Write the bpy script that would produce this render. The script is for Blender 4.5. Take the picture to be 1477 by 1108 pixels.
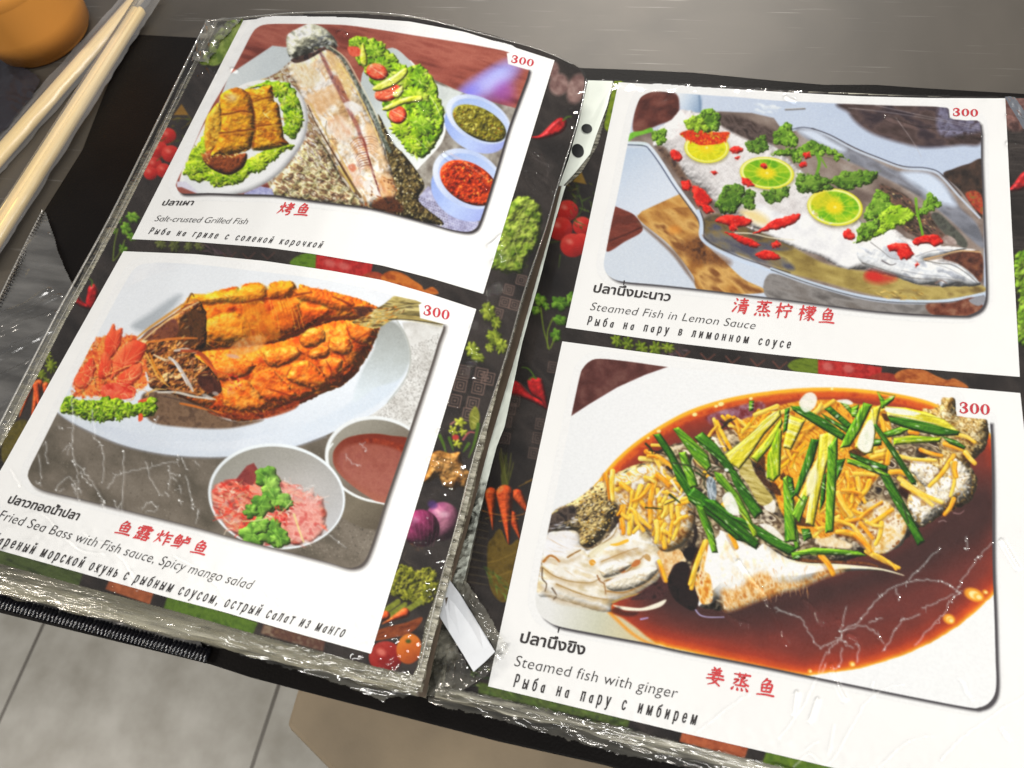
import bpy, math, random
import numpy as np
from mathutils import Matrix, Vector, geometry

scene = bpy.context.scene
for o in list(bpy.data.objects): bpy.data.objects.remove(o)
R = math.radians
MM = 0.001
random.seed(4)

# ------------------------------------------------------------------ camera
# page frame: x along the cards, y up the right page, z off the page (mm); the right page lies at z = 0
CAM_R = np.array([[0.9613102404342336, 0.22147612469850397, -0.16380155012944353],
                  [0.12838834030911356, -0.8863214574719604, -0.44491651812160427],
                  [-0.24371921489481935, 0.4066725958474622, -0.8804648454525259]])
CAM_C = np.array([62.08868880158242, -302.3706137131223, 288.60326784371364])
F, CX, CY = 1150.0, 738.5, 554.0
cd = bpy.data.cameras.new('camera'); cam = bpy.data.objects.new('camera', cd); scene.collection.objects.link(cam)
m3 = Matrix(np.stack([CAM_R[0], -CAM_R[1], -CAM_R[2]], 1).tolist())
cam.matrix_world = Matrix.Translation(Vector((CAM_C * MM).tolist())) @ m3.to_4x4()
cd.sensor_fit = 'HORIZONTAL'; cd.sensor_width = 36.0; cd.lens = 36.0 * F / 1477.0
cd.clip_start = 0.01; cd.clip_end = 60.0
cd.dof.use_dof = True; cd.dof.focus_distance = 0.345; cd.dof.aperture_fstop = 18.0
scene.camera = cam
# ------------------------------------------------------------------ light: a restaurant with ceiling lamps
scene.view_settings.view_transform = 'Standard'; scene.view_settings.look = 'None'
scene.view_settings.exposure = 0.0; scene.view_settings.gamma = 1.0; scene.view_settings.use_curve_mapping = False
world = bpy.data.worlds.new('World'); scene.world = world; world.use_nodes = True
bg = world.node_tree.nodes['Background']; bg.inputs[0].default_value = (0.86, 0.9, 1.0, 1); bg.inputs[1].default_value = 0.25

def lamp(name, loc, size, power, color=(1, .95, .88), target=(0, -.15, 0)):
    ld = bpy.data.lights.new(name, 'AREA'); ld.shape = 'RECTANGLE'; ld.size, ld.size_y = size; ld.energy = power; ld.color = color
    o = bpy.data.objects.new(name, ld); scene.collection.objects.link(o); o.location = loc
    o.rotation_euler = (Vector(target) - Vector(loc)).to_track_quat('-Z', 'Y').to_euler()
    return o
lamp('ceiling_lamp', (-0.35, 2.15, 1.75), (1.2, 0.10), 43)
lamp('ceiling_lamp', (1.75, 0.55, 1.8), (0.10, 1.2), 43, (1, .97, .93))
lamp('ceiling_lamp', (-2.3, -1.0, 1.8), (0.10, 1.2), 36, (1, .91, .80))
lamp('ceiling_lamp', (0.5, -1.25, 1.9), (1.2, 0.3), 37, (1, .98, .95))
scene.cycles.use_denoising = True
scene.cycles.max_bounces = 8; scene.cycles.transparent_max_bounces = 24
scene.cycles.caustics_reflective = False; scene.cycles.caustics_refractive = False
scene.cycles.sample_clamp_indirect = 6.0

# ------------------------------------------------------------------ from the photograph to the page: heights and rays
HX = np.array([-330, -260, -232, -213, -195, -160, -130, -103, -90, -75, -60, -50, -42, -35, -29, -24, -18, 0.])
HZ = np.array([27, 29, 31, 32.5, 34, 37, 38, 36.3, 33.6, 29.3, 24.3, 20.8, 18, 15.6, 13.4, 11.5, 9.5, 8.])
def _smooth_profile():
    xs = np.linspace(-330, 0, 661); z = np.interp(xs, HX, HZ)
    k = np.hanning(25); k /= k.sum()
    return xs, np.convolve(np.pad(z, 12, mode='edge'), k, 'valid')
PX, PZ = _smooth_profile()
def hleft(x): return np.interp(x, PX, PZ)
def hright(x): return np.where(x < -4, -(np.minimum(0, x + 4) ** 2) * .012, 0.0)
FL = lambda z: (lambda x: np.full(np.shape(x), float(z)))
def unproj(px, py, h, dz=0.0):
    """photo pixel -> point (mm) where its ray meets the sheet of height h(x)+dz"""
    px = np.asarray(px, float); py = np.asarray(py, float)
    d = np.stack([(px - CX) / F, (py - CY) / F, np.ones_like(px)], -1) @ CAM_R
    z = np.full(px.shape, 12.0)
    for _ in range(16):
        s = (z - CAM_C[2]) / d[..., 2]
        x = CAM_C[0] + s * d[..., 0]
        z = h(x) + dz
    s = (z - CAM_C[2]) / d[..., 2]
    return np.stack([CAM_C[0] + s * d[..., 0], CAM_C[1] + s * d[..., 1], z], -1)
def proj(P):
    v = (np.asarray(P) - CAM_C) @ CAM_R.T
    return F * v[..., 0] / v[..., 2] + CX, F * v[..., 1] / v[..., 2] + CY
# ------------------------------------------------------------------ print painter (numpy): the printed pictures of the menu
def _hash(ix, iy, seed):
    h = (ix.astype(np.int64) * 374761393 + iy.astype(np.int64) * 668265263 + seed * 974634777) & 0x7fffffff
    h = ((h ^ (h >> 13)) * 1274126177) & 0x7fffffff
    h = ((h ^ (h >> 16)) * 1103515245) & 0x7fffffff
    return ((h ^ (h >> 11)) & 0xffff) / 65535.0

def vnoise(x, y, seed=0):
    ix = np.floor(x); iy = np.floor(y)
    fx = x - ix; fy = y - iy
    fx = fx * fx * (3 - 2 * fx); fy = fy * fy * (3 - 2 * fy)
    a = _hash(ix, iy, seed); b = _hash(ix + 1, iy, seed)
    c = _hash(ix, iy + 1, seed); d = _hash(ix + 1, iy + 1, seed)
    return (a + (b - a) * fx) * (1 - fy) + (c + (d - c) * fx) * fy

def fbm(x, y, seed=0, octv=3):
    s = 0.0; a = 0.5; t = 0.0
    for k in range(octv):
        s = s + a * vnoise(x * 2 ** k, y * 2 ** k, seed + 17 * k); t += a; a *= 0.55
    return s / t

def rgb(c): return np.array(c, float) / 255.0

def NZ(stops, scale=8, seed=1, ang=0.0, stretch=1.0, gain=1.8, octv=3, bias=0.0, warp=0.0):
    """colour field: noise of the given size runs through a list of colours"""
    cs = np.array([rgb(c) for c in stops]); n = len(cs) - 1
    ca, sa = math.cos(ang), math.sin(ang)
    def f(X, Y):
        u = (X * ca + Y * sa) / (scale * stretch); v = (-X * sa + Y * ca) / scale
        if warp:
            w = fbm(X / (scale * 2), Y / (scale * 2), seed + 99, 2) - .5
            u = u + w * warp; v = v - w * warp
        t = np.clip((fbm(u, v, seed, octv) - 0.5) * gain + 0.5 + bias, 0, 1) * n
        i = np.clip(t.astype(int), 0, n - 1); k = (t - i)[..., None]
        return cs[i] * (1 - k) + cs[i + 1] * k
    return f

def GR(p, q, stops, noise=0.0, scale=10, seed=3):
    """colour field: gradient from pixel p to pixel q with a ragged noise"""
    cs = np.array([rgb(c) for c in stops]); n = len(cs) - 1
    dx, dy = q[0] - p[0], q[1] - p[1]; L = dx * dx + dy * dy
    def f(X, Y):
        t = ((X - p[0]) * dx + (Y - p[1]) * dy) / L
        if noise: t = t + (fbm(X / scale, Y / scale, seed) - .5) * noise
        t = np.clip(t, 0, 1) * n
        i = np.clip(t.astype(int), 0, n - 1); k = (t - i)[..., None]
        return cs[i] * (1 - k) + cs[i + 1] * k
    return f

def spline(pts, closed=True, n=6):
    P = np.array(pts, float); m = len(P); out = []
    for i in range(m if closed else m - 1):
        p0 = P[(i - 1) % m] if closed or i > 0 else P[0]
        p1 = P[i]; p2 = P[(i + 1) % m]
        p3 = P[(i + 2) % m] if closed or i + 2 < m else P[-1]
        for k in range(n):
            t = k / n
            out.append(0.5 * (2 * p1 + (p2 - p0) * t + (2 * p0 - 5 * p1 + 4 * p2 - p3) * t * t + (3 * p1 - p0 - 3 * p2 + p3) * t ** 3))
    if not closed: out.append(P[-1])
    return np.array(out)

def sdist(P, X, Y):
    """signed distance (inside positive) of the points X, Y to the polygon P"""
    d2 = np.full(X.shape, 1e18); ins = np.zeros(X.shape, bool)
    for i in range(len(P)):
        ax, ay = P[i - 1]; bx, by = P[i]
        ex, ey = bx - ax, by - ay
        L = ex * ex + ey * ey
        if L < 1e-12: continue
        t = np.clip(((X - ax) * ex + (Y - ay) * ey) / L, 0, 1)
        d2 = np.minimum(d2, (X - ax - t * ex) ** 2 + (Y - ay - t * ey) ** 2)
        if ay != by:
            c = (ay > Y) != (by > Y)
            ins ^= c & (X < ax + (Y - ay) / (by - ay) * ex)
    d = np.sqrt(d2)
    return np.where(ins, d, -d)

def inside(P, x, y):
    r = False
    for i in range(len(P)):
        ax, ay = P[i - 1]; bx, by = P[i]
        if (ay > y) != (by > y) and x < ax + (y - ay) / (by - ay) * (bx - ax): r = not r
    return r

def relief(d, X, Y, rel):
    """shape of a printed food picture: how round the thing looked, as (multiplier, gloss) from the distance d to its outline"""
    r, k, na, ns, sp = rel
    t = np.clip(d / r, 0, 1); H = r * np.sqrt(np.clip(1 - (1 - t) ** 2, 0, 1)) * .8
    if na: H = H + na * (fbm(X / ns, Y / ns, 57, 4) - .5) * 2 * np.clip(d / 2 + .3, 0, 1)
    if min(H.shape) < 2: return np.ones_like(H), np.zeros_like(H)
    gy, gx = np.gradient(H); n = 1 / np.sqrt(gx * gx + gy * gy + 1)
    lam = (gx * .50 + gy * .62 + .60) * n / .60
    hl = np.clip((gx * .27 + gy * .34 + .90) * n, 0, 1) ** 60 * sp
    return np.clip(1 + (lam - 1) * k, .28, 1.55), hl

class Canvas:
    def __init__(s, x0, y0, x1, y1, base):
        s.x0, s.y0 = x0, y0; s.w, s.h = x1 - x0, y1 - y0
        s.img = np.zeros((s.h, s.w, 3)); s.rnd = random.Random(x0 * 7 + y0)
        X, Y = np.meshgrid(np.arange(s.w) + x0, np.arange(s.h) + y0)
        s.X, s.Y = X.astype(float), Y.astype(float)
        s.img[:] = base(s.X, s.Y) if callable(base) else rgb(base)
    def win(s, P, m):
        a = np.min(P, 0) - m; b = np.max(P, 0) + m
        x0 = max(0, int(a[0]) - s.x0); y0 = max(0, int(a[1]) - s.y0)
        x1 = min(s.w, int(b[0]) + 2 - s.x0); y1 = min(s.h, int(b[1]) + 2 - s.y0)
        if x1 <= x0 or y1 <= y0: return None
        return (slice(y0, y1), slice(x0, x1))
    def put(s, sl, al, col, d=None, rel=None):
        X, Y = s.X[sl], s.Y[sl]
        c = col(X, Y) if callable(col) else rgb(col)
        if rel:
            m, h = relief(d, X, Y, rel); c = np.clip(c * m[..., None], 0, 1); c = c + (1 - c) * h[..., None]
        al = al[..., None]
        s.img[sl] = s.img[sl] * (1 - al) + c * al
    def fill(s, pts, col, soft=1.2, smooth=True, alpha=1.0, rough=0.0, rs=6, seed=5, rel=None):
        P = spline(pts) if smooth else np.array(pts, float)
        sl = s.win(P, soft + 2 + rough)
        if sl is None: return
        X, Y = s.X[sl], s.Y[sl]
        d = sdist(P, X, Y)
        if rough: d = d + (fbm(X / rs, Y / rs, seed, 2) - .5) * 2 * rough
        s.put(sl, np.clip(0.5 + d / soft, 0, 1) * alpha, col, d, rel)
    def ell(s, cx, cy, rx, ry, col, ang=0, soft=1.2, alpha=1.0, rough=0.0, rs=6, seed=5, rel=None):
        P = np.array([(cx - max(rx, ry), cy - max(rx, ry)), (cx + max(rx, ry), cy + max(rx, ry))])
        sl = s.win(P, soft + 2 + rough)
        if sl is None: return
        X, Y = s.X[sl], s.Y[sl]; ca, sa = math.cos(ang), math.sin(ang)
        u = ((X - cx) * ca + (Y - cy) * sa) / rx; v = (-(X - cx) * sa + (Y - cy) * ca) / ry
        d = (1 - np.sqrt(u * u + v * v)) * min(rx, ry)
        if rough: d = d + (fbm(X / rs, Y / rs, seed, 2) - .5) * 2 * rough
        s.put(sl, np.clip(0.5 + d / soft, 0, 1) * alpha, col, d, rel)
    def line(s, pts, w, col, w2=None, alpha=1.0, soft=1.0, smooth=True, mid=None, rel=None):
        P = spline(pts, False, 5) if smooth and len(pts) > 2 else np.array(pts, float)
        w2 = w if w2 is None else w2
        sl = s.win(P, max(w, w2, mid or 0) + soft + 1)
        if sl is None: return
        X, Y = s.X[sl], s.Y[sl]; best = np.full(X.shape, -1e9); n = len(P) - 1
        for i in range(n):
            ax, ay = P[i]; bx, by = P[i + 1]; ex, ey = bx - ax, by - ay; L = ex * ex + ey * ey + 1e-9
            t = np.clip(((X - ax) * ex + (Y - ay) * ey) / L, 0, 1)
            d = np.sqrt((X - ax - t * ex) ** 2 + (Y - ay - t * ey) ** 2)
            q = (i + t) / n
            r = w + (w2 - w) * q if mid is None else np.where(q < .5, w + (mid - w) * 2 * q, mid + (w2 - mid) * (2 * q - 1))
            best = np.maximum(best, r * .5 - d)
        s.put(sl, np.clip(0.5 + best / soft, 0, 1) * alpha, col, best, rel)
    def dabs(s, n, pts, cols, l=(4, 8), w=(1, 2), ang=0.0, spread=0.5, alpha=(.4, .9), soft=1.0, smooth=True, flow=None, var=0.08):
        P = spline(pts, True, 4) if smooth else np.array(pts, float); R = s.rnd
        a = P.min(0); b = P.max(0); k = 0; tries = 0
        while k < n and tries < n * 12:
            tries += 1
            x = R.uniform(a[0], b[0]); y = R.uniform(a[1], b[1])
            if not inside(P, x, y): continue
            k += 1
            c = R.choice(cols); v = 1 + R.uniform(-var, var)
            c = tuple(min(255, max(0, q * v)) for q in c)
            an = (flow(x, y) if flow else ang) + R.uniform(-spread, spread)
            s.ell(x, y, R.uniform(*l) * .5, R.uniform(*w) * .5, c, an, soft, R.uniform(*alpha))
    def leaf(s, x, y, r, cols, ang=0, lobes=7, seed=0, depth=.35, veins=True, squash=.75):
        R = random.Random(seed); n = lobes * 6; pts = []
        ca, sa = math.cos(ang), math.sin(ang)
        ph = R.random() * 6
        for i in range(n):
            t = 2 * math.pi * i / n
            k = r * (1 - depth + depth * abs(math.cos(t * lobes / 2 + ph)) ** .7 + R.uniform(-.09, .09))
            u, v = math.cos(t) * k, math.sin(t) * k * squash
            pts.append((x + u * ca - v * sa, y + u * sa + v * ca))
        s.fill(pts, NZ(cols, max(3, r * .5), seed + 3, ang, 1.6), 1.0, rel=(max(2, r * .4), .5, .5, max(4, r * .5), .06))
        if veins:
            d = tuple(q * .72 for q in cols[0]); b = tuple(min(255, q * 1.18 + 12) for q in cols[-1])
            for i in range(lobes):
                t = 2 * math.pi * (i + .5) / lobes; k = r * .75
                u, v = math.cos(t) * k, math.sin(t) * k * squash
                s.line([(x, y), (x + u * ca - v * sa, y + u * sa + v * ca)], 1.1, d if i % 2 else b, .5, .55)
    def develop(s, blur=.55, sat=1.12, con=1.10, grain=.012, seed=1):
        """finish the picture like a small printed photo: slight softness, richer colour, fine grain"""
        I = s.img
        if blur:
            for ax in (0, 1):
                I = I * (1 - blur * .5) + (np.roll(I, 1, ax) + np.roll(I, -1, ax)) * blur * .25
        g = I @ np.array([.3, .59, .11]); I = g[..., None] + (I - g[..., None]) * sat
        I = np.clip(I, 0, 1); I = I + (con - 1) * (I - .5) * 4 * I * (1 - I) * 1.1
        r = np.random.RandomState(seed); n = r.normal(0, 1, I.shape[:2])
        n = n * .5 + (np.roll(n, 1, 0) + np.roll(n, 1, 1)) * .35
        s.img = np.clip(I + n[..., None] * grain * (1 - np.clip(I - .85, 0, .15) * 6), 0, 1)
    def frame(s, pts, price=None, shadow=(70, 62, 62), sh=(4, 4), shw=6.0, white=(252, 252, 252), dark=.85):
        """keep the picture inside its rounded outline, print the soft drop shadow outside it"""
        s.develop()
        P = np.array(pts, float); d = sdist(P, s.X, s.Y)
        ds = sdist(P + np.array(sh), s.X, s.Y)
        k = np.clip(0.55 + ds / shw, 0, 1) ** 1.5 * dark
        bg = rgb(white) * (1 - k[..., None]) + rgb(shadow) * k[..., None]
        al = np.clip(0.5 + d / 1.2, 0, 1)[..., None]
        s.img = bg * (1 - al) + s.img * al
        s.sd = d
    def sample(s, px, py):
        x = np.clip(px - s.x0, 0, s.w - 1.001); y = np.clip(py - s.y0, 0, s.h - 1.001)
        ix = x.astype(int); iy = y.astype(int); fx = (x - ix)[..., None]; fy = (y - iy)[..., None]
        I = s.img
        return (I[iy, ix] * (1 - fx) + I[iy, ix + 1] * fx) * (1 - fy) + (I[iy + 1, ix] * (1 - fx) + I[iy + 1, ix + 1] * fx) * fy

def rnd_outline(segs):
    """outline given as straight/curved runs of points"""
    return np.array([p for s in segs for p in s], float)

FR_GRILL = spline([(255,262),(272,226),(300,164),(322,126),(345,84),(362,51),(371,40),(386,35),(420,34.5),(460,35),(500,36.5),(548,43),(597,51),(646,58.5),(695,67),(735,76),(736,87),(752,95),(763,101),(749,142),(734,183),(722,224),(710,264),(700,296),(691,322),(684,331),(672,334.5),(650,331),(625,324),(578,311),(531,299.5),(490,294),(450,289),(420,285),(391,281),(342,280),(300,278.5),(272,279.5),(260,278),(255,271)], True, 3)
FR_BASS = spline([(84,593),(110,540),(140,483),(168,430),(184,402),(193,389),(206,381),(240,379),(300,383),(350,389),(420,397),(480,406),(530,416),(575,428),(608,437),(609,455),(625,462),(640,467),(632,493),(624,520),(608,569),(596,605),(585,638),(570,682),(555,726),(543,765),(531,799),(522,813),(510,818.5),(496,818),(470,810),(412,795),(345,778),(280,760),(228,747),(175,734),(136,724.5),(97,715),(70,709),(52,703),(43,694),(41,680),(58,645)], True, 3)
FR_LEMON = spline([(871,380),(875,358),(882,322),(890,285),(901,230),(912,175),(919,151),(925,140),(936,134),(951,132),(1000,136),(1060,140),(1117,145),(1170,147.5),(1222,150),(1290,152.5),(1366,155.5),(1368,170),(1395,174),(1413,177),(1415,230),(1417,280),(1419,330),(1421,380),(1422,420),(1420,436),(1413,447),(1399,454),(1385,455.5),(1325,453),(1263,448.5),(1200,441),(1140,433),(1070,424.5),(999,416),(945,410.5),(900,406.5),(884,402),(874,393)], True, 3)
FR_GINGER = spline([(772,862),(776,838),(783,796),(790,768),(806,690),(824,600),(836,544),(841,531),(851,521),(866,517.5),(910,522),(960,529),(1040,538),(1120,547),(1200,556),(1280,564),(1350,571),(1380,575),(1381,595),(1392,602),(1424,605),(1428,612),(1430,660),(1431,720),(1431.5,813),(1434,880),(1436,950),(1437,985),(1434,1003),(1425,1015),(1412,1020.5),(1394,1020),(1300,1002),(1182,978),(1080,957),(980,938),(935,928),(870,916),(808,904),(790,896),(777,884)], True, 3)
GREEN = [(74,112,22), (128,168,34), (170,200,60), (205,222,110)]
def art_grill():
    c = Canvas(240, 20, 780, 350, NZ([(112,58,50), (150,86,74), (168,104,90), (138,74,64)], 14, 4, .25, 4, 1.6))
    R = c.rnd
    for i in range(34):
        x = R.uniform(330, 760); y = R.uniform(30, 170)
        c.line([(x, y), (x + R.uniform(20, 50), y + R.uniform(2, 16))], 1.2, R.choice([(186,124,108), (100,50,44)]), .4, .35)
    # violet light on the wood at the right
    for x, y, rx, ry, co, a in ((702,128,44,22,(150,120,205),.55), (720,108,32,14,(150,130,222),.6), (690,126,30,13,(170,175,245),.7), (722,104,24,10,(178,190,250),.75), (716,118,20,8,(205,205,252),.6), (728,135,14,16,(150,80,175),.5), (676,134,12,8,(120,120,235),.6)):
        c.ell(x, y, rx, ry, co, -.5, 16, a)
    # napkin and placemat
    c.fill([(330,108), (393,66), (420,69), (430,150), (300,190)], GR((330,100), (430,130), [(222,228,230), (206,214,218), (190,196,198)]), 1.5, False)
    c.fill([(600,108), (622,113), (668,134), (720,150), (760,160), (700,350), (560,350), (600,240)], NZ([(120,112,104), (150,144,136), (176,172,164)], 9, 8), 1.5, False)
    c.fill([(604,112), (668,134), (650,150), (640,180), (620,150)], NZ([(196,202,200), (214,220,218)], 10, 2), 2, False)
    # woven mat at the bottom right
    c.fill([(618,268), (640,290), (668,310), (690,320), (690,345), (600,345), (590,300)], NZ([(150,146,170), (176,176,206), (205,205,228)], 4, 31), 2, False)
    for i in range(26):
        for j in range(12):
            c.ell(598 + i * 3.6 + j * .8, 282 + j * 4 + i * 1.3, .9, .8, (92,88,98) if i < 13 else (120,122,170), 0, 1, .65)
    # white plate under the fish
    c.fill([(560,70), (592,88), (618,118), (636,150), (642,176), (640,196), (630,214), (612,232), (598,246), (560,240), (520,120)], GR((560,120), (642,190), [(196,204,204), (226,234,232), (240,244,244)], .2), 1.5)
    c.line([(592,88), (618,118), (636,150), (642,176), (640,196), (630,214), (600,245)], 2, (250,252,252), 2, .9)
    # left part: crust and ember under the fish
    c.fill([(330,150), (352,128), (400,105), (440,70), (520,200), (560,310), (430,300), (395,285), (380,250)], NZ([(206,198,172), (176,158,120), (124,92,70), (216,212,200), (150,120,92)], 7, 12, .9, 2, 2.2), 2, False)
    c.dabs(60, [(340,140), (430,90), (420,125), (400,130)], [(232,226,208), (120,80,60), (222,190,120), (244,240,230), (170,130,90)], (4,11), (1.2,2.4), -.3, .5)
    # lower crust with salt grains
    crust = [(395,262), (420,235), (448,195), (470,215), (500,268), (530,300), (470,296), (392,284)]
    c.fill(crust, NZ([(128,104,80), (190,178,130), (226,220,186), (170,144,112), (112,86,70), (206,196,176)], 7, 22, .5, 2.0, 2.2), 2, rel=(12, .8, 1.8, 8, .08))
    c.dabs(260, crust, [(238,232,212), (196,196,120), (120,88,60), (112,84,64), (222,214,186), (176,164,110), (252,250,246)], (2,5), (1.0,2.0), .4, 1.2, (.3,.75))
    c.dabs(60, [(430,180), (455,190), (480,245), (455,240), (420,225)], [(236,232,236), (170,146,140), (216,206,206), (112,84,72)], (5,13), (1,2.2), .9, .5)
    # right salt crust (dark with pale grains)
    cr2 = [(545,165), (566,205), (582,222), (600,245), (612,268), (604,290), (640,322), (616,322), (560,306), (535,300), (566,280), (560,235)]
    c.fill(cr2, NZ([(40,34,22), (80,70,42), (124,108,70), (60,48,30)], 5, 41, 0, 1, 2.2), 1.5, rel=(8, .9, 2.0, 6, .15))
    c.dabs(210, cr2, [(190,180,128), (222,214,176), (48,40,24), (150,134,86), (104,92,56), (240,234,206), (32,26,16)], (2,4.6), (1.6,3), 0, 3)
    # fish tail lump, wrapped in salt
    t = [(414,52), (424,44), (436,38), (446,34), (458,36), (470,42), (480,52), (486,62), (484,70), (468,68), (450,76), (436,82), (420,84), (414,72)]
    c.fill(t, NZ([(150,148,130), (206,206,186), (230,230,210), (186,186,168), (120,122,116)], 8, 15, .4, 1.4, 2.0), 1.5, rel=(22, .8, 2.2, 12, .06))
    c.dabs(90, t, [(236,236,214), (214,210,160), (150,150,142), (120,122,120), (200,200,188), (244,244,232)], (3,8), (1.6,4), .4, 1.2, (.2,.55), 2.0)
    c.dabs(26, [(452,56), (478,50), (484,66), (458,76), (446,72)], [(70,72,76), (110,112,114), (200,206,210)], (4,8), (1.4,3), -.3, .5)
    # opened flesh
    fl = [(418,92), (438,84), (456,74), (470,71), (486,80), (502,98), (520,128), (532,158), (546,190), (556,220), (566,250), (572,276), (566,292), (548,296), (530,300), (516,286), (502,262), (484,236), (468,208), (452,176), (440,150), (428,124), (418,106)]
    c.fill(fl, NZ([(196,160,120), (238,222,196), (252,248,242), (222,188,148), (248,240,232)], 13, 51, 1.05, 2.0, 2.1, 3, 0, .8), 1.5, True, 1, 1.2, rel=(18, .6, 1.5, 13, .08))
    # orange/tan browned patches
    for p, co in (([(442,138), (470,128), (488,122), (494,134), (482,152), (462,166), (450,160)], [(206,158,110), (226,182,138), (240,206,168)]),
                  ([(420,94), (440,90), (462,108), (452,126), (432,122)], [(226,206,158), (244,232,204), (214,186,134)]),
                  ([(470,76), (486,84), (502,106), (508,128), (500,140), (490,116), (478,96)], [(228,190,120), (242,212,152), (206,160,104)]),
                  ([(474,176), (494,166), (508,190), (502,204), (484,200)], [(226,172,140), (240,206,180), (248,228,208)]),
                  ([(528,176), (542,190), (552,216), (556,240), (544,226), (530,200)], [(232,186,136), (246,212,168)]),
                  ([(494,238), (512,246), (524,266), (512,270), (500,256)], [(226,176,150), (246,222,204)]),
                  ([(548,250), (564,256), (570,280), (552,290), (540,296), (548,276)], [(190,110,60), (228,164,104), (236,200,150)])):
        c.fill(p, NZ(co, 6, int(p[0][0]), 1, 1.6), 7, True, .7, 2.5, 5)
    # dark blood lines along the spine
    c.line([(462,76), (470,92), (480,114), (490,132), (496,144), (500,148)], 5, NZ([(120,74,76), (160,104,96), (96,60,66)], 4, 7), 7, .8, 3, mid=6)
    c.line([(484,112), (492,126), (500,142), (504,146)], 7, NZ([(140,84,70), (176,114,90), (100,58,54)], 4, 9), 3, .8, 3)
    c.line([(500,152), (508,168), (516,184), (520,196), (526,210)], 6, NZ([(128,70,66), (170,110,100), (104,58,60)], 4, 10), 6, .78, 3)
    c.fill([(496,150), (505,146), (512,148), (522,156), (512,164), (506,160)], (250,248,246), 2.5, True, .8)
    rib = [(150,82,62), (196,128,100), (116,62,54), (214,160,136)]
    for i in range(13):
        y = 196 + i * 3.6
        c.line([(522 + i * .9, y + 2), (512 + i * .8, y + 5), (505 + i * 1.2, y + 12)], 1.8, R.choice(rib), .6, .8)
        if i < 8: c.line([(525 + i * .9, y + 2), (536, y + 1), (546 - i * .6, y + 6)], 1.4, R.choice(rib), .5, .6)
    c.line([(524,200), (530,222), (538,250), (545,270), (549,284)], 3, (124,58,52), 2, .85, 2)
    c.line([(531,226), (540,252), (547,282)], 1.6, (86,40,36), 1, .8)
    c.fill([(524,262), (534,262), (546,276), (549,284), (540,284), (526,272)], (250,246,242), 2, True, .8)
    c.fill([(502,240), (510,236), (514,244), (508,248)], (206,120,92), 3, True, .8)
    # edge bones left of the flesh
    c.line([(444,152), (456,178), (472,206), (490,236), (504,262), (514,280)], 1.6, (70,46,30), 2.4, .85)
    c.line([(448,150), (460,174), (476,202), (494,232), (508,260)], 2.4, (222,190,120), 2.4, .75)
    c.line([(490,235), (500,252), (512,272), (520,284)], 3, (92,66,36), 4, .8)
    c.line([(488,240), (500,258), (511,276)], 3, (212,188,110), 3, .8)
    c.line([(471,175), (470,190), (476,208)], 1.2, (90,80,70), .6, .6)
    c.dabs(150, fl, [(255,252,248), (246,236,222), (226,190,150), (250,246,240), (236,212,180), (210,160,124)], (3,9), (1,2.2), 1.0, .5, (.25,.65))
    c.dabs(40, [(540,262), (566,256), (572,282), (560,296), (516,300), (530,288)], [(150,84,44), (96,52,30), (236,190,130), (200,130,80)], (3,8), (1.4,3), .9, .7)
    c.fill([(536,298), (556,284), (572,288), (582,304), (566,306)], NZ([(60,36,26), (96,54,34), (34,22,18)], 4, 3), 4, True, .9)
    # dark gap under the salt lump
    c.fill([(420,86), (436,80), (450,77), (464,70), (480,66), (486,72), (470,72), (452,82), (440,88), (426,91)], NZ([(52,40,38), (90,68,60), (38,30,32)], 4, 5), 1.6)
    # skin edge on the right: grey-green with silver
    c.line([(472,68), (492,82), (508,108), (524,138), (540,168), (552,198), (562,218)], 5, NZ([(60,66,60), (110,118,108), (166,172,160)], 3, 8), 6, .9, 1.5)
    c.line([(476,67), (498,84), (516,114), (533,146), (549,180)], 2, (222,216,190), 2, .7)
    c.line([(490,92), (506,116), (524,150), (538,180), (548,206)], 2.4, (240,214,140), 2, .7)
    # salad behind
    leafc = [[(92,130,30), (130,168,46), (164,196,74)], [(112,150,26), (158,192,44), (200,220,96)]]
    c.fill([(504,60), (524,54), (548,60), (572,84), (584,100), (606,92), (622,108), (634,140), (642,176), (632,202), (614,226), (594,222), (574,196), (556,160), (536,120), (516,90)], NZ([(84,124,26), (140,178,44), (186,210,80), (112,150,34)], 9, 16, .8, 1.6, 2.0), 1.4, True, 1, 4, 7, rel=(7, .7, 2.2, 9, .08))
    for x, y, r, a, k in ((520,68,18,.5,1), (540,74,16,.2,0), (512,62,10,.3,0), (552,96,16,1.1,0), (586,112,22,.4,1), (606,118,16,.9,0), (600,140,20,.3,1), (612,158,15,.8,0), (590,180,24,.5,1), (610,182,20,.2,0), (592,198,20,.9,1), (596,212,14,.5,1), (578,186,16,.2,1)):
        c.leaf(x, y, r, leafc[k], a, 11, int(x + y), .2, True, .8)
    c.dabs(190, [(505,58), (545,62), (566,100), (604,94), (625,130), (636,182), (612,226), (584,214), (560,140)], [(208,224,110), (90,128,24), (176,204,66), (140,176,40), (230,238,160), (70,104,18)], (4,10), (1.2,2.6), .5, 1.3, (.35,.8))
    # tomatoes, cucumber
    c.fill([(502,68), (516,68), (522,78), (512,82), (504,78)], NZ([(206,80,60), (232,124,100)], 4, 3), 1.5)
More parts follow.
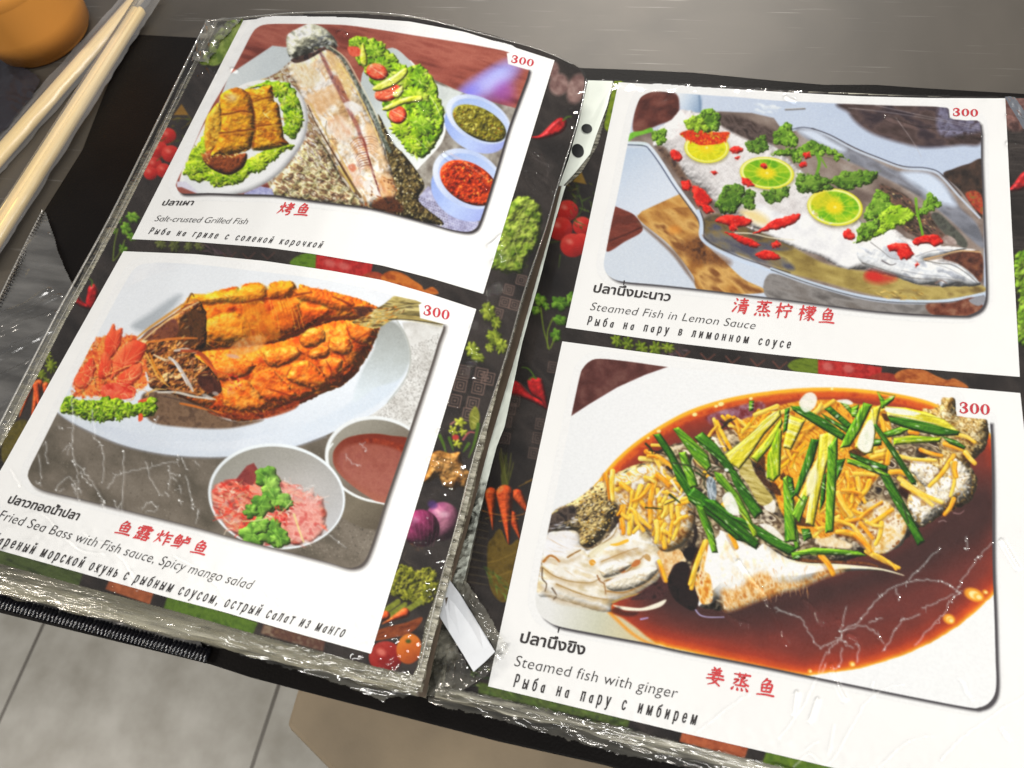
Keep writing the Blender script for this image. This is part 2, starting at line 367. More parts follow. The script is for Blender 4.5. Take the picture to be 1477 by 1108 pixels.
    for x, y, rx, ry, a in ((544,104,16,12,.35), (560,134,20,12,-.3), (574,166,13,13,.4)):
        c.ell(x, y, rx, ry, NZ([(206,60,40), (232,96,68), (238,140,110)], 5, int(x)), a, 1.5, rel=(5, .8, .4, 4, .3))
        c.ell(x - 1, y - 1, rx * .62, ry * .62, NZ([(240,150,110), (226,100,76), (246,190,150)], 4, int(y)), a, 3, .8)
        c.dabs(12, [(x - rx, y), (x, y - ry), (x + rx, y), (x, y + ry)], [(250,206,170), (196,50,36), (244,150,96)], (3,7), (1,2), a, .5, (.4,.8))
    for p in ([(538,126), (566,110), (584,98), (588,106), (572,122), (546,132)], [(552,156), (580,142), (606,138), (608,146), (584,150), (560,160)], [(524,62), (530,84), (528,96), (520,90), (520,74)], [(566,136), (580,124), (582,132), (574,142)]):
        c.fill(p, NZ([(196,206,60), (226,230,110), (240,240,160)], 5, int(p[0][1]), -.5, 2), 1.4, rel=(4, .8, .4, 4, .3))
    for q in ((540,100,566,118), (556,140,590,128), (566,160,588,172), (620,138,632,158), (628,150,636,170), (600,200,616,214)):
        c.line([q[:2], q[2:]], .9, (250,252,240), .6, .7)
    # left side plate
    pl = [(262,248), (272,226), (288,192), (306,160), (328,136), (350,122), (372,116), (398,116), (420,122), (436,140), (443,162), (443,180), (437,204), (420,230), (400,252), (376,268), (348,279), (310,284), (262,278)]
    c.fill(pl, GR((290,160), (420,270), [(222,228,232), (244,246,248), (252,252,254)], .15), 1.5, rel=(8, .25, 0, 5, 0))
    c.line([(436,140), (443,162), (443,180), (437,204), (420,230), (400,252), (376,268), (348,279)], 2, (188,190,200), 2, .55, 3)
    c.fill([(255,262), (268,262), (286,277), (256,284)], (222,220,236), 2, False); c.fill([(250,270), (262,270), (286,280), (256,288)], (150,92,82), 2, False)
    c.fill([(352,279), (376,269), (392,272), (396,284), (352,284)], NZ([(150,150,190), (176,178,216), (196,198,230)], 3, 2), 1.5, False)
    lp = [(266,246), (274,222), (290,200), (300,190), (330,230), (352,232), (398,208), (420,208), (424,212), (404,222), (384,238), (362,250), (350,262), (330,268), (308,272), (304,262), (284,262), (268,254)]
    c.fill(lp, NZ([(110,134,20), (156,188,34), (196,218,70), (128,160,28)], 7, 6, .3, 1.3, 2.2), 1.4, True, 1, 3.5, 6, rel=(6, .7, 1.5, 7, .06))
    c.fill([(358,128), (380,118), (404,118), (420,124), (430,140), (437,164), (434,188), (420,200), (412,180), (404,150), (392,128)], NZ([(70,110,16), (118,160,30), (160,196,50), (206,224,110)], 8, 9, .8, 1.4, 2.1), 1.4, True, 1, 3, 6, rel=(6, .7, 1.5, 8, .06))
    for x, y, r, a in ((402,130,15,.2), (422,146,13,1), (426,170,14,.7), (418,188,12,.4), (286,240,14,.3), (312,256,15,.1), (334,256,14,.5), (372,238,16,-.4), (392,224,13,-.5), (276,246,10,.2)):
        c.leaf(x, y, r, [(104,144,24), (156,190,38), (202,222,80)], a, 11, int(x * 3 + y), .22)
    c.dabs(150, lp, [(214,230,110), (120,146,20), (180,206,50), (96,122,16), (232,240,170)], (3,8), (1,2.2), .2, 1.2, (.4,.85))
    c.dabs(70, [(360,126), (404,118), (432,142), (436,186), (416,196), (404,150)], [(206,226,130), (70,108,16), (150,190,50), (232,240,180)], (4,10), (1,2.4), .9, 1, (.35,.8))
    # fried bean curd chunks
    bd = [(160,94,20), (206,140,34), (232,176,54), (186,116,30)]
    c.fill([(296,176), (304,160), (318,150), (322,200), (304,222), (296,214)], NZ([(176,120,30), (220,176,70), (196,140,40)], 5, 61, 1.2, 2), 1.4, rel=(8, .8, .8, 5, .2))
    c.fill([(292,226), (306,216), (340,222), (356,222), (352,240), (334,252), (318,250), (300,240)], NZ([(110,56,28), (150,84,46), (84,42,24)], 7, 62), 2, rel=(9, .8, .8, 6, .2))
    c.dabs(14, [(290,222), (300,222), (306,240), (298,236)], [(250,236,210), (222,170,90), (206,120,50)], (3,6), (1.2,2.4), .4, .5)
    c.fill([(352,130), (370,128), (390,123), (394,136), (396,146), (402,152), (406,178), (410,200), (416,208), (394,214), (366,216), (362,180), (360,150)], NZ(bd, 9, 63, .3, 2.4, 2.0, 3), 1.4, True, 1, 1, rel=(11, .85, 1.0, 6, .25))
    c.fill([(317,142), (326,131), (342,127), (354,131), (362,142), (367,165), (368,186), (364,206), (360,216), (340,222), (318,224), (304,225), (312,206), (318,190), (319,164)], NZ([(160,96,22), (206,138,34), (230,172,48), (184,112,34)], 10, 64, .25, 2.4, 2.0, 3), 1.4, True, 1, 1, rel=(13, .85, 1.0, 6, .25))
    c.ell(334, 141, 8, 6, (242,224,180), 0, 6, .7); c.ell(345, 158, 9, 4, (206,104,26), 0, 5, .6)
    for q in ([(318,166), (336,163), (350,160), (364,163)], [(316,192), (336,190), (352,188), (366,186)]):
        c.line(q, 2.4, (110,58,16), 2, .85, 1.5); c.line([(x, y + 2.6) for x, y in q], 2, (226,166,60), 2, .6, 1.5)
    for q in ([(368,146), (380,142), (394,140)], [(370,182), (388,180), (406,178)]):
        c.line(q, 2, (120,66,16), 2, .8, 1.5); c.line([(x, y + 2.6) for x, y in q], 1.6, (232,180,70), 1.6, .6, 1.5)
    c.line([(360,140), (367,165), (368,190), (364,214)], 3, (120,66,22), 3, .75, 2.5)
    c.line([(364,150), (368,190)], 2, (90,46,16), 2, .5, 2)
    c.dabs(200, [(306,223), (318,142), (342,128), (396,126), (410,206), (366,214)], [(240,196,90), (176,104,30), (214,150,40), (150,84,24), (248,214,120)], (4,9), (1,2), .2, .35, (.25,.6))
    c.dabs(34, [(306,223), (340,221), (358,214), (356,218), (338,227), (306,228)], [(250,232,170), (206,150,70)], (2,3), (1.4,2.4), 0, .6, (.6,.9))
    c.line([(366,216), (392,214), (416,208)], 3, (70,66,20), 2.5, .8, 2)
    for q in ((380,163,388,171), (382,166,391,160)): c.line([q[:2], q[2:]], 1.4, (252,240,190), .7, .8)
    # two dipping bowls
    def bowl(cx, cy, rx, ry, ang, drop, sauce, sd):
        c.ell(cx - 4, cy + drop, rx * .96, ry * 1.02, GR((cx - rx, cy), (cx + rx * .6, cy + ry * 1.3), [(150,170,230), (186,202,244), (160,170,226)], .1), ang, 1.5)
        c.ell(cx, cy, rx, ry, GR((cx - rx, cy - ry), (cx + rx, cy), [(236,242,252), (186,200,236), (214,224,246)], .1), ang, 1.5)
        c.ell(cx + 2.5, cy + 1.5, rx * .9, ry * .86, GR((cx, cy - ry), (cx, cy), [(166,186,232), (196,210,244)]), ang, 1.5)
        sx, sy, srx, sry = cx + 1.5, cy + 6, rx * .84, ry * .70
        c.ell(sx, sy, srx, sry, NZ(sauce, 6, sd, 0, 1.3, 2.0), ang, 1.5, rel=(5, .8, 1.4, 4, .35))
        th = [(sx + srx * .95 * math.cos(t) * math.cos(ang) - sry * .95 * math.sin(t) * math.sin(ang), sy + srx * .95 * math.cos(t) * math.sin(ang) + sry * .95 * math.sin(t) * math.cos(ang)) for t in np.linspace(0, 6.28, 16)[:-1]]
        return th
    th = bowl(690, 172, 50, 31, .48, 14, [(88,84,26), (136,130,44), (110,100,30), (172,166,80)], 71)
    c.dabs(90, th, [(200,196,110), (120,110,30), (226,222,150), (86,76,24), (166,150,50), (150,90,30)], (1.6,3.4), (1.2,2.6), 0, 3, (.5,.9))
    th = bowl(675, 258, 54, 40, .52, 18, [(112,26,10), (176,56,20), (204,82,32), (140,40,14)], 72)
    c.dabs(90, th, [(214,92,36), (150,40,14), (226,130,60), (90,24,10), (190,60,22), (240,180,90), (60,20,12)], (2,4.4), (1.6,3.2), 0, 3, (.45,.9))
    c.line([(650,222), (676,238), (704,260)], 2.4, (226,190,180), 2, .35, 2)
    c.frame(FR_GRILL, None, (46,40,42), (3.5, 4.0), 4.5, dark=.92)
    c.fill([(731,77), (738,75), (774,83), (775,102), (760,100.5), (733,92.5)], (252,252,252), 1.2, False)
    return c

def art_bass():
    c = Canvas(20, 360, 670, 850, NZ([(232,236,243), (238,241,247), (244,246,250)], 40, 3))
    R = c.rnd
    # lower table: dark taupe with speckles; right: light granite
    c.fill([(20,560), (84,585), (150,630), (250,655), (330,658), (420,646), (500,612), (545,596), (700,560), (700,860), (20,860)], NZ([(92,86,76), (118,110,100), (134,126,116)], 30, 5, .6, 1.5, 1.6, 4), 2, False)
    c.fill([(545,470), (660,455), (640,600), (600,640), (500,640), (480,620), (540,596), (585,545)], NZ([(196,194,190), (214,213,210), (226,226,224)], 12, 6), 4, False)
    c.dabs(1500, [(592,500), (634,480), (600,610), (560,620), (500,620), (545,596), (580,556)], [(150,146,142), (236,236,234), (176,172,168), (120,116,112)], (1,2), (1,1.8), 0, 3, (.35,.7), smooth=False)
    c.dabs(900, [(60,640), (200,660), (330,665), (500,640), (590,640), (540,815), (420,795), (100,712)], [(150,142,132), (84,78,70), (170,164,154), (70,64,58)], (1,2.2), (1,1.8), 0, 3, (.25,.55), smooth=False)
    c.dabs(500, [(500,690), (560,700), (530,815), (470,805), (420,790)], [(170,164,150), (60,56,50), (130,124,112)], (1,2.2), (1,1.8), 0, 3, (.4,.7), smooth=False)
    # plate
    c.fill([(60,560), (120,460), (260,385), (450,390), (560,440), (584,480), (592,515), (586,545), (566,574), (536,598), (500,614), (460,632), (410,648), (330,659), (250,657), (180,643), (120,618), (84,596)], GR((330,640), (330,470), [(214,222,234), (232,238,246), (238,242,248)], .2, 30), 1.8)
    c.line([(84,597), (120,619), (180,644), (250,658), (330,660), (410,649), (470,630)], 2.4, (150,152,160), 2.4, .6, 3)
    c.fill([(100,590), (160,615), (240,634), (330,636), (420,618), (500,584), (560,530), (582,505), (586,530), (560,572), (500,606), (410,640), (330,650), (250,648), (170,632)], GR((100,600), (580,540), [(206,214,228), (226,232,242), (204,216,230)], .2, 30), 5, True, .75)
    c.fill([(540,470), (560,462), (578,472), (590,500), (590,525), (575,548), (540,560), (510,580), (520,540), (540,500)], GR((560,455), (540,570), [(150,152,148), (184,190,190), (216,226,234)], .15), 5)
    c.line([(572,462), (586,486), (592,514), (586,544), (560,580)], 2, (168,170,162), 2, .8, 2)
    c.fill([(190,470), (215,452), (250,428), (262,428), (240,455), (212,478)], (166,172,178), 9, True, .8)
    # brown gravy shadow under the fish head
    c.fill([(205,570), (240,566), (290,585), (330,606), (380,606), (330,618), (260,616), (215,606)], NZ([(92,72,58), (128,104,84), (110,88,70)], 9, 9), 4)
    # fish: upper lobe
    up = [(205,492), (232,470), (258,448), (272,428), (284,424), (300,424), (322,417), (343,414), (346,420), (352,411), (372,408), (382,414), (387,418), (392,408), (410,405), (424,408), (430,418), (433,410), (448,414), (476,420), (506,428), (530,436), (545,444), (552,456), (540,470), (505,466), (470,470), (440,482), (400,496), (350,500), (300,508), (260,512), (220,508)]
    OR = [(168,64,18), (214,98,26), (234,124,34), (246,160,60), (224,108,32)]
    c.fill(up, NZ(OR, 16, 11, -.1, 1.8, 1.9, 4, .02, .8), 1.6, True, 1, 1.5, 5, rel=(30, .75, 2.8, 20, .2))
    lo = [(236,560), (250,545), (268,520), (300,505), (350,500), (400,494), (440,480), (470,466), (500,462), (530,464), (546,470), (543,486), (532,510), (520,530), (508,545), (490,558), (466,568), (440,580), (415,590), (390,600), (350,608), (330,604), (300,592), (270,578)]
    c.fill(lo, NZ([(170,66,18), (210,92,26), (232,116,34), (242,146,56), (216,98,32)], 15, 13, .2, 1.5, 1.9, 4, 0, .9), 1.6, True, 1, 1.5, 5, rel=(30, .75, 2.6, 18, .2))
    # bright crust on the upper lobe
    for p, co in (([(276,428), (300,424), (343,416), (352,412), (382,412), (380,436), (330,438), (290,440)], [(232,136,30), (246,178,60), (250,196,90)]),
                  ([(392,410), (424,408), (420,428), (390,432), (386,420)], [(226,130,30), (244,166,50)]),
                  ([(300,460), (340,450), (360,470), (356,490), (320,494), (296,482)], [(230,134,30), (246,176,70), (238,150,40)]),
                  ([(430,416), (480,424), (510,436), (500,450), (460,440), (430,432)], [(206,98,30), (232,130,44)]),
                  ([(400,440), (430,436), (430,470), (400,484), (380,470)], [(206,100,24), (226,122,34)])):
        c.fill(p, NZ(co, 7, int(p[0][0]), .1, 2.5), 5, True, .8, 2, rel=(14, .7, 1.4, 11, .2))
    for i in range(16):
        x = 346 + i * 5.2
        c.line([(x, 430 + R.uniform(-4, 6)), (x + 3 + i * .4, 455), (x + 4 + i * .7, 486 - i * .8)], 1.6, R.choice([(250,186,90), (170,84,20), (206,110,26)]), 1, .5)
    c.fill([(352,436), (376,432), (384,448), (398,470), (404,486), (384,494), (362,492), (352,470)], NZ([(190,104,22), (222,144,44), (206,120,30)], 5, 3, 1.2, 4), 4, True, .6)
    # dark creases of the upper lobe
    for q, w in (([(350,437), (372,432), (396,430), (408,426)], 3.5), ([(424,427), (436,424), (450,422)], 3), ([(480,428), (498,436), (512,446), (520,452)], 4), ([(404,488), (440,476), (470,462), (500,458), (525,458)], 5), ([(300,505), (350,500), (400,492)], 4)):
        c.line(q, 1.5, (92,34,14), 1.5, .75, 2.5, mid=w)
    c.fill([(510,444), (526,442), (542,446), (540,456), (520,458)], NZ([(60,34,28), (104,60,40)], 4, 4), 3)
    # lower lobe: crust flakes
    for i, (p, co) in enumerate((([(440,478), (462,472), (470,488), (458,500), (440,502), (432,490)], 0), ([(446,506), (462,500), (476,502), (472,516), (456,518), (444,514)], 1), ([(476,488), (500,486), (510,500), (500,512), (482,510), (474,500)], 0), ([(460,522), (480,516), (494,520), (490,540), (476,548), (462,534)], 1), ([(420,530), (440,520), (460,534), (472,552), (452,560), (430,556), (414,546)], 0), ([(366,540), (392,534), (420,560), (428,572), (400,580), (372,574), (358,560)], 1), ([(320,560), (352,548), (372,566), (384,586), (350,594), (324,584)], 0), ([(300,530), (340,520), (370,526), (352,544), (316,548)], 1), ([(380,510), (420,500), (436,508), (424,522), (392,530)], 0), ([(500,468), (530,466), (540,478), (528,496), (508,490)], 1))):
        cc = [[(206,96,28), (234,136,46), (246,170,84)], [(196,84,26), (228,122,40), (240,156,80)]][co]
        c.fill(p, NZ(cc, 6, i + 80, .2, 1.4), 2.5, True, .92, 1.8, rel=(11, .8, 1.0, 9, .22))
        c.line(p[3:] + p[:1], 1.2, (120,44,14), 2, .5, 2.4)
        c.line(p[:3], 1, (252,196,110), 1, .5, 1.5)
    for q in ([(384,560), (404,566), (428,574)], [(470,520), (478,536), (476,552)], [(484,510), (494,514), (498,522)], [(430,506), (440,512)], [(390,590), (420,584), (470,562)], [(500,500), (516,490), (530,480)]):
        c.line(q, 1, (110,38,14), 1, .7, 2, mid=3)
    c.fill([(300,594), (330,604), (380,604), (425,590), (428,578), (390,592), (340,596)], NZ([(110,40,16), (160,70,30), (90,34,16)], 6, 8), 3, True, .85)
    c.dabs(420, lo, [(250,190,100), (190,80,24), (236,130,40), (160,56,18), (246,160,64), (206,90,40)], (3,8), (1.2,2.6), .2, 1.2, (.2,.5))
    c.dabs(260, up, [(252,200,100), (196,84,20), (240,150,40), (170,70,18), (248,176,70)], (4,10), (1,2.2), .1, .8, (.2,.5))
    c.fill([(345,490), (380,484), (380,500), (350,512), (330,508)], NZ([(236,190,140), (214,130,60)], 5, 8), 4, True, .7)
    c.ell(336, 514, 10, 3, (206,176,176), .2, 2, .7)
    # head: bones and cavities
    hd = [(188,500), (210,484), (236,464), (262,444), (284,432), (296,448), (298,470), (296,500), (280,512), (300,528), (316,548), (318,566), (300,574), (270,572), (240,566), (218,560), (212,540), (204,520)]
    c.fill(hd, NZ([(84,46,28), (140,86,46), (196,136,70), (110,62,36), (214,170,120)], 9, 21, -.5, 2, 2.2, 4, 0, .8), 1.6, True, 1, 1.5, rel=(12, .9, 3, 7, .2))
    c.fill([(262,456), (284,446), (296,456), (294,478), (284,496), (268,498), (256,484)], NZ([(58,38,24), (96,62,36), (70,48,26)], 6, 4), 4)
    c.fill([(288,540), (306,542), (318,556), (316,568), (298,566), (286,554)], NZ([(60,32,26), (90,50,38)], 5, 4), 3)
    c.fill([(216,478), (250,460), (258,476), (250,486), (226,490), (206,490)], NZ([(92,52,40), (130,80,56), (110,64,60)], 6, 5), 3)
    for q, w, co in (([(190,494), (214,474), (240,456), (266,438), (282,432)], 4, (206,150,80)), ([(200,496), (226,474), (256,452), (286,436)], 3, (236,206,160)), ([(204,488), (214,478), (230,468), (244,458), (262,448)], 2, (84,46,26)), ([(270,436), (276,424), (280,428)], 3, (120,80,40)),
                     ([(212,494), (240,490), (262,488), (284,488)], 4, (216,130,60)), ([(206,502), (218,524), (228,544), (244,558)], 3, (232,176,90)), ([(216,510), (224,530), (236,548)], 4, (214,140,50)), ([(222,512), (240,520), (246,516)], 4, (236,214,180)),
                     ([(244,516), (254,524), (264,540), (274,556), (278,564)], 6, (206,200,196)), ([(248,518), (260,536), (270,556)], 2.4, (240,240,238)), ([(252,506), (268,504), (280,508)], 5, (222,210,200)), ([(262,506), (284,508), (300,520), (312,540)], 6, (160,72,40)), ([(290,516), (310,534), (330,540)], 4, (206,100,40)), ([(228,566), (254,566), (280,572), (310,576)], 4, (222,216,206)), ([(240,560), (262,564), (290,570)], 3, (170,120,80)), ([(210,570), (224,562), (240,562)], 3, (206,170,110)), ([(260,582), (290,588), (320,596)], 4, (206,120,50)), ([(230,570), (270,580), (300,590), (320,602)], 2, (80,64,58))):
        c.line(q, w * .6, co, w * .5, .9, 1.4, mid=w)
    c.dabs(46, hd, [(240,200,130), (214,130,50), (120,66,40), (246,226,190), (176,96,40)], (5,12), (1.2,2.6), -.5, .5, (.3,.6))
    for x, y in ((296,571), (302,574), (311,568)): c.ell(x, y, 5, 3, (216,214,212), .3, 2, .6)
    c.dabs(30, [(318,548), (340,540), (350,556), (330,570)], [(196,60,40), (226,110,50), (236,160,110)], (4,8), (2,3), .4, 1)
    # tail fin
    tf = [(541,446), (552,440), (562,432), (570,427), (590,430), (612,436), (640,452), (641,468), (616,465), (590,462), (566,462), (552,470), (540,474), (520,470), (508,464), (530,456)]
    c.fill(tf, NZ([(96,86,56), (160,144,92), (206,190,130), (128,116,84)], 4, 6, .12, 5, 2), 1.4)
    for i in range(26):
        y = 432 + i * 1.25
        c.line([(556 + R.uniform(-6, 4), y * .5 + 228), (600, y + 1), (638, y + 4 + i * .2)], .9, R.choice([(70,66,46), (226,214,160), (120,112,78), (176,150,84)]), .6, .6)
    c.dabs(80, [(508,462), (540,446), (566,440), (584,452), (560,464), (530,472)], [(200,120,40), (240,196,110), (96,60,30), (214,160,80), (232,214,170)], (3,9), (1,2), -.3, .5, (.5,.9))
    c.line([(560,461), (590,461), (640,468)], 1.4, (50,46,34), 1.4, .8)
    c.fill([(610,440), (616,434), (640,440), (650,455), (650,468), (626,463), (610,455)], (252,252,252), 1.2)
    # carved carrot flower with shreds
    sal = [(98,556), (110,530), (128,500), (150,484), (170,490), (200,490), (216,520), (214,556), (206,572), (160,576), (110,576)]
    c.fill([(112,540), (128,506), (140,488), (152,486), (176,484), (196,486), (206,510), (212,540), (205,560), (150,572), (108,572)], NZ([(190,76,44), (228,112,60), (242,156,84), (206,80,50)], 6, 9), 3, True, 1, 5, 6)
    for i in range(120):
        x = R.uniform(108, 210); y = R.uniform(494, 572)
        c.line([(x, y), (x + R.uniform(-8, 8), y - R.uniform(2, 9)), (x + R.uniform(-14, 14), y + R.uniform(-4, 8))], 1.4, R.choice([(246,214,130), (240,180,90), (236,206,150), (214,150,80), (120,70,40)]), 1, .75)
    pet = ([(163,468), (168,476), (176,474), (175,492), (168,508), (158,518), (152,508), (152,490)], [(178,500), (190,492), (206,494), (212,502), (206,514), (196,528), (176,536), (160,548), (162,530), (166,512)], [(150,508), (160,516), (162,536), (154,546), (142,544), (144,526)], [(112,560), (106,548), (120,530), (132,516), (138,528), (134,546), (124,560)], [(200,524), (206,536), (196,552), (178,560), (168,552), (176,538)])
    for i, p in enumerate(pet):
        c.fill(p, GR(p[0], p[4], [(236,116,76), (226,88,58), (206,70,44)], .4, 6, i), 1.4, True, 1, 1.3, 3, rel=(8, .3, .3, 8, .04))
        q0 = np.array(p[-3]) if i != 0 else np.array(p[4]); m0 = np.mean(p, 0)
        for k in range(22):
            e = np.array(p[k % len(p)]) * .75 + np.array(p[(k + 1) % len(p)]) * .25 + np.array([R.uniform(-2, 2), R.uniform(-4, 1)])
            b0 = m0 * .6 + q0 * .4 + np.array([R.uniform(-4, 4), R.uniform(-3, 3)])
            c.line([tuple(b0), tuple(b0 * .4 + e * .6 + np.array([R.uniform(-1, 1), R.uniform(-1, 1)])), tuple(e)], 1.4, R.choice([(246,140,96), (206,64,40), (236,104,70), (250,176,130), (190,52,36)]), .5, .6)
    c.fill([(146,558), (164,552), (184,554), (196,562), (190,574), (166,576), (148,574)], NZ([(196,56,40), (226,90,66), (240,130,104)], 6, 8), 1.5)
    c.fill([(200,578), (214,574), (226,576), (214,582), (202,584)], (214,84,56), 1.5)
    c.line([(152,542), (170,534), (190,526)], 2, (250,170,100), 1.4, .9)
    for i in range(90):
        x, y = R.uniform(102, 214), R.uniform(520, 576)
        if not inside(np.array(sal), x, y): continue
        a = R.uniform(0, 6.3); r = R.uniform(4, 9)
        c.line([(x + r * math.cos(a + k * .7), y + r * .8 * math.sin(a + k * .7)) for k in range(4)], .9, R.choice([(246,196,120), (240,150,84), (226,96,60), (250,220,160), (206,70,44)]), .7, .75)
    lt = [(86,588), (96,572), (110,574), (130,578), (150,572), (170,576), (190,582), (206,578), (224,576), (226,590), (214,600), (186,600), (160,606), (130,608), (106,598), (90,596)]
    c.fill(lt, NZ([(70,96,14), (124,160,30), (170,196,60), (100,130,22)], 6, 11, .2, 1.2, 2.2), 1.6, True, 1, 5, 6, rel=(6, .8, 1.8, 7, .06))
    for x, y, r in ((100,582,11), (134,590,14), (146,600,11), (164,588,13), (184,592,13), (120,592,10), (206,588,12), (172,600,9)):
        c.leaf(x, y, r, [(70,104,16), (130,168,34), (180,204,70)], R.uniform(0, 2), 8, int(x + y), .45)
    c.dabs(120, lt, [(200,220,90), (60,86,10), (150,186,44), (230,236,140), (90,120,20)], (3,6), (1,2), 0, 3, (.5,.9))
    c.fill([(200,598), (205,597), (206,605), (200,608)], (226,96,60), 1.2)
    # sauce bowls
    c.ell(544, 690, 78, 74, GR((500,680), (560,740), [(104,98,86), (122,114,100), (96,88,76)], .2), .1, 2)   # shaded side of the right bowl
    c.ell(545, 663, 77, 62, (232,236,238), .22, 1.5); c.ell(546, 664, 73, 58, GR((520,610), (560,660), [(150,146,136), (134,130,120), (120,110,100)], .1), .22, 1.5)
    c.fill([(480,660), (484,646), (500,632), (530,626), (560,628), (600,640), (590,700), (556,726), (530,716), (500,694), (484,676)], GR((540,624), (530,720), [(112,40,20), (128,66,50), (150,92,78), (160,104,88)], .12), 2)
    c.fill([(518,636), (540,632), (570,638), (600,652), (590,656), (560,644), (540,640)], NZ([(100,30,12), (150,66,36)], 5, 7), 2, True, .9)
    c.fill([(487,664), (500,644), (530,640), (566,646), (590,660), (586,690), (560,716), (530,706), (500,686)], NZ([(146,88,78), (160,104,92), (150,92,84)], 14, 7), 6, True, .75)
    c.line([(480,640), (472,654), (474,676), (490,700), (520,718), (554,727)], 2.4, (236,240,240), 2.4, .9)
    c.ell(399, 716, 99, 76, (236,243,248), .12, 1.5); c.ell(399.5, 717, 95.5, 72.5, GR((330,650), (440,790), [(150,148,140), (164,162,158), (190,190,192)], .15, 30), .12, 1.5)
    c.ell(399, 716, 98, 75, (150,170,190), .12, 1, 0)
    sl = [(306,706), (330,692), (352,690), (360,678), (380,684), (404,694), (430,704), (452,712), (466,726), (468,748), (462,770), (444,782), (410,788), (380,784), (350,778), (330,764), (314,742)]
    c.fill(sl, NZ([(140,70,60), (196,100,86), (222,156,134), (206,150,140), (160,96,86)], 9, 4, .4, 3, 1.8), 5, True, 1, 6, 10, rel=(14, .3, .8, 14, .1))
    c.fill([(340,692), (356,672), (366,668), (376,684), (364,700), (346,700)], NZ([(120,56,56), (140,70,66)], 5, 5), 1.8, False)
    c.fill([(376,684), (390,676), (404,690), (410,704), (390,706)], NZ([(120,50,46), (150,80,70)], 5, 6), 3, False)
    c.dabs(46, sl, [(222,84,64), (236,120,100), (190,50,46), (206,180,166), (226,110,90)], (10,26), (2.4,5), .3, .9, (.4,.8), 1.6)
    for i in range(210):
        x = R.uniform(312, 460); y = R.uniform(700, 780)
        if not inside(np.array(sl), x, y): continue
        cx_ = x < 395
        c.line([(x, y), (x + R.uniform(-10, 10), y + R.uniform(-9, 9)), (x + R.uniform(-20, 20), y + R.uniform(-14, 14))], R.uniform(1.2, 2.4), R.choice([(240,226,206), (226,84,64), (196,150,110), (214,60,48), (160,44,40), (232,160,130)] if cx_ else [(236,214,206), (240,226,216), (226,140,130), (206,170,160), (214,110,104), (244,236,230)]), 1, .7)
    c.fill([(432,726), (448,718), (462,734), (464,760), (450,778), (426,780), (412,760), (420,740)], NZ([(206,130,124), (232,176,166), (196,100,96)], 7, 12), 6, True, .8)
    c.line([(424,742), (432,766), (438,782)], 3, (226,216,150), 2, .8)
    lg = [(70,108,44), (110,152,64), (150,190,90)]
    for x, y, r, a in ((386,690,19,.6), (392,704,16,1.2), (398,722,20,.1), (376,730,18,-.5), (362,738,12,-.4), (410,724,13,.3), (364,772,19,.2), (392,768,22,.4), (404,776,15,.8), (376,758,14,-.6)):
        c.leaf(x, y, r * 1.05, lg, a, 5, int(x + 2 * y), .28, True, .9)
    c.line([(350,752), (376,750), (404,740), (420,724)], 1.8, (210,220,160), 1.6, .8); c.line([(384,686), (384,700), (394,716)], 1.4, (180,206,120), 1, .7)
    c.dabs(26, [(394,732), (416,736), (414,756), (396,752)], [(196,50,50), (160,40,40), (226,100,90)], (4,8), (2,3), 0, 3)
    c.ell(436, 700, 34, 22, (214,208,206), .3, 30, .3)
    c.frame(FR_BASS, None, (74,66,62), (4.5, 4.5), 7, dark=.92)
    c.fill([(604,440), (611,435), (652,443), (655,466), (640,467.5), (606,459)], (252,252,252), 1.2, False)
    # the upper left outline of this picture fades into the card
    return c
def ZO(ox, oy, s):
    return lambda *p: [(ox + p[i] / s, oy + p[i + 1] / s) for i in range(0, len(p), 2)]

def onion(c, pts, cols, w, seed, hi=True):
    """a piece of spring onion: polygon with lengthwise fibres and a wet glint"""
    P = np.array(pts, float); a = P[0]; n = len(P) // 2
    e0 = (P[0] + P[-1]) / 2; e1 = (P[n - 1] + P[n]) / 2
    an = math.atan2(e1[1] - e0[1], e1[0] - e0[0])
    c.fill(pts, NZ(cols, 2.8, seed, an, 9, 1.7), 1.3, False, rel=(4.5, .85, .25, 3, .35))
    R = random.Random(seed)
    c.line([tuple(P[0]), tuple(P[n - 1])], 1.2, tuple(q * .6 for q in cols[0]), 1.2, .6)
    for k in range(4):
        t = R.uniform(.15, .85); p = P[0] * (1 - t) + P[-1] * t; q = P[n - 1] * (1 - t) + P[n] * t
        a0, a1 = sorted((R.random(), R.random()))
        co = tuple(min(255, v * 1.25 + 18) for v in cols[-1]) if k % 2 else tuple(v * .75 for v in cols[0])
        c.line([tuple(p * (1 - a0) + q * a0), tuple(p * (1 - a1) + q * a1)], 1, co, .8, .6)
    if hi:
        for k in range(3):
            t = R.uniform(.25, .75); b = R.uniform(.1, .9)
            p = (P[0] * (1 - t) + P[-1] * t) * (1 - b) + (P[n - 1] * (1 - t) + P[n] * t) * b
            c.ell(p[0], p[1], 2.6, .8, (226,240,214), an, 1.2, .7)

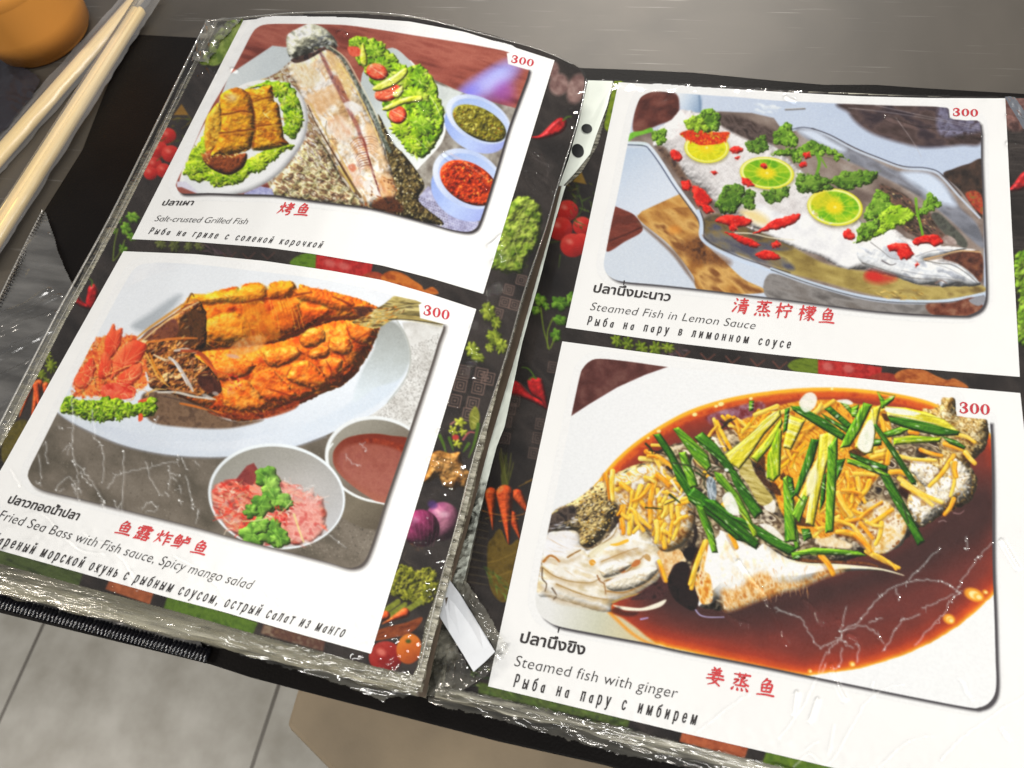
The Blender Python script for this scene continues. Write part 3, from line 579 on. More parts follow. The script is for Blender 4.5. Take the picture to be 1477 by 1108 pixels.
def shred(c, x, y, x2, y2, w, seed, cols=None):
    R = random.Random(seed)
    cols = cols if cols and R.random() < .5 else R.choice([((244,160,40), (252,192,60), (255,216,104)), ((250,180,50), (254,204,80), (255,226,130)), ((232,142,34), (248,174,50), (253,200,88)), ((252,196,66), (255,216,100), (255,236,156))])
    an = math.atan2(y2 - y, x2 - x); nx, ny = -math.sin(an), math.cos(an)
    bq = R.uniform(-.11, .11) * math.hypot(x2 - x, y2 - y); bx, by = bq * nx, bq * ny
    mx, my = (x + x2) / 2 + bx, (y + y2) / 2 + by
    sh = .9
    c.line([(x + nx * w * .45, y + ny * w * .45 + .8), (mx + nx * w * .45, my + ny * w * .45 + .8), (x2 + nx * w * .3, y2 + ny * w * .3 + .8)], w, (110,52,14), w * .8, .30, 1.8)
    c.line([(x, y), (mx, my), (x2, y2)], w, NZ(cols, 3, seed, an, 4, 1.7), w * .8, 1, 1.1, rel=(max(1.6, w * .5), .2, .1, 4, .06))
    c.line([(x - nx * w * .2, y - ny * w * .2), (mx - nx * w * .2, my - ny * w * .2)], w * .3, (255,222,120), .6, .55)

def art_ginger():
    c = Canvas(755, 500, 1450, 1035, GR((800,900), (1300,560), [(240,242,244), (250,251,253), (252,253,255)]))
    R = c.rnd
    # brown table corner
    c.fill([(815,612), (832,530), (860,505), (964,529), (930,541), (890,559), (850,583), (824,600)], NZ([(82,46,42), (96,58,54), (112,76,70)], 12, 4), 1.2, False)
    # soy sauce pool: bright rim, then deep brown
    pool = [(852,716), (868,690), (890,664), (920,638), (960,612), (1000,592), (1050,577), (1100,568), (1160,562), (1220,562), (1280,568), (1330,578), (1362,590), (1400,600), (1440,640), (1470,700), (1475,760), (1455,830), (1410,880), (1360,918), (1300,946), (1240,964), (1190,971), (1150,974), (1080,960), (1000,942), (950,930), (912,916), (888,896), (876,880), (880,800)]
    rim = spline(pool, True, 5)
    d = sdist(rim, c.X, c.Y) + (fbm(c.X / 9, c.Y / 9, 4, 2) - .5) * 2.0
    st = np.array([rgb(q) for q in ((246,200,84), (230,146,52), (200,88,38), (152,62,42), (122,58,48), (106,56,51))])
    pos = np.array([0, 2.5, 7, 16, 32, 58.0])
    dd = np.clip(d, 0, 60); col = np.stack([np.interp(dd, pos, st[:, k]) for k in range(3)], -1)
    # the deep part near the fish is almost black
    deep = np.clip(1 - np.abs(sdist(spline([(930,850), (1000,800), (1180,850), (1300,800), (1420,700), (1440,760), (1330,850), (1180,900), (1050,920), (960,900)]), c.X, c.Y) * -1) / 40, 0, 1)
    ins = sdist(spline([(930,850), (1000,790), (1180,830), (1300,780), (1420,690), (1440,760), (1330,830), (1180,884), (1050,905), (960,890)]), c.X, c.Y)
    k = np.clip(0.5 + ins / 40, 0, 1)[..., None] * .8
    col = col * (1 - k) + rgb((62,44,43)) * k
    col = col * (1 + .16 * (fbm(c.X / 22, c.Y / 22, 9, 3)[..., None] - .5))
    al = np.clip(.5 + d / 1.5, 0, 1)[..., None]
    c.img = c.img * (1 - al) + col * al
    # thin rim at the upper left, cream glow at the lower left
    c.line([(852,716), (868,690), (890,664), (920,638), (960,612), (1000,592), (1050,577), (1100,568), (1160,562), (1220,562), (1280,568), (1330,578), (1362,590)], 4, (250,180,50), 4, .9, 2, mid=5)
    c.line([(858,720), (880,688), (910,658), (950,628), (1000,602), (1060,584), (1120,575), (1180,570), (1240,571), (1300,580), (1350,594)], 7, NZ([(206,84,34), (226,116,44), (170,60,30)], 9, 3), 6, .55, 3)
    for x, y, r in ((1040,583,3), (1002,598,2.6), (950,622,2.2), (1083,575,2), (935,632,1.6), (1200,561,1.6), (1033,586,2)): c.ell(x, y, r * 1.4, r, (255,240,170), -.2, 1.4)
    c.fill([(772,862), (800,868), (860,880), (890,888), (910,900), (930,916), (945,932), (900,930), (780,910)], GR((790,890), (930,920), [(236,236,234), (206,206,186), (214,200,160)]), 4)
    c.line([(872,876), (890,894), (912,914), (936,928), (970,938)], 5, (240,150,50), 3, .8, 4)
    for x, y, rx, ry in ((1405,858,15,9), (1411,861,7,5), (1421,854,4,3), (1369,893,9,7), (1371,895,5,4), (1229,958,4.5,4), (1168,968,3,3)):
        c.ell(x, y, rx, ry, (246,170,60), .4, 3, .9); c.ell(x + 1, y + .5, rx * .6, ry * .6, (255,236,170), .4, 2)
    c.fill([(1020,600), (1070,584), (1100,580), (1100,600), (1060,612), (1030,614)], NZ([(110,44,50), (150,110,130), (180,160,180)], 9, 8), 4, True, .85)
    # fish body base
    A = ZO(770, 680, 4.923); B = ZO(920, 560, 4.923); D = ZO(1120, 560, 4.616); E = ZO(1000, 700, 4.616)
    body = A(20,760, 60,620, 100,440, 130,290, 300,200, 420,110, 560,20, 700,-30, 850,-90, 1000,-200) + [(1000,640), (1040,622), (1100,606), (1200,590), (1300,600), (1360,612), (1372,632), (1390,660), (1395,690), (1370,720), (1345,745), (1310,775), (1290,792), (1250,800), (1200,815), (1150,820), (1120,840), (1060,868), (1045,880), (1010,872), (995,820), (960,800), (930,840), (880,850), (820,850), (790,840)]
    c.fill(body, NZ([(44,36,32), (100,88,72), (180,164,136), (84,66,48), (226,214,192), (60,44,34)], 13, 33, .4, 1.5, 1.8), 2, True, 1, 2, rel=(24, .7, 1.5, 16, .1))
    # back skin upper left (dark scales)
    sk = A(100,440, 110,330, 150,280, 300,200, 420,110, 500,70, 620,0, 700,-40, 830,-70, 860,-20, 800,40, 620,80, 600,240, 560,330, 500,450, 400,540, 330,520, 310,430, 200,420)
    c.fill(sk, NZ([(74,64,50), (156,134,92), (212,190,134), (116,98,68)], 5, 14, -.3, 1.4, 2.0), 1.4, rel=(16, .8, 1.6, 4, .25))
    c.dabs(260, A(280,260, 400,150, 500,130, 600,250, 560,340, 500,450, 380,520, 340,430, 300,340), [(44,38,30), (206,176,96), (226,206,150), (70,60,44), (240,230,206), (196,150,60)], (2,4), (1.2,2.2), -.4, .5, (.6,.95))
    c.dabs(90, A(600,10, 830,-70, 860,-20, 760,30, 620,70), [(30,28,26), (150,146,130), (206,206,196), (60,56,50)], (3,7), (1,2), -.4, .4)
    c.fill(A(110,330, 150,290, 260,240, 300,270, 290,330, 220,360, 160,400, 100,430), NZ([(66,56,52), (96,84,76), (44,38,38)], 6, 5), 3)
    c.dabs(26, A(120,400, 200,360, 290,330, 300,390, 200,420), [(236,236,240), (206,206,214), (90,84,90)], (5,10), (1,2.2), -.2, .3)
    c.line(A(100,445, 160,436, 230,436), 1.6, (60,64,80), 1)
    # fish head/jaw: white folds
    hd = A(95,455, 200,425, 310,430, 330,520, 400,560, 520,470, 640,330, 700,420, 740,390, 800,440, 860,520, 900,560, 930,640, 900,740, 860,790, 760,850, 640,910, 560,940, 540,1000, 440,990, 340,960, 240,930, 130,900, 50,890, 20,860, 30,780, 60,640)
    c.fill(hd, NZ([(214,198,164), (246,240,226), (255,254,250), (232,216,184)], 14, 7, .35, 2.2, 1.9), 1.6, True, 1, 1.2, rel=(18, .28, 1.2, 24, .06))
    for q in (A(60,690,140,750,260,790,400,800,470,770), A(160,810,280,860,400,900,520,920), A(500,790,620,750,740,650,780,610), A(520,860,640,870,760,820,860,750), A(480,650,580,610,680,570,745,555), A(390,610,480,530,560,470,590,410), A(100,470,200,460,300,470), A(60,640,140,630,240,640,330,600), A(600,560,700,590,800,560), A(40,800,140,900,300,940,500,980)):
        c.line(q, 7, (176,144,98), 5, .45, 6, mid=9)
    c.fill(A(95,455, 200,430, 300,440, 310,520, 240,590, 140,600, 80,580), (246,246,252), 8, True, .8)
    for q, w, co in ((A(60,680,140,740,260,780,400,790,470,760), 1.4, (190,150,90)), (A(160,800,280,850,400,890,520,910), 1.6, (196,156,96)), (A(500,780,620,740,740,640,780,600), 1.6, (176,120,60)), (A(520,850,640,860,760,810,860,740,900,700), 1.8, (200,146,80)), (A(480,640,580,600,680,560,740,545), 1.2, (206,160,100)), (A(390,600,480,520,560,460,590,400), 1.2, (170,130,70)), (A(450,740,470,780,500,800,510,870), 1.6, (160,100,50)), (A(60,690,60,760,90,800,80,850), 2, (120,100,80)), (A(560,930,660,890,780,860,900,800), 2.4, (222,182,110)), (A(130,830,160,880,140,910), 2, (130,110,90)), (A(70,640,110,600,150,610,180,640), 3, (206,130,50)), (A(240,610,290,580,330,560), 2.2, (170,120,60))):
        c.line(q, w * 1.3, tuple(v * .82 for v in co), w * .8, .9, 1.4)
    c.fill(A(600,700, 620,680, 650,690, 645,715, 620,722), (196,110,50), 1.5); c.fill(A(690,670, 720,630, 755,632, 750,660, 710,680), (190,120,70), 1.5); c.fill(A(780,610, 800,585, 830,610, 820,640), (196,160,110), 1.5)
    for q in (A(470,680,560,640,690,660,620,720,540,750,490,750), A(510,800,620,730,760,690,860,680,880,710,800,790,680,840,560,850)):
        c.fill(q, NZ([(228,216,190), (246,240,226), (236,226,206)], 6, 4), 2, True, .85, rel=(9, .7, 1, 6, .15))
    c.fill(A(390,590, 430,540, 520,500, 600,460, 640,480, 560,520, 480,560, 420,610), (246,238,206), 2, True, .8)
    c.fill(A(540,520, 600,505, 660,480, 670,500, 590,530), (246,190,70), 1.4)
    c.fill(A(390,640, 420,625, 440,650, 410,670), (226,160,60), 1.6)
    c.fill(A(880,570, 960,540, 1040,560, 1080,640, 1000,660, 960,740, 930,800, 890,700, 900,640), NZ([(206,150,90), (236,200,150), (246,226,190)], 6, 5), 2)
    c.dabs(130, hd, [(206,176,130), (255,255,252), (190,150,100), (232,212,176), (246,236,214)], (6,18), (.8,1.8), .35, .35, (.15,.5))
    # dark gaps
    c.fill(A(760,860, 860,790, 960,800, 940,860, 900,900, 780,910, 690,910), NZ([(60,36,36), (84,54,54), (44,28,28)], 8, 5), 2)
    c.fill(A(960,740, 1010,660, 1060,640, 1100,670, 1120,760, 1100,830, 1160,860, 1170,930, 1130,990, 1020,930, 970,860, 950,790), NZ([(22,18,18), (40,28,28), (30,22,24)], 6, 5), 2)
    c.fill(A(1060,580, 1080,545, 1130,535, 1165,560, 1160,610, 1120,635, 1080,620), (24,20,22), 1.6)
    c.line(A(1140,390, 1150,450, 1130,530), 6, (30,22,20), 5, .9, 2)
    c.fill(A(560,950, 640,960, 760,970, 860,940, 940,910, 900,960, 780,990, 640,985), (252,246,226), 2); c.fill(A(540,990, 600,960, 640,990, 740,1000, 700,1030, 600,1020), (40,26,26), 4, True, .6)
    # belly (white, right of the gap)
    bl = E(60,470, 100,400, 170,330, 180,300, 250,330, 330,380, 420,420, 470,390, 560,450, 660,500, 760,520, 900,525, 1060,535, 1250,555, 1405,600, 1260,570, 1060,570, 950,590, 860,620, 780,655, 700,690, 600,710, 520,740, 400,780, 300,820, 210,830, 200,770, 160,760, 120,790, 40,810, 40,760, 70,660, 60,560)
    c.fill(bl, NZ([(240,220,182), (255,252,244), (255,255,252), (246,232,204)], 10, 9, 1.2, 1.8, 1.8), 1.6, rel=(26, .45, .8, 16, .06))
    c.fill(E(190,700, 300,690, 400,600, 480,580, 560,640, 700,640, 780,620, 860,560, 1000,570, 860,620, 780,655, 700,690, 600,710, 520,740, 400,780, 300,820, 210,830), NZ([(190,120,50), (226,170,100), (246,220,176), (206,140,70)], 6, 10, 1.2, 1.6, 2.0), 9, True, .85)
    for i in range(90):
        x = R.uniform(1045, 1165); y = R.uniform(826, 868) - (x - 1045) * .12
        c.line([(x, y), (x + R.uniform(-2, 3), y + R.uniform(4, 10))], 1.2, R.choice([(214,150,80), (250,236,206), (196,120,50), (240,206,150)]), .7, .5)
    c.fill(E(10,650, 40,560, 80,400, 100,380, 90,470, 70,560, 110,600, 130,700, 120,780, 60,790, 30,740), NZ([(206,130,50), (240,190,110), (250,230,190), (180,100,40)], 5, 11, 1.4, 2), 2)
    c.line(E(640,500, 760,525, 900,530, 1060,540, 1250,560, 1400,600), 3, (250,244,214), 1, .95, 1.4, mid=4)
    c.line(E(690,495, 800,505, 1000,512, 1150,520, 1240,545), 5, NZ([(96,56,28), (150,96,50), (60,36,24)], 4, 6), 2, .9, 2)
    # right flesh pieces and tail
    tl = D(970,160, 1040,140, 1090,110, 1110,65, 1190,70, 1210,180, 1380,200, 1410,250, 1410,330, 1390,400, 1330,460, 1290,510, 1330,590, 1330,680, 1280,760, 1180,810, 1080,860, 980,920, 940,900, 880,820, 870,740, 900,680, 880,600, 900,480, 1000,460, 1100,440)
    c.fill(tl, NZ([(112,86,44), (176,146,90), (214,196,150), (140,110,64), (232,216,176)], 7, 17, .6, 1.5, 2.2), 1.6, True, 1, 1.5, rel=(20, .7, 1.0, 8, .12))
    c.dabs(170, D(1000,170, 1110,80, 1190,80, 1200,190, 1380,210, 1400,330, 1320,440, 1230,380, 1200,280), [(96,76,40), (226,206,150), (70,60,36), (196,166,110), (240,226,190), (176,130,60)], (2,5), (1,2.2), .5, .8, (.4,.85))
    c.fill(D(900,500, 960,480, 1080,540, 1130,600, 1180,470, 1260,520, 1300,600, 1300,680, 1240,740, 1160,780, 1060,850, 970,910, 900,830, 880,780, 900,720, 1000,700, 940,600, 900,560), NZ([(214,200,170), (250,246,236), (238,224,196), (252,250,246), (190,160,110)], 9, 18, .8, 1.4, 1.9), 2, True, 1, 2, rel=(16, .6, 1.2, 9, .1))
    c.dabs(150, D(900,500, 1080,540, 1300,560, 1300,690, 1160,790, 970,910, 890,800, 990,700), [(255,254,250), (180,150,110), (120,96,80), (240,230,206), (206,176,120)], (2,5), (1,2.4), .6, 1, (.3,.8))
    c.dabs(50, D(1180,640, 1320,600, 1320,690, 1200,790, 1090,850), [(190,140,60), (226,190,110), (150,100,40)], (2,5), (1,2), 0, 3, (.4,.8))
    fl = D(640,900, 700,760, 800,830, 860,920, 850,1010, 790,1070, 700,1105, 620,1108, 640,1000)
    c.fill(fl, NZ([(226,190,130), (252,240,214), (255,250,240), (206,160,96)], 9, 19), 2, True, 1, 2, rel=(16, .6, 1.2, 10, .1))
    c.fill(D(560,780, 700,740, 840,860, 860,960, 760,1080, 640,1100, 520,1000, 480,900), NZ([(196,136,60), (240,206,140), (255,246,226), (150,90,40)], 8, 20), 3, True, .85)
    c.fill(D(260,1000, 340,980, 430,1010, 500,1040, 480,1070, 380,1060, 300,1050), NZ([(226,196,150), (250,240,214)], 6, 20), 3)
    c.fill(D(850,650, 880,680, 870,740, 840,720, 810,680), (50,28,20), 3)
    # ground of the garnish: tangled ginger colours
    gn = D(-260,240, -100,170, 40,110, 200,80, 400,80, 560,110, 700,130, 760,250, 760,420, 700,560, 620,660, 500,850, 400,960, 280,1000, 150,960, 30,820, -60,560, -200,440)
    c.fill(gn, NZ([(176,104,30), (236,160,44), (250,196,74), (214,130,34), (254,222,120)], 5, 23, 1.0, 3.0, 2.1, 3, 0, 1.5), 3, True, .97)
    c.fill(A(500,40, 620,20, 860,-60, 1000,40, 1100,220, 1150,330, 1100,480, 1000,560, 900,560, 820,440, 720,400, 640,300, 560,200), NZ([(150,100,50), (226,180,110), (246,236,214), (206,150,70), (250,246,236)], 9, 24, .6, 1.8, 1.8), 3, True, .92, rel=(16, .6, 1.4, 12, .1))
    for q in (A(930,150, 990,150, 1080,190, 1040,230, 950,190), A(700,80,780,60,760,130,700,120), E(220,150, 270,130, 320,170, 300,200, 230,190), E(470,110,540,100,540,180,480,160), E(440,260,520,270,600,350,590,370,500,310)):
        c.fill(q, NZ([(255,253,248), (236,226,206)], 4, 9), 1.6)
    c.dabs(60, A(660,70, 820,60, 840,150, 1080,200, 1000,300, 900,260), [(50,46,40), (250,250,250), (206,200,190)], (2,4), (1.2,2.2), 0, 3)
    # ginger shreds: left heap, top and right heap
    G = [A(510,20,540,190), A(560,0,560,200), A(590,130,680,80), A(620,90,790,250), A(700,150,660,330), A(760,110,720,250), A(800,60,880,20), A(860,70,830,360), A(880,130,850,450), A(820,100,760,180), A(920,30,1030,120), A(880,30,960,100), A(700,270,830,400), A(720,300,780,420), A(900,200,910,330), A(1080,200,900,240), A(1050,230,960,500), A(1020,260,990,480), A(900,330,930,540), A(930,380,900,480), A(690,320,680,440), A(640,250,620,400), A(870,360,870,500), A(960,260,900,330), A(1220,500,1120,830), A(1180,600,1110,800), A(890,640,940,780), A(1340,250,1380,190), A(1400,450,1440,540)]
    for i, (p, q) in enumerate(G): shred(c, p[0], p[1], q[0], q[1], R.uniform(6, 9.5), i + 300)
    for i in range(28):
        x = R.uniform(880, 985); y = R.uniform(688, 780); an = R.choice([1.2, 1.6, .5, -.5, 2.0]) + R.uniform(-.3, .3); L = R.uniform(10, 20)
        if i % 2: shred(c, x, y, x + math.cos(an) * L, y + math.sin(an) * L, R.uniform(4.5, 7.5), i + 400)
    H = [B(20,500,180,530), B(60,450,240,560), B(540,220,620,440), B(600,200,740,350), B(560,240,660,430), B(640,200,800,260), B(700,220,800,300), B(860,160,760,330), B(990,130,830,190), B(1080,150,930,180), B(700,440,900,200), B(1060,300,1040,420), B(1180,220,1080,440), B(1140,240,1040,420), B(1200,430,1020,560), B(1180,400,1090,560), B(1270,170,1390,90), B(1250,180,1300,120)]
    for i, (p, q) in enumerate(H): shred(c, p[0], p[1], q[0], q[1], R.uniform(4, 8), i + 500, ((226,140,16), (250,190,40), (255,220,90)))
    for i in range(170):
        x = R.uniform(1010, 1290); y = R.uniform(590, 800)
        if not inside(np.array(gn), x, y): continue
        an = R.choice([-.9, -.6, 2.4, 1.3, .6, -.2]) + R.uniform(-.4, .4); L = R.uniform(9, 24)
        shred(c, x, y, x + math.cos(an) * L, y + math.sin(an) * L, R.uniform(3.2, 6.6), i + 600, R.choice([((224,130,20), (246,176,40), (252,206,80)), ((240,164,30), (252,204,64), (255,230,120)), ((196,112,24), (230,150,36), (244,184,70))]))
    for i in range(64):
        x, y = (R.uniform(925, 1010), R.uniform(640, 740)) if i % 3 else (R.uniform(1000, 1070), R.uniform(600, 690))
        an = R.choice([.9, -.7, 1.9, .3, 2.5]) + R.uniform(-.3, .3); L = R.uniform(12, 24)
        if i % 5 == 0: shred(c, x, y, x + math.cos(an) * L, y + math.sin(an) * L, R.uniform(4, 7), i + 1300)
        elif i % 5 < 3: c.line([(x, y), (x + math.cos(an) * L * .6 + R.uniform(-3, 3), y + math.sin(an) * L * .6), (x + math.cos(an) * L, y + math.sin(an) * L)], R.uniform(2, 5), R.choice([(40,34,30), (28,50,18), (250,246,236), (60,48,36), (236,222,196)]), 1.5, .85, 1.4)
    K = [D(640,460,800,430), D(800,450,1060,480), D(960,410,1100,450), D(760,400,740,500), D(1120,370,1240,410), D(1180,450,1100,560), D(1160,480,1020,650), D(1170,500,1160,720), D(1190,500,1200,590), D(1260,430,1320,500), D(820,600,1100,760), D(840,640,1040,780), D(1180,740,1120,840), D(760,560,880,580), D(470,560,480,680), D(520,570,650,580), D(540,600,590,760), D(620,620,560,720), D(410,700,500,850), D(440,680,560,700), D(380,910,560,870), D(560,860,700,760), D(640,900,770,810), D(700,900,660,1040), D(560,900,640,1000), D(440,960,620,1060), D(600,890,700,920), D(1200,310,1320,360), D(890,290,940,300), D(700,200,720,280)]
    for i, (p, q) in enumerate(K): shred(c, p[0], p[1], q[0], q[1], R.uniform(5, 8.5), i + 900)
    for q, w in ((E(940,230,1060,270,1200,460), 6), (E(1150,440,1260,500,1370,550), 6), (E(1210,460,1300,510,1350,560), 5), (E(960,310,1080,330,1180,440), 7)):
        for (a, b), (x, y) in zip(q[:-1], q[1:]): shred(c, a, b, x, y, w, int(a))
    shred(c, *E(850,470)[0], *E(930,590)[0], 9, 77, ((240,180,40), (252,214,80), (255,236,140)))
    # dark accents under the green
    for q in (B(1030,600, 1010,640, 1040,660, 1100,700, 1060,640), B(830,560, 900,480, 910,640, 980,680, 1020,760, 960,740, 860,640), D(480,420, 560,400, 600,440, 520,460), D(700,170, 760,180, 800,210, 730,220), B(1100,760, 1160,900, 1260,980, 1100,960, 1120,860)):
        c.fill(q, NZ([(40,22,16), (80,44,20), (26,18,14)], 4, 7), 2, True, .85)
    # purple-grey fish bone behind and cucumber-like cut stem
    c.fill(B(790,500, 830,600, 900,700, 960,790, 870,830, 780,680, 720,590), NZ([(150,134,70), (196,180,110), (220,206,150)], 3, 5, .3, 4), 1.6)
    DG = [(34,78,16), (58,112,26), (94,146,42)]; MG = [(66,118,24), (110,160,38), (152,192,68)]; LG = [(110,150,24), (170,196,40), (214,224,90)]; YL = [(206,196,50), (240,226,90), (250,244,170)]
    c.fill(B(490,640, 540,640, 560,740, 540,820, 500,780), NZ([(96,110,120), (196,206,214), (60,66,70)], 4, 6, 1.4, 3), 1.4)
    pieces = [
      (B(620,470, 800,330, 920,200, 1010,150, 1020,200, 900,330, 800,480, 720,580, 660,540), YL), (B(800,490, 900,380, 1020,210, 1030,250, 960,400, 850,530), LG),
      (B(1000,280, 1025,300, 1010,620, 965,665, 915,640, 920,480), LG), (B(1080,190, 1190,230, 1090,440, 1030,420), YL),
      (B(1045,150, 1080,140, 1060,300, 1030,320), DG), (B(790,90, 825,90, 820,160, 790,165), MG),
      (B(110,330, 160,320, 250,450, 330,600, 440,800, 560,940, 480,900, 360,780, 280,660, 220,500), DG),
      (B(250,290, 290,275, 400,370, 500,480, 525,560, 490,590, 400,500, 320,390), MG), (B(290,460, 340,450, 400,600, 430,700, 370,710, 330,600), MG),
      (B(400,350, 460,310, 560,400, 680,560, 700,620, 640,600, 560,500, 440,400), DG), (B(640,560, 700,590, 760,690, 890,880, 830,930, 760,820, 680,680), DG),
      (B(540,590, 600,610, 720,760, 790,890, 850,1050, 820,1060, 770,940, 680,780, 560,660), MG),
      (B(350,760, 400,700, 480,760, 620,900, 860,1080, 840,1110, 700,1080, 520,920, 360,800), DG),
      (B(410,830, 450,840, 520,960, 560,1110, 520,1110, 460,980), MG),
      (E(20,130, 70,150, 130,300, 165,450, 125,450, 80,300), MG),
      (E(60,90, 150,100, 300,230, 440,390, 420,430, 330,370, 200,250, 60,140), DG), (E(230,200, 330,220, 480,300, 640,400, 700,420, 640,470, 500,390, 380,310), DG),
      (E(220,50, 270,100, 340,190, 420,300, 430,345, 400,345, 350,240, 260,130), LG),
      (E(600,0, 640,0, 660,200, 640,380, 610,380), DG), (E(630,130, 660,120, 700,330, 710,420, 680,430, 650,300), MG),
      (B(1030,640, 1060,620, 1110,800, 1130,1090, 1060,1090, 1040,860), MG), (B(1060,620, 1100,640, 1120,760, 1090,800), DG),
      (B(1230,360, 1290,365, 1250,520, 1140,760, 1100,770, 1180,520), DG), (B(1290,330, 1400,305, 1420,330, 1340,560, 1290,780, 1250,985, 1190,960, 1220,760, 1150,880, 1090,900, 1200,660, 1280,480), YL), (B(1090,900, 1130,820, 1180,760, 1210,780, 1170,900, 1150,960), MG),
      (B(1350,420, 1420,330, 1420,480, 1390,1020, 1330,1030, 1340,700), MG), (B(1320,620, 1340,600, 1330,800, 1290,880, 1300,740), DG), (B(1160,1000, 1220,1000, 1240,1060, 1180,1090), DG),
      (D(95,120, 160,120, 330,210, 460,310, 440,350, 300,270, 110,150), DG), (D(320,140, 360,120, 500,240, 540,260, 470,270), DG), (D(420,90, 460,90, 530,170, 500,180), MG), (D(300,170, 480,270, 470,300, 330,210), DG), (D(500,130, 550,110, 540,200, 500,190), MG),
      (D(400,480, 460,470, 430,560, 400,620), DG), (D(640,340, 700,340, 700,380, 640,390), DG),
      (D(580,95, 640,110, 560,280, 490,390, 420,400, 470,290), MG), (D(640,130, 700,110, 680,190, 660,300, 640,430, 590,440, 520,390, 560,300), YL),
      (D(670,25, 690,40, 720,80, 790,50, 780,80, 730,120, 700,140, 690,90), MG), (D(720,120, 860,130, 1000,160, 1120,210, 1220,290, 1200,310, 1050,250, 850,210, 740,190), YL), (D(740,190, 850,200, 1000,230, 1220,290, 1210,315, 1080,320, 900,280, 760,230), DG),
      (D(700,300, 820,260, 890,270, 830,310, 740,330), MG), (D(780,330, 900,315, 1100,330, 1090,360, 900,370, 780,380), LG), (D(1100,320, 1200,350, 1260,390, 1250,410, 1150,370), DG),
      (D(640,240, 670,240, 800,420, 930,620, 930,645, 900,640, 780,460, 660,280), DG),
      (D(470,470, 600,490, 740,570, 720,590, 560,530, 470,500), MG), (D(490,430, 600,470, 740,520, 740,560, 600,510, 490,460), DG),
      (D(690,580, 750,570, 830,720, 900,850, 990,1020, 940,1050, 880,930, 780,760), DG),
      (E(650,450, 800,415, 950,425, 1100,440, 1160,470, 1100,475, 950,465, 800,460, 660,485), MG),
      (E(700,460, 720,470, 700,500, 660,490), DG)]
    for i, (p, cols) in enumerate(pieces): onion(c, p, cols, 6, i + 40)
    # white onion ends
    for q in (D(150,100, 190,40, 240,30, 270,70, 250,130, 190,160), D(560,300, 620,210, 650,260, 640,380, 600,430, 540,390), D(730,130, 850,140, 960,170, 860,180, 740,160), D(400,85, 470,75, 510,100, 480,110), B(600,780, 660,740, 720,880, 640,880) ):
        c.fill(q, NZ([(230,236,220), (255,255,250), (250,250,240)], 5, 3), 2, True, .92)
    c.fill(B(1200,620, 1260,560, 1280,640, 1230,760, 1200,740), (252,248,226), 5, True, .7)
    for q in (B(250,530, 400,560, 480,610, 560,560, 640,590), B(480,610, 470,680, 490,720), B(1120,750, 1170,800), D(620,500, 660,560, 740,590), D(840,770, 880,900)):
        c.line(q, 2.6, (50,56,40), 2, .8, 1.6)
    c.ell(*B(630,580)[0], 3.2, 2.4, (240,246,240), 0, 1.4); c.ell(*D(655,522)[0], 5, 1.6, (230,236,232), .2, 1.4)
    # glints in the sauce
    c.line(A(1150,985, 1180,1020, 1240,1035, 1350,1035), 2.4, (176,170,206), 1.6, .9); c.line(A(760,1050, 810,1040), 3, (176,160,206), 2, .9)
    c.line(D(1180,830, 1220,836, 1250,815), 2.4, (150,120,120), 1.4, .8); c.line(D(1080,890, 1110,880, 1130,890), 2, (150,130,130), 1.4, .8)
    c.frame(FR_GINGER, None, (62,58,62), (5.5, 5.5), 5, dark=.92)
    c.fill([(1378,576), (1386,579), (1431,583), (1434,604), (1415,604), (1380,600)], (252,252,252), 1.2, False)
    return c

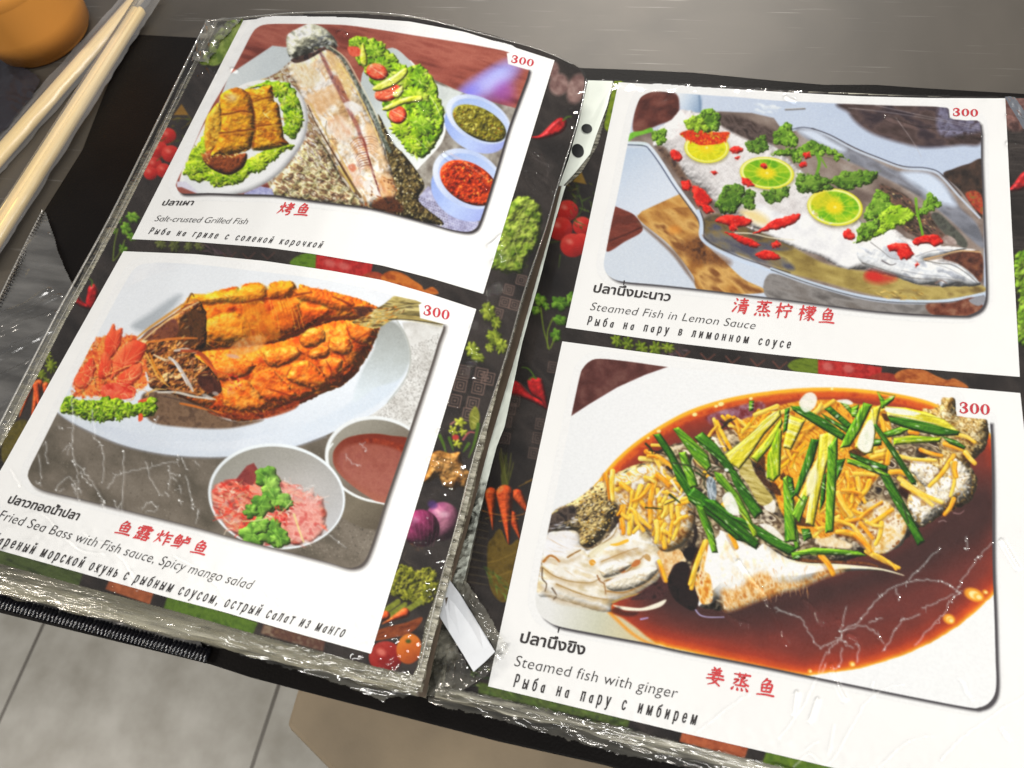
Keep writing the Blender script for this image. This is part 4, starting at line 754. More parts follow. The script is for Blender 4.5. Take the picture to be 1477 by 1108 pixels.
def art_lemon():
    c = Canvas(855, 118, 1440, 470, GR((900,330), (1200,150), [(214,222,234), (206,216,234), (196,208,230)], .2, 30))
    R = c.rnd
    Q = ZO(930, 140, 4.923); S = ZO(1130, 240, 4.923); T = ZO(780, 90, 4.103); U = ZO(1117, 90, 4.103); V = ZO(1117, 300, 4.103); Wv = ZO(780, 300, 4.103)
    # objects behind: dark round pot top right
    c.fill(U(425,235, 440,300, 500,370, 600,430, 760,480, 900,505, 1100,490, 1230,470, 1240,230), NZ([(52,42,40), (76,62,60), (96,80,78), (60,50,56)], 14, 5, .2, 2), 7)
    c.fill(U(970,270, 1010,250, 1060,330, 1150,330, 1240,330, 1240,400, 1100,430, 1000,440, 960,380), NZ([(90,84,104), (140,140,166), (70,60,70)], 8, 6), 7, True, .8)
    for q in (U(440,270, 700,300, 1000,350, 1210,395), U(600,255, 900,320, 1210,380), U(720,330, 820,470, 870,560)): c.line(q, 1.4, (190,186,190), 1, .45)
    c.fill(U(1000,665, 1060,630, 1150,600, 1240,590, 1250,900, 1220,920, 1100,760), NZ([(40,34,32), (66,54,48), (90,70,60)], 10, 7), 2)
    c.fill(U(1130,780, 1190,760, 1230,800, 1240,900, 1180,860), NZ([(120,60,40), (180,80,60), (140,110,60)], 4, 8), 3)
    # jar and dark cup top left
    c.fill(T(800,180, 940,190, 945,300, 880,300, 830,260), GR(T(800,190)[0], T(940,260)[0], [(244,248,252), (206,220,238), (150,170,196)]), 3)
    c.line(T(938,200, 945,300), 3, (120,140,166), 3, .7, 2)
    c.fill(T(545,400, 560,260, 590,190, 640,165, 790,180, 820,250, 800,330, 700,370, 600,410), NZ([(74,40,36), (104,60,52), (130,86,76)], 12, 9, -.3, 1.6), 3)
    c.fill(T(520,480, 530,420, 600,405, 660,390, 660,480), NZ([(90,150,50), (130,190,70), (110,170,60)], 8, 3), 2)
    # wooden spatula + copper lid, lower left
    c.fill(T(390,1120, 405,990, 440,850, 500,870, 560,910, 600,970, 590,1010, 500,1060), NZ([(84,40,30), (124,66,54), (100,52,42)], 9, 4, -.2, 3), 1.6)
    c.line(T(400,1060, 500,1020, 600,975), 2, (60,28,24), 2, .7, 2)
    c.fill(T(575,905, 620,870, 700,830, 830,775, 900,860, 945,940, 960,1000), NZ([(170,120,64), (206,160,96), (226,186,124)], 12, 6, .5, 3), 1.8)
    c.fill(Wv(575,60, 640,20, 900,0, 950,90, 960,200, 1000,240, 1100,330, 1200,420, 1330,500, 960,500, 900,400, 820,290, 740,200), NZ([(150,104,56), (190,144,84), (214,172,110), (130,88,50)], 14, 7, .6, 2.4, 1.9), 1.8)
    c.fill(Wv(820,220, 960,160, 1000,240, 1120,320, 1060,340, 900,310), NZ([(84,52,34), (130,86,50), (60,36,28)], 8, 8), 12, True, .85)
    c.fill(Wv(575,90, 620,110, 740,210, 830,300, 930,470, 870,400, 760,260), (110,84,66), 4, True, .7)
    c.ell(*Wv(790,130)[0], 9, 6, (226,150,70), 0, 6, .6)
    # tray: outside shadow, rim, inside
    tray = T(515,470, 620,475, 660,505, 720,590, 800,720, 900,850, 950,920, 960,1010) + V(0,380, 200,440, 450,510, 700,545, 900,545, 1240,510) + V(1240,-50) + U(1230,930, 1100,760, 1000,670, 920,640, 820,630, 700,600, 560,545, 420,480, 320,430, 240,395, 140,400, 60,420) + T(1380,330, 1250,300, 1060,290, 900,300, 700,400, 560,440)
    c.fill(tray, NZ([(112,98,92), (146,132,124), (168,158,152)], 18, 9, .5, 2), 2, False)
    # left blue-white triangle beside the tray
    c.fill(T(505,510, 620,505, 650,560, 720,660, 820,780, 600,880, 575,905, 440,850), GR(T(520,540)[0], T(700,800)[0], [(196,210,230), (212,222,238), (222,230,244)]), 2, False)
    c.fill(T(470,690, 505,505, 640,510, 700,620, 820,770, 620,865, 560,900, 440,850), GR(T(520,540)[0], T(700,800)[0], [(196,210,230), (212,222,238), (222,230,244)]), 2, False)
    # inside: steel shine right/top
    c.fill(U(130,400, 240,400, 400,480, 560,560, 720,640, 900,660, 1000,720, 1100,860, 1200,960, 1230,1100, 1000,900, 800,760, 560,640, 300,520), NZ([(110,112,120), (146,148,158), (90,88,92)], 16, 3, .5, 3), 4)
    c.fill(U(760,650, 900,650, 980,700, 1040,780, 1070,850, 960,820, 860,740, 780,690), (214,226,246), 10)
    c.fill(U(140,405, 230,400, 320,450, 420,510, 380,530, 240,470), (216,226,244), 9)
    # broth
    c.fill(V(0,210, 100,230, 300,330, 500,370, 700,400, 880,460, 1100,460, 1230,460, 1235,500, 1000,545, 800,550, 560,510, 300,440, 0,350), NZ([(132,114,68), (160,142,86), (186,168,108), (120,102,66)], 14, 5, .3, 2.5, 1.5), 4)
    c.fill(T(960,930, 1100,900, 1300,1000, 1477,1050, 1480,1110, 1300,1110, 1050,1110, 980,1040), NZ([(84,76,66), (120,104,70), (90,90,104)], 10, 6, .4, 2), 4)
    c.fill(Wv(960,180, 1060,130, 1300,230, 1480,330, 1480,370, 1300,320, 1100,260, 1000,220), NZ([(84,84,100), (120,116,110), (140,120,80)], 9, 8, .5, 2.4), 6)
    # fish body
    fish = Q(60,340, 100,230, 200,150, 260,90, 420,120, 560,140, 700,200, 860,300, 1000,420, 1150,560, 1300,700, 1477,760) + S(560,400, 700,440, 800,450, 900,520, 1060,560, 1200,570, 1300,585, 1380,600, 1260,630, 1200,650, 1240,690, 1330,760, 1400,830, 1330,850, 1100,850, 960,830, 800,790, 600,740, 420,720, 260,640, 100,580, -40,520, -160,450, -300,420) + Q(800,960, 700,880, 560,840, 460,700, 340,600, 250,520, 180,440)
    c.fill(fish, NZ([(190,182,180), (222,217,217), (242,239,239), (204,197,195)], 18, 13, .7, 2.4, 1.0), 2, True, 1, 1.5, rel=(30, .45, .3, 7, .05))
    # scales
    for i in range(46):
        for j in range(26):
            x = 948 + i * 5.4 + (j % 2) * 2.7 + j * 1.4; y = 178 + j * 5.0 + i * 2.0
            if inside(np.array(fish), x, y) and y < 205 + (x - 940) * .62 + 60:
                c.line([(x - 2.4, y - 1.6), (x, y + 1.4), (x + 2.4, y - 1.2)], .9, (128,120,122) if (i + j) % 3 else (226,222,224), .7, .22)
    # dark back
    c.fill(Q(520,120, 640,130, 740,160, 820,200, 920,240, 1000,320, 940,330, 800,330, 700,290, 600,240, 540,200), NZ([(70,58,54), (104,90,86), (56,46,44)], 5, 4, .8, 3), 5)
    c.fill(Q(80,360, 140,360, 230,460, 280,540, 330,640, 420,760, 480,830, 420,820, 330,700, 220,540), NZ([(80,60,50), (120,96,80), (60,44,40)], 7, 5), 5, True, .85)
    # white belly
    c.fill(Q(700,840, 800,760, 900,800, 1050,850, 1150,830, 1250,920, 1400,950) + S(420,440, 520,540, 620,560, 740,600, 820,640, 800,700, 700,720, 560,690, 440,720, 300,640, 150,590, 30,540, -60,500, -200,450) + Q(880,960, 780,900), NZ([(232,232,236), (250,250,252), (255,255,255)], 14, 8), 6)
    c.fill(Q(680,820, 760,800, 860,850, 880,900, 800,900), (240,214,150), 10, True, .85)
    c.line(Q(640,965, 760,970, 900,1000, 1060,1015), 2, (236,228,206), 1.4, .9)
    # head at the right
    hd = S(560,560, 700,520, 800,500, 930,570, 1100,570, 1300,580, 1240,600, 1130,640, 1010,665, 1120,680, 1240,700, 1330,760, 1400,830, 1340,850, 1240,830, 1130,860, 1090,830, 960,840, 820,790, 660,740, 560,690, 520,620)
    c.fill(hd, NZ([(200,204,212), (232,236,242), (250,252,254), (184,188,198)], 9, 15, .35, 2.5, 2.0), 1.6, rel=(12, .5, .8, 12, .12))
    for q, w, co in ((S(560,685,700,730,850,780,1000,800,1150,800,1250,820), 1.6, (110,104,100)), (S(620,540,700,600,760,650,820,660), 1.4, (120,116,116)), (S(1010,665,1120,650,1240,610,1390,600), 2.4, (150,120,90)), (S(1010,670,1110,690,1200,700,1300,760,1380,830), 1.6, (80,74,70)), (S(700,670,760,700,800,690), 2.4, (96,90,92)), (S(1080,830,1120,810,1160,830), 3, (130,110,104)), (S(940,640,1060,600,1200,590), 1.4, (140,136,140)), (S(840,740,1000,770,1200,790,1300,810), 1.2, (150,150,156)), (S(1060,690,1160,720,1260,770,1340,820), 1.2, (150,150,156))): c.line(q, w, co, w * .5, .8, 1.4)
    c.fill(S(1130,650, 1250,610, 1390,610, 1420,700, 1400,820, 1340,760, 1240,690), NZ([(70,44,38), (110,70,56), (140,96,70)], 8, 5), 2)
    c.line(S(1000,660, 1130,630, 1250,600, 1400,610), 2.6, (206,170,130), 2, .9)
    # dark food right
    c.fill(S(680,130, 800,170, 900,230, 940,280, 1040,330, 1100,440, 1180,520, 1060,500, 1000,520, 900,480, 820,420, 760,300), NZ([(56,46,40), (96,80,70), (120,90,80), (70,64,60)], 5, 6, .6, 2, 2.1), 3)
    c.fill(S(1050,350, 1100,330, 1200,420, 1300,530, 1290,580, 1200,530, 1100,430), NZ([(70,70,66), (96,98,90), (80,80,76)], 8, 7), 3)
    c.fill(S(1130,510, 1160,490, 1210,510, 1230,550, 1160,550), NZ([(150,130,124), (190,176,170)], 5, 4), 2)
    c.dabs(60, S(690,140, 900,240, 1000,330, 1180,520, 960,500, 820,400), [(150,120,100), (60,50,46), (190,160,110), (120,50,44), (220,200,150)], (2,5), (1.4,3), 0, 3)
    # tray edges
    c.line(T(515,478, 615,482, 655,512, 720,600, 800,725, 895,855, 945,930, 955,1010) , 4.6, (226,236,250), 4.6, .95, 1.6)
    c.line(T(515,488, 610,494, 645,520, 710,610, 790,735, 885,865, 935,940, 943,1010), 1.6, (66,72,92), 2, .8)
    c.line(Wv(930,20, 950,90, 945,160, 975,205, 1050,250, 1200,320, 1477,405), 5.4, (206,220,242), 3.5, .95, 1.6)
    c.line(Wv(945,20, 968,90, 965,160, 990,195, 1060,236, 1210,303, 1477,385), 1.6, (60,56,60), 1.6, .7)
    c.line(V(-20,358, 200,435, 450,505, 650,540, 850,550, 1040,545, 1240,505), 3, (206,220,238), 3, .95, 1.4)
    c.line(V(-20,366, 200,445, 450,517, 650,553, 850,563, 1040,558, 1240,520), 1.6, (60,56,52), 1.6, .7)
    c.fill(V(-30,390, 200,455, 450,525, 650,560, 860,570, 960,570, 900,640, 600,620, 0,560), NZ([(104,100,98), (146,142,140), (120,114,110)], 10, 8, .3, 3), 2)
    c.fill(V(900,570, 1050,560, 1180,530, 1240,600, 1150,660, 950,640), NZ([(84,46,34), (120,72,56), (150,110,90)], 8, 9), 3)
    c.fill(V(1150,545, 1240,520, 1245,560, 1200,580), (150,150,156), 2)
    c.line(U(240,395, 330,440, 480,520, 620,575, 760,625, 900,638, 980,670, 1090,790, 1215,920), 3, (206,216,232), 3, .9, 1.4); c.line(U(220,390, 330,430, 480,508, 620,565, 760,615, 900,626, 990,662, 1105,790), 1.6, (56,54,60), 1.4, .8)
    c.line(U(60,410, 160,385, 240,395), 1.6, (70,70,80), 1.4, .7)
    # lime slices
    def lime(cx, cy, rx, ry, ang, inner, half=False):
        c.ell(cx + 1, cy + 2, rx + 1, ry + 1, (120,110,60), ang, 4, .5)
        c.ell(cx, cy, rx, ry, (232,226,60), ang, 1.3); c.ell(cx - .5, cy - .5, rx * .95, ry * .94, (250,250,170), ang, 1.5); c.ell(cx, cy, rx * .87, ry * .85, NZ(inner, 6, int(cx), 0, 1.4), ang, 1.4)
        for k in range(11):
            t = k * 2 * math.pi / 11 + .3; u, v = math.cos(t) * rx * .85, math.sin(t) * ry * .84
            c.line([(cx, cy), (cx + u * math.cos(ang) - v * math.sin(ang), cy + u * math.sin(ang) + v * math.cos(ang))], 1.2, (232,240,120), .8, .65)
        c.ell(cx - 1, cy, rx * .34, ry * .36, (244,214,40), ang, 6, .9); c.ell(cx, cy, 2.2, 1.8, (250,246,170), ang, 2, .8)
    lime(*Q(440,360)[0], 32, 22, .05, [(206,206,20), (236,226,40), (196,200,30)])
    c.fill(Q(250,260, 350,230, 500,250, 600,250, 580,300, 540,330, 460,340, 380,340, 300,300), NZ([(206,44,30), (230,90,30), (176,40,26), (190,180,40)], 4, 4), 2)
    c.dabs(40, Q(280,260, 560,250, 570,320, 400,340, 300,310), [(226,70,30), (240,140,40), (196,30,24), (230,200,50)], (3,7), (1.6,3), 0, 2)
    lime(*Q(868,540)[0], 39, 23, .1, [(96,160,24), (140,186,30), (170,200,40)])
    lime(*S(366,290)[0], 40, 26.5, .12, [(110,170,24), (150,196,34), (190,210,50)])
    c.fill(Q(1200,700, 1260,650, 1330,700, 1380,720, 1290,760, 1240,800, 1180,760), (230,206,50), 6, True, .65)
    c.dabs(18, Q(1180,790, 1280,880, 1330,900, 1230,860), [(236,236,226), (206,190,110)], (3,6), (1.6,3), 0, 3)
    # herbs
    LF = [(76,108,34), (106,144,48), (146,180,76)]; LD = [(60,92,32), (90,124,46), (120,150,64)]
    def herb(pts, cols, seed, rough=1.6):
        c.fill(pts, NZ(cols, 9, seed, .5, 1.6, 1.8), 1.4, False, 1, 3.4, 5, seed, rel=(7, .5, .9, 10, .06))
        P = np.array(pts); m = P.mean(0)
        for k in range(len(pts)):
            q = m * .3 + P[k] * .7; c.leaf(q[0], q[1], 5.5, [tuple(v * .94 for v in cols[0]), cols[1], cols[-1]], k * 1.3 + seed, 5, seed * 31 + k, .26, True, .85)
        for k in range(0, len(pts), 2): c.line([tuple(m), tuple(m * .3 + P[k] * .7)], 1, tuple(min(255, q * 1.15 + 14) for q in cols[-1]), .6, .5)
    herb(Q(290,180, 350,150, 390,130, 420,90, 480,80, 535,120, 540,200, 520,240, 440,250, 400,220, 330,225, 300,210), LF, 1)
    herb(T(660,420, 720,400, 740,400, 735,470, 700,490, 665,450), LF, 2); herb(T(850,350, 900,320, 960,340, 1000,400, 930,410, 870,390), [(120,150,40), (160,190,70)], 3)
    herb(Q(720,330, 800,300, 850,270, 870,330, 880,370, 800,400, 730,380), LD, 4)
    herb(Q(910,330, 920,250, 1000,190, 1030,180, 1060,270, 1090,310, 1080,360, 1000,350), LF, 5); herb(Q(870,400, 960,380, 1080,370, 1180,310, 1260,340, 1380,390, 1450,450, 1300,400, 1200,400, 1100,410, 1060,470, 1040,430), LF, 6)
    herb(Q(490,780, 540,680, 570,620, 680,620, 720,660, 700,740, 640,830, 560,830), LD, 7); herb(Q(690,740, 740,650, 780,670, 775,800, 720,790), LD, 8); herb(Q(820,680, 900,660, 1020,640, 1030,690, 960,740, 880,760), LD, 9)
    herb(Q(1060,620, 1080,540, 1180,560, 1300,620, 1340,650, 1200,680, 1100,680), LD, 10); c.line(Q(1220,400, 1240,470, 1210,580), 5, (110,160,50), 4, .95); c.line(Q(1250,430, 1290,500), 3, (120,160,60), 2, .9)
    herb(S(330,100, 420,40, 560,30, 680,40, 640,110, 560,140, 470,170, 380,150), LD, 11); herb(S(100,80, 250,60, 340,100, 240,180, 130,170), LD, 12)
    herb(S(560,370, 600,280, 660,170, 740,200, 780,270, 760,330, 700,350, 600,390), LF, 13); herb(S(680,350, 760,280, 820,270, 960,350, 900,390, 800,430, 700,480, 560,540, 490,545, 600,480, 700,420, 690,380), [(110,150,30), (150,186,50), (176,206,80)], 14); herb(S(520,460, 560,410, 680,370, 680,430, 600,510, 520,540), LF, 15)
    herb(S(960,340, 1000,260, 1040,180, 1070,220, 1130,270, 1060,310, 1000,340), LF, 16); c.line(S(940,230, 950,330, 970,400, 990,490), 4, (120,170,50), 3.6, .95); c.line(S(1040,190, 970,330), 2.4, (140,186,70), 2, .9)
    # chilli
    RD = [(176,24,20), (214,40,32), (234,76,60)]
    for i, q in enumerate((Q(180,390, 210,370, 270,430, 240,460, 200,440), Q(260,600, 320,590, 340,640, 310,670, 270,660), Q(340,640, 420,660, 480,740, 440,770, 370,770), Q(390,760, 460,770, 500,820, 430,830), Q(500,880, 560,840, 640,840, 760,870, 740,910, 640,930, 560,900), Q(590,920, 640,900, 660,940, 620,960), Q(770,970, 840,930, 900,880, 1000,850, 1080,830, 1110,840, 1070,890, 990,930, 880,950), Q(570,960, 640,970, 780,1020, 830,1050, 780,1075, 680,1040), Q(600,370, 640,350, 700,370, 670,400, 620,400), Q(690,570, 740,580, 780,630, 730,640, 690,610), Q(820,480, 860,470, 870,500, 840,510), Q(1120,400, 1170,390, 1180,430, 1140,440), Q(1090,480, 1140,460, 1150,490, 1110,500), Q(470,530, 500,525, 520,545, 490,555), S(420,480, 460,445, 510,500, 480,520, 430,510), S(740,560, 800,545, 880,550, 930,620, 900,660, 830,660, 800,610, 750,600), S(920,530, 1000,490, 1090,490, 1130,540, 1080,570, 1030,550, 940,560), S(930,700, 950,680, 965,700, 940,720), Wv(1270,280, 1320,250, 1370,260, 1420,300, 1340,310), Wv(1360,215, 1420,205, 1410,230, 1370,240), Q(640,430, 680,420, 660,450), Q(900,1040, 940,1020, 970,1050, 930,1075))):
        c.fill(q, NZ(RD, 4, i + 70, .4, 1.6), 1.4, i % 2 == 0, .97, 1.6, 4, i, rel=(5, .5, .5, 5, .2)); c.dabs(5, q, [(240,110,90), (150,16,16), (226,60,46), (250,160,140)], (2,5), (1,2), .3, 1, (.3,.7))
        c.line(q[1:3], 1.2, (244,140,120), .8, .6)
    c.fill(S(580,790, 620,740, 740,770, 800,800, 700,830, 620,820), (190,56,44), 10, True, .85)
    c.ell(*S(640,780)[0], 12, 6, (200,50,44), .2, 4, .8)
    c.dabs(30, S(600,860, 760,880, 1000,870, 960,930, 800,950, 650,920), [(214,176,90), (176,140,70), (236,206,130), (140,116,60)], (3,9), (1.2,2.4), .1, .5)
    # staple
    c.line([(1133,158.5), (1161,157)], 2.2, (110,104,100), 2.2, .9); c.line([(1133,157.5), (1160,156)], 1, (210,206,200), 1, .8)
    c.dabs(30, Q(790,50, 900,60, 960,80, 900,110, 800,100), [(236,244,252), (226,236,250)], (5,14), (2,4), .2, .3, (.3,.6))
    c.frame(FR_LEMON, None, (60,56,60), (4, 4), 5, dark=.92)
    c.fill([(1368,152), (1416,155), (1418,174), (1395,173.5), (1370,170)], (252,252,252), 1.6, False)
    return c
def art_board():
    """the chalkboard print with vegetables that shows round the cards on both pages"""
    c = Canvas(-70, -20, 1540, 1140, NZ([(34,30,30), (50,45,43), (66,59,56), (44,39,38)], 42, 3, .8, 2.2, 1.7, 4))
    R = c.rnd
    for i in range(150):
        x, y = R.uniform(-20, 1500), R.uniform(20, 1100)
        c.ell(x, y, R.uniform(6, 22), R.uniform(1.5, 5), (110,100,96), R.uniform(0, 3), 6, R.uniform(.06, .22))
    CH = (142,116,106)
    def square(x, y, s, an=.25, a=.5):
        s *= 1.12; a = min(.85, a * 1.35)
        for k, q in ((1, 1.6), (.55, 1.4)):
            p = [(x + s * k * (u * math.cos(an) - v * math.sin(an)), y + s * k * (u * math.sin(an) + v * math.cos(an))) for u, v in ((-1,-1),(1,-1),(1,1),(-1,1),(-1,-1))]
            c.line(p, q, CH, q, a, smooth=False)
        c.ell(x, y, s * .2, s * .2, CH, 0, 1.5, a)
    def tomato(x, y, r, dark=1.0):
        c.ell(x, y, r, r * .96, GR((x - r * .5, y - r), (x + r * .6, y + r), [(226 * dark,84 * dark,70 * dark), (196 * dark,42 * dark,36 * dark), (132 * dark,24 * dark,24 * dark)], .2), 0, 1.6)
        c.ell(x - r * .25, y - r * .3, r * .28, r * .2, (246,170,150), .5, 4, .55)
    def chili(pts, cols=((206,44,44), (176,30,34), (140,22,26)), stem=None):
        c.fill(pts, NZ(cols, 7, int(pts[0][0]), .8, 2), 1.4, rel=(6, .9, .5, 5, .4))
        c.line(pts[1:3], 1.6, (236,120,112), 1, .4, 2)
        if stem: c.line(stem, 2.4, (86,120,40), 1.6)
    def carrot(x, y, x2, y2, w):
        c.line([(x, y), (x2, y2)], w, NZ([(206,84,36), (232,108,52), (190,70,30)], 5, int(x)), 1.5, 1, 1.4, rel=(w * .45, .9, .4, 4, .2))
        for k in range(5):
            t = R.uniform(.1, .8); c.line([(x + (x2 - x) * t - w * .35, y + (y2 - y) * t), (x + (x2 - x) * t + w * .1, y + (y2 - y) * t + 1)], .9, (150,50,22), .7, .5)
    PG = [(62,96,26), (96,140,40), (140,176,64)]; OL = [(90,104,30), (134,148,44), (176,184,76)]
    # ---------------- left page, outer margin
    c.fill([(290,92), (298,72), (312,48), (330,30), (350,24), (348,44), (334,70), (318,92)], NZ([(96,120,44), (136,156,70), (166,180,104)], 8, 4), 2, True, 1, 2)
    for i in range(16): c.line([(300 + i * 3, 86 - i * 3), (306 + i * 3.2, 60 - i * 2)], 1, (196,206,140), .6, .4)
    c.fill([(250,166), (262,150), (272,166)], (150,112,44), 1.4, False); c.line([(246,172), (276,172), (262,186)], 1.4, (120,100,40), 1, .7)
    c.dabs(14, [(246,170), (285,165), (270,200), (240,200)], [(110,100,40), (80,96,40)], (4,8), (1.5,3), .3, 1)
    for x, y, r in ((242,196,12), (228,216,14), (246,222,13), (222,238,12), (236,246,11), (217,250,10)): tomato(x, y, r)
    for x, y in ((232,204), (244,208), (226,232)): c.line([(x, y), (x + 8, y - 6)], 1.6, (80,110,40), 1, .8)
    for x, y, r in ((170,316,9), (192,314,11), (182,330,11), (164,332,7), (178,360,9), (190,342,8)): c.leaf(x, y, r, PG, R.uniform(0, 2), 6, int(x * y), .3)
    c.line([(170,330), (165,352), (163,376)], 1.8, (120,140,56), 1.6); c.line([(180,346), (172,366), (164,376)], 1.5, (120,140,56), 1.4)
    chili([(97,416), (108,420), (118,434), (130,440), (140,438), (136,446), (120,444), (106,436), (98,428)]); chili([(128,414), (136,410), (141,420), (140,436), (132,446), (124,438), (126,424)], stem=[(132,413), (133,406), (129,402)])
    for x, y, r in ((66,512,11), (74,528,12), (60,540,10), (68,552,8)): c.leaf(x, y, r, OL, R.uniform(0, 2), 9, int(x * 3 + y), .5, False)
    for q in ((46,552,28,602,12), (56,554,44,618,13), (66,556,70,600,10), (52,556,60,606,10)): carrot(*q)
    c.ell(24, 640, 20, 36, NZ([(84,76,26), (112,100,40), (96,86,34)], 7, 3), .35, 2)
    for i in range(9): c.line([(-10, 590 + i * 9), (20, 596 + i * 9)], 1.2, (110,100,86), 1, .5)
    # ---------------- left page, band between the cards
    for x, y, r in ((232,352,10), (252,354,12), (272,356,9), (288,356,9)): c.leaf(x, y, r, [(64,70,34), (90,96,50), (110,116,64)], R.uniform(0, 2), 7, int(x + y), .4)
    c.dabs(20, [(286,352), (330,356), (326,372), (290,366)], [(96,70,84), (120,96,104), (80,60,72)], (6,14), (1,2), .8, .8)
    for x in (330, 358, 386): c.line([(x - 8, 366), (x, 374), (x + 10, 364)], 2, (110,74,66), 1.6, .7, smooth=False)
    c.fill([(418,380), (432,368), (456,366), (456,390), (436,388)], NZ([(74,104,24), (110,144,40), (84,120,30)], 3, 8, .2, 4), 1.4)
    c.fill([(456,366), (500,370), (538,380), (534,398), (500,402), (455,390)], NZ([(166,34,34), (196,52,50), (150,28,30)], 7, 5), 1.5, False)
    for x, y in ((476,380), (496,384)): c.ell(x, y, 9, 5, (206,120,112), .3, 4, .7)
    c.fill([(520,402), (536,392), (552,396), (560,408), (548,414)], NZ([(150,60,40), (176,84,50)], 5, 5), 1.6)
    c.fill([(549,400), (562,391), (580,394), (596,404), (608,412), (612,418), (624,414), (632,424), (606,424), (580,418), (556,410)], NZ([(176,90,30), (206,124,50), (160,76,26)], 6, 6, .3, 2), 1.5)
    # ---------------- left page, inner margin (top to bottom)
    for x, y, rx, ry, an in ((806,122,14,16,.2), (832,128,14,22,.3), (796,100,10,12,0)): c.ell(x, y, rx, ry, NZ([(130,96,92), (166,132,126), (190,160,152)], 8, int(x)), an, 5, .85)
    chili([(766,198), (780,194), (796,178), (808,170), (818,176), (812,190), (794,198), (776,201)], stem=[(812,174), (818,169), (824,168)])
    for k in range(5): c.line([(768 + k * 4, 226 + k * 3), (786 + k * 3, 240), (792 - k * 3, 262)], 1.2, (96,88,86), .8, .45)
    c.fill([(740,290), (760,284), (778,296), (782,320), (778,346), (766,366), (758,384), (752,396), (742,392), (728,394), (716,390), (706,386), (712,362), (724,330)], NZ([(84,108,28), (120,142,46), (156,170,74), (104,128,36)], 12, 7, .5, 1.6), 1.6, True, 1, 4, 6, rel=(10, .8, 3, 9, .1))
    for q in ([(760,292), (748,330), (728,384)], [(748,330), (772,350)], [(752,318), (776,318)], [(740,350), (752,386)], [(738,354), (716,376)]): c.line(q, 1.4, (186,196,116), 1, .7)
    for x, y in ((734,418), (752,404), (728,436), (742,440), (718,452)): square(x, y, 6, .25, .55)
    for x, y, r in ((704,450,15), (716,466,10), (714,488,15), (724,500,12), (682,506,14), (690,516,10), (706,502,8)): c.leaf(x, y, r, OL, R.uniform(0, 2), 7, int(x * y), .26)
    for x, y in ((668,536), (694,540), (664,556), (690,560), (656,578), (682,582), (704,546), (676,598)): square(x, y, 7.5, .2, .65)
    c.fill([(678,596), (686,586), (692,600), (688,616), (680,620), (677,610)], NZ([(120,126,44), (160,160,70)], 4, 4), 1.4)
    for q in ([(682,600), (690,606)], [(680,608), (689,613)]): c.line(q, 1, (196,196,120), .8)
    for x, y, r, a in ((664,610,10,.3), (654,622,9,1), (668,624,8,.4), (660,640,9,.8)): c.leaf(x, y, r, [(130,140,36), (170,176,56), (200,200,90)], a, 5, int(x + y), .55, False)
    c.ell(657, 631, 5, 4, (190,66,60), 0, 2); c.line([(668,634), (676,624), (684,624)], 3, (176,96,96), 2); c.line([(650,612), (656,608)], 2.4, (190,130,120), 2)
    for q in ([(634,628), (640,642), (644,656)], [(648,632), (654,650)], [(690,612), (684,640), (676,660)], [(676,640), (668,652)]): c.line(q, 5, (84,116,34), 1.5, .95, mid=4)
    gin = [(622,656), (634,650), (650,654), (664,652), (666,664), (672,676), (680,684), (674,704), (660,702), (654,708), (640,702), (632,688), (618,696), (610,694), (618,676)]
    c.fill(gin, NZ([(120,80,34), (164,118,58), (190,146,86), (140,98,46)], 8, 7, .6, 1.8), 1.5, rel=(11, .9, 2, 8, .2))
    for q in ([(630,662), (646,668), (660,664)], [(628,676), (644,690), (652,704)], [(664,672), (672,690)]): c.line(q, 1.4, (100,64,30), 1, .7)
    ON = [(96,34,66), (136,52,92), (164,84,120)]
    c.ell(638, 752, 26, 28, NZ([(120,64,96), (160,96,124), (190,130,150)], 12, 5, .9, 2), .2, 2, rel=(24, .7, .5, 6, .3)); c.ell(607, 762, 27, 27, NZ(ON, 12, 6, .9, 3), .1, 1.8, rel=(24, .8, .5, 6, .3))
    for k in range(7): c.line([(588 + k * 7, 738), (592 + k * 6.4, 764), (600 + k * 4, 788)], 1, (186,110,146), .7, .45)
    c.ell(624, 728, 7, 6, (84,56,120), .4, 4, .8); c.ell(640, 742, 7, 4, (226,190,204), 0, 5, .7); c.dabs(10, [(592,784), (612,788), (600,794)], [(120,84,60)], (3,6), (1,2), .8, .5)
    c.line([(586,794), (582,806), (592,814)], 1.2, (110,96,80), 1, .7)
    cel = [(566,832), (576,818), (590,816), (602,822), (618,818), (628,828), (632,846), (622,866), (604,872), (584,866), (570,858), (560,850)]
    c.fill(cel, NZ([(84,88,18), (126,128,34), (160,158,60), (100,104,26)], 6, 9), 2, True, .9, 5, 5, rel=(5, 1, 3, 5, .1))
    for i in range(26):
        x, y = R.uniform(562, 630), R.uniform(816, 872)
        if inside(np.array(cel), x, y): c.leaf(x, y, R.uniform(5, 8), [(96,100,20), (140,142,42), (176,172,70)], R.uniform(0, 3), 7, i + 77, .45, False)
    for q in ((549,886,574,868,8), (558,890,584,872,7), (584,882,606,868,8)): c.line([q[:2], q[2:4]], q[4], NZ([(120,126,40), (150,156,64)], 4, 2), q[4], 1)
    carrot(584, 884, 552, 900, 14); carrot(556, 888, 540, 898, 14)
    c.fill([(538,912), (560,904), (586,898), (608,890), (606,900), (590,914), (566,920), (540,924)], NZ([(110,52,26), (150,80,42), (126,62,32)], 5, 8, -.3, 3), 1.5)
    tomato(556, 948, 24, .8); c.ell(590, 936, 18, 22, GR((580,916), (600,956), [(226,140,50), (206,110,36), (160,74,28)], .2), .2, 1.6); c.ell(589, 925, 4, 3, (80,90,30), 0, 2)
